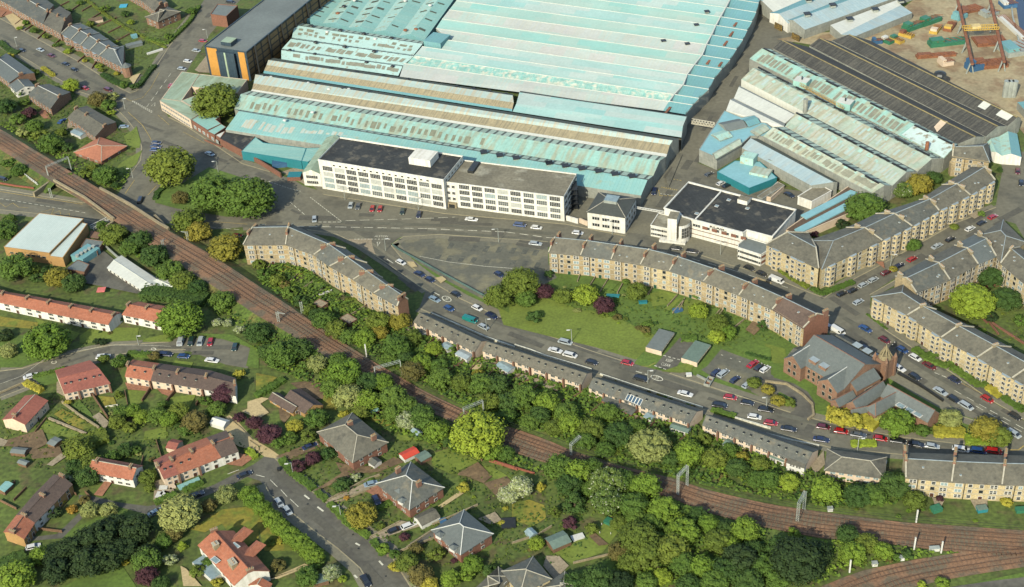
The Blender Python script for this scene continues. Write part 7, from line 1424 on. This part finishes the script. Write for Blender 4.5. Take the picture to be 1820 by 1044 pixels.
scatter("*0,280 60,300 90,330 0,322",4,['green','deep'],6,10,"low scrub bush above the road at the left edge",'scrub at the left edge',8)
scatter("*0,95 60,120 220,220 250,240 200,330 100,260 0,220",10,GC,3,7,"low shrub in the gardens between the road and the railway",'shrubs by the upper railway',9)
scatter("*1440,1000 1500,990 1600,960 1650,985 1530,1010 1440,1040",7,['olive','green','brown'],4,8,"low bush on the wedge between the railway lines",'bushes between the railway lines',10)
scatter("*1690,520 1820,560 1820,640 1700,580",8,GC,3,6,"low shrub in the courtyard gardens",'courtyard shrubs',11)
scatter("*740,600 830,640 900,655 1040,700 1030,720 860,670 740,620",7,GC,3,5,"low shrub in the small gardens of the low terraces",'low terrace garden shrubs',12)
scatter("*0,555 240,590 300,600 0,610",6,['green','deep','brown'],3,5,"low shrub before the orange-roofed terrace",'shrubs before the orange-roofed terrace',13)
scatter("*900,560 1130,640 1140,650 940,590",0,GC,3,5,"",'',14)
scatter("K600,560 1320,800 1340,830 620,590",11,['brown','olive','gold','green'],3,5,"low shrub in the front strip of the solar panel row",'front strip shrubs',15)
# ---------------------------------------------------------------- people and garden things
def person(s,lb):
    g=G(S(s)[0]); o=Vector((g.x,g.y,0)); root=thing('person',lb,'person',o)
    me=bpy.data.meshes.new('body'); V=[(0,0,.95),(0,0,1.2),(0,0,1.45),(0,0,1.55),(0,0,1.72),(.2,0,1.42),(.27,.05,1.15),(.25,.15,.92),(-.2,0,1.42),(-.27,.03,1.15),(-.27,.1,.9),(.1,.05,.9),(.12,.18,.5),(.12,.2,.05),(-.1,0,.9),(-.12,-.1,.5),(-.12,-.22,.08)]
    E_=[(0,1),(1,2),(2,3),(3,4),(2,5),(5,6),(6,7),(2,8),(8,9),(9,10),(0,11),(11,12),(12,13),(0,14),(14,15),(15,16)]; R_=[.15,.14,.15,.06,.1,.07,.05,.04,.07,.05,.04,.1,.07,.05,.1,.07,.05]
    me.from_pydata([(x,y,z*ZS) for x,y,z in V],E_,[]); b=bpy.data.objects.new('body',me); COL.objects.link(b); b.parent=root; md=b.modifiers.new('skin','SKIN')
    for v,r in zip(me.skin_vertices[0].data,R_): v.radius=(r,r)
    me.skin_vertices[0].data[0].use_root=True; b.modifiers.new('sub','SUBSURF').levels=1; me.materials.append(m_cloth)
    mb=MB(); mb.cyl((g.x,g.y,1.1),.2,.36,0,8,.19); mb.build('shirt',m_clothw,root); mb=MB(); mb.cyl((g.x,g.y,1.62),.11,.2,0,8,.06); mb.build('hair',m_rubber,root)
person("L893,380","person in pale top and dark trousers walking between parked cars, church street"); person("L908,362","person in dark clothes walking beside another on the church street")
def small(name,lb,cat,s,dims,m1,ang=0,m2=None,z0=0):
    g=G(S(s)[0]); mb=MB(); mb.box((g.x,g.y,z0),dims,0,ang,top=1 if m2 else None); x=dims
    mb.box((g.x,g.y,z0+dims[2]),(x[0]*1.06,x[1]*1.06,.08),1 if m2 else 0,ang); return tag(mb.build(name,[m1]+([m2] if m2 else [])),lb,cat)
small('play_hut',"green and white play hut at the end of the tenement path","play hut","P1200,505",(2.6,2,1.8),m_green,.3); small('shed',"small teal shed in the gravel garden below the cream tenement",'shed',"P1520,505",(2.6,1.8,1.8),m_cyan,.1,m_shedg); small('shed',"green bin-like box at the right edge garden",'box',"P1800,510",(3,1.6,1.5),m_green,0)
small('table',"blue tarpaulin pile in the tenement back garden",'tarpaulin',"K1165,130",(2.8,2,1),m_blue,.3); small('bench',"teal covered bench in the tenement back garden",'bench',"K710,30",(4,1.2,1),m_cyan,-.2); small('bench',"second teal cover behind the tenements",'bench',"K920,75",(2.6,1.2,1),m_cyan,0)
small('shed',"blue shed roof beside the big villa's top corner",'shed',"J800,845",(5,3,1.8),m_wood,.3,m_tealb); small('shed',"round blue cover beside the slate villa",'cover',"N1315,585",(1.8,1.8,.9),m_blue,.3); small('wheelie_bin',"wheelie bin at the pavement by the lower junction",'bin',"N163,222",(.9,.9,1.3),m_dkmetal); small('shed',"small teal-roofed shed at the lower road's edge",'shed',"N450,1010",(4,3,2.2),m_wood,.3,m_shedg)
small('washing_line',"white sheets drying on the green behind the bent row",'sheets',"J490,12",(4.5,.3,1.4),m_whitepaint,.5); small('swimming_pool',"round blue paddling pool in a garden at the top",'pool',"A868,45",(3.4,3.4,.5),mat('pool_water',(60,170,196),1,.2)); small('shed',"small blue shed at the end of the back lane gardens",'shed',"A945,265",(2.6,2.4,2),m_teald,.4)
small('garage',"cream-edged flat garage roof in the top-left back gardens",'garage',"A675,155",(6,4,2.2),m_cream,.4,m_soil); small('greenhouse',"arched grey shed beside the turret house",'shed',"A945,325",(7,3,2),m_greyroof,.4); small('parasol',"pink parasol in the garden behind the hall",'parasol',"I718,5",(2.6,2.6,.3),mat('pink_cloth',(220,120,110),1,.8),0,None,2.0)
small('table',"white garden furniture near the lower woods",'table',"O462,698",(3.2,1.8,.8),m_whitepaint,.3); small('cloche',"green rounded play frame on the lawn by the lower woods",'play frame',"O698,600",(2,3.6,1.4),m_green,.9); small('trampoline',"round dark trampoline at the lawn's corner",'trampoline',"N1775,600",(3.6,3.6,.8),m_dkmetal)
g=G(S("O662,640")[0]); mb=MB(); c=[(g.x-1.8,g.y-1.2,.1),(g.x+1,g.y-1.8,.1),(g.x+1.8,g.y+1.3,.1),(g.x-1,g.y+1.8,.1)]
for i in range(4): mb.bar(c[i],c[(i+1)%4],.2); mb.bar(c[i],(c[i][0],c[i][1],1.2),.15)
tag(mb.build('goal_frame',m_whitepaint),"small white frame on the lawn near the lower woods",'frame')
for i,(s,c_) in enumerate((("M1150,350",m_whitepaint),("M1190,375",m_slab),("M1120,400",m_whitepaint),("M1210,340",m_cream),("M1160,390",m_whitepaint))): small('rubble_bag',"pile of building rubble in the yard of the pink-roofed end house",'rubble',s,(2.2,1.6,.7),c_,i*.7)['group']='rubble in the front yard'
small('tarpaulin',"blue and yellow sheets beside the clipped hedge in the rubble yard",'tarpaulin',"M1330,320",(6,2,.5),m_tealb,.5)
small('roof_tank',"white notice cube beside the KEEP CLEAR junction",'box',"K1243,585",(1.6,1.2,1.1),m_whitepaint)
for i,s in enumerate(("*756,470","*733,458","*770,478")): pass

# ---------------------------------------------------------------- undergrowth: one mass of low leaves
from mathutils import noise as NZ
def undergrowth(polys,dens,hmax,col,nm,seed,ls=.75):
    rnd=random.Random(seed); mb=MB()
    for s in polys:
        P=S(s); Q=[G(p) for p in P]; A=abs(sum(Q[i].x*Q[i-1].y-Q[i-1].x*Q[i].y for i in range(len(Q)))/2); W2=[(q.x,q.y) for q in Q]
        x0,x1=min(q[0] for q in W2),max(q[0] for q in W2); y0,y1=min(q[1] for q in W2),max(q[1] for q in W2); n=int(A*dens); k=0; tr=0
        while k<n and tr<n*12:
            tr+=1; x,y=rnd.uniform(x0,x1),rnd.uniform(y0,y1)
            if not inside((x,y),W2): continue
            k+=1; v=NZ.noise(Vector((x*.22,y*.22,seed))); v2=NZ.noise(Vector((x*.6,y*.6,seed+9)))
            if v<-.28: continue
            z=max(.05,hmax*(v*.9+.45+.4*v2))*rnd.uniform(.55,1.05)
            leafq(mb,Vector((x,y,z)),Vector((rnd.uniform(-.7,.7),rnd.uniform(-.9,.5),1)).normalized(),ls)
    o=mb.build(nm,FOL[col],None,org=(0,0,0)); struct(o,'stuff')
BK1="*470,462 530,470 620,540 735,585 760,575 850,640 930,650 1050,700 1240,760 1440,840 1470,850 1600,880 1610,900 1461,905 1264,868 1087,820 971,775 844,733 758,692 657,634 580,585 513,540 460,505"
BK2="*460,566 505,592 581,640 665,683 733,724 800,758 860,790 960,828 1196,892 1251,915 1370,948 1380,990 1300,1044 1080,1044 1110,960 1000,850 900,830 780,800 700,770 640,740 560,690 470,650 440,600"
BK3="*200,402 298,462 404,530 455,565 440,590 380,560 300,500 200,430 170,400"
BK4="*50,255 177,332 215,340 240,300 200,300 140,290 90,250 0,215 0,226"
BK5="*1375,955 1461,962 1575,972 1663,984 1714,982 1537,1010 1440,1044 1340,1044"
undergrowth([BK1,BK2],1.9,3.4,'green','undergrowth',3); undergrowth([BK1,BK2,BK3,BK4,BK5],.9,3.2,'bright','undergrowth',14); undergrowth([BK1,BK2,BK3],.7,3.0,'deep','undergrowth',25); undergrowth([BK4,BK5],.9,1.6,'green','undergrowth',36)
GD="*0,720 120,690 330,760 480,800 460,812 330,830 130,870 0,800"; GD2="*500,800 660,740 940,830 1060,900 1040,990 880,1030 720,990 560,880"; GD3="*0,95 60,120 220,220 240,235 200,330 100,260 0,220"; GD4="*1000,505 1300,545 1400,600 1300,620 1120,580 1000,545"
undergrowth([GD,GD2,GD3,GD4,"*1690,520 1820,560 1820,640 1700,580","*60,20 240,50 330,30 290,80 220,140 60,40"],.35,1.2,'olive','undergrowth',47,.6); undergrowth([GD,GD2,GD3,GD4],.3,1.2,'deep','undergrowth',58,.6)

# ---------------------------------------------------------------- garden walls, road repairs
def gwalls(segs,lb,grp,m_=None,h=1.2,w=.28,nm='garden_wall',cat='wall'):
    for sg in segs.split('|'):
        mb=MB(); mb.ribbon([xy(p) for p in GS(sg)],w,0,h); tag(mb.build(nm,m_ or m_stonewall),lb,cat,grp)
gwalls("G480,905 460,960|G590,920 540,1000|G680,935 620,1030|G790,950 740,1040|G900,975 860,1040|y120,560 60,650|y330,660 240,760|y400,690 350,800|y600,760 560,832|y750,800 720,840|K1210,60 1130,150|K1480,110 1400,200|K1640,190 1530,280","low wall between the back gardens of the middle tenements",'back garden walls')
gwalls("F110,830 60,900|F320,880 240,960|F400,960 280,1040|F470,1010 380,1090|J520,60 430,110|J620,60 520,130|J770,100 660,170|J880,160 760,200","low wall between the drying greens of the bent tenement row",'drying green walls')
gwalls("J1260,330 1180,400|J1360,380 1270,460|J1590,470 1500,560|J1700,530 1620,610|K60,590 -40,650|K400,740 330,800|K640,780 560,850|K900,880 800,950|K1010,910 930,990|K1260,990 1180,1050|O1540,60 1480,130|O1640,90 1570,170","timber fence between small rear gardens of the low terraces",'low terrace garden fences',m_wood,1.6,.2,'garden_fence','fence')
gwalls("u60,120 20,160|u200,190 140,235|u300,240 230,290|u420,300 350,365|u560,370 480,440|u680,440 600,500|u800,510 720,580|u900,560 850,640|u560,60 640,20|u620,130 740,50|u760,110 880,40|u830,190 960,110|u900,250 1080,170|u1000,310 1140,240|u1090,380 1200,320","low wall between gardens of the red sandstone terrace",'terrace garden walls',m_brickb,1.1)
gwalls("M0,440 120,500|M40,360 110,310|M100,440 190,350|M470,350 540,400|M640,420 600,380|M270,640 440,660|I330,890 250,990|I640,720 620,700|I880,700 900,800|M980,250 1010,130|M1100,20 1140,150","thin fence between the lower left gardens",'lower left garden fences',m_wood,1.4,.2,'garden_fence','fence')
gwalls("N500,440 780,290 870,260|N530,460 600,440 800,360|N800,700 1010,590|N1060,770 1240,650|N1240,610 1560,470|N920,830 1260,700|O0,740 150,690|O430,880 760,800|O280,620 150,700|N1640,160 1560,60","low wall or fence between the villa gardens",'villa garden walls',m_stonewall,1.1)
gwalls("L1480,160 1330,20|L1560,220 1450,120|L1640,300 1560,200|r1300,1000 1560,960","low wall in the courtyard gardens",'courtyard walls',m_brick,1.2)
rnd=random.Random(5); mb=MB()
def repairs(s,n,w):
    P=[xy(p) for p in GS(s)]
    for _ in range(n):
        p=poly_at(P,rnd.random()); q=poly_at(P,rnd.random()*.98); i=rnd.randrange(len(P)-1); d=(P[i+1]-P[i]).normalized(); t=rnd.random(); p=P[i]+(P[i+1]-P[i])*t; nn=Vector((-d.y,d.x,0)); p=p+nn*rnd.uniform(-w,w); a,b=rnd.uniform(1,7),rnd.uniform(.5,1.6); z=.123+rnd.random()*.003
        z=.115+rnd.random()*.004
        mb.face([xy(p-d*a-nn*b,z),xy(p+d*a-nn*b,z),xy(p+d*a+nn*b,z),xy(p-d*a+nn*b,z)])
repairs("*20,355 300,392 600,398 900,408 1100,440",26,9); repairs("*640,425 800,535 1000,612 1250,695 1450,760 1790,800",26,5); repairs("*1480,550 1600,630 1800,745",16,6); repairs("*0,60 220,180 300,100 370,20",18,5); repairs("*1480,530 1640,450 1790,370",12,4); repairs("*500,840 600,930 700,1040",10,4); repairs("*0,690 190,625 400,625",10,3); repairs("*1180,370 1270,240 1360,80",14,7); repairs("*240,240 400,300 560,370",12,10)
struct(mb.build('road_repair',mat('fresh_asphalt',(96,94,82),1,.9,(.1,8),(.12,1))))
mb=MB()
for s in ("*0,357 150,372 205,380","*430,402 600,408 800,414 980,430 1100,446 1250,470 1400,520","*600,395 800,402 980,416","*660,440 780,525 880,572 1000,610 1200,675 1400,740 1600,784 1780,798","*1500,565 1600,628 1700,690 1820,765","*0,62 100,110 215,170"):
    mb.ribbon([xy(p) for p in GS(s)],1.9,.108,.11)
struct(mb.build('worn_lane',mat('worn_asphalt',(104,103,88),1,.85,(.14,9),(.12,1))))

mb=MB(); rnd=random.Random(8)
for k in range(9):
    for j in range(2):
        x=770+k*22+rnd.uniform(-2,2); y=432+j*22+k*1.6+rnd.uniform(-1,1)
        if rnd.random()<.15: continue
        mb.face([xy(G(p),.118+.0005*k) for p in ((x,y+9),(x+9,y+10),(x+15,y),(x+6,y-1))])
struct(mb.build('parking_bay_wear',mat('worn_bay',(90,92,82),1,.9,(.1,4),(.14,.8),c2=(106,106,92),c2s=2)))
# overhead wires, one pair above each main track
for k,(f0,lb) in enumerate(((.71,"overhead wire pair above the far railway track"),(.39,"overhead wire pair above the near railway track"))):
    pts=[Lw[i]+(U[i]-Lw[i])*f0 for i in range(0,NR,3)]; mb=MB()
    for a,b in zip(pts,pts[1:]):
        for dz in (5.6,7.0): mb.bar(a+Vector((0,0,dz)),b+Vector((0,0,dz)),.05)
    tag(mb.build('overhead_wire',m_dkmetal),lb,'overhead wire')
# drain covers and stains on the roads
mb=MB(); rnd=random.Random(12)
for s in ("*20,350 205,376 330,398 600,400 900,415 1100,445 1380,515","*660,436 800,530 1000,607 1250,690 1450,755 1790,795","*1490,560 1600,632 1800,748","*10,60 220,178","*500,845 600,935 690,1030","*0,694 190,628 400,628","*240,230 400,295 560,360"):
    P=[xy(p) for p in GS(s)]
    for k in range(5):
        i=rnd.randrange(len(P)-1); p=P[i]+(P[i+1]-P[i])*rnd.random(); a=p.x+rnd.uniform(-3,3); b=p.y+rnd.uniform(-3,3); r=rnd.uniform(.25,.4); z=.1245
        mb.face([Vector((a+r*math.cos(t*.785),b+r*math.sin(t*.785),z)) for t in range(8)])
struct(mb.build('drain_cover',m_dkmetal))
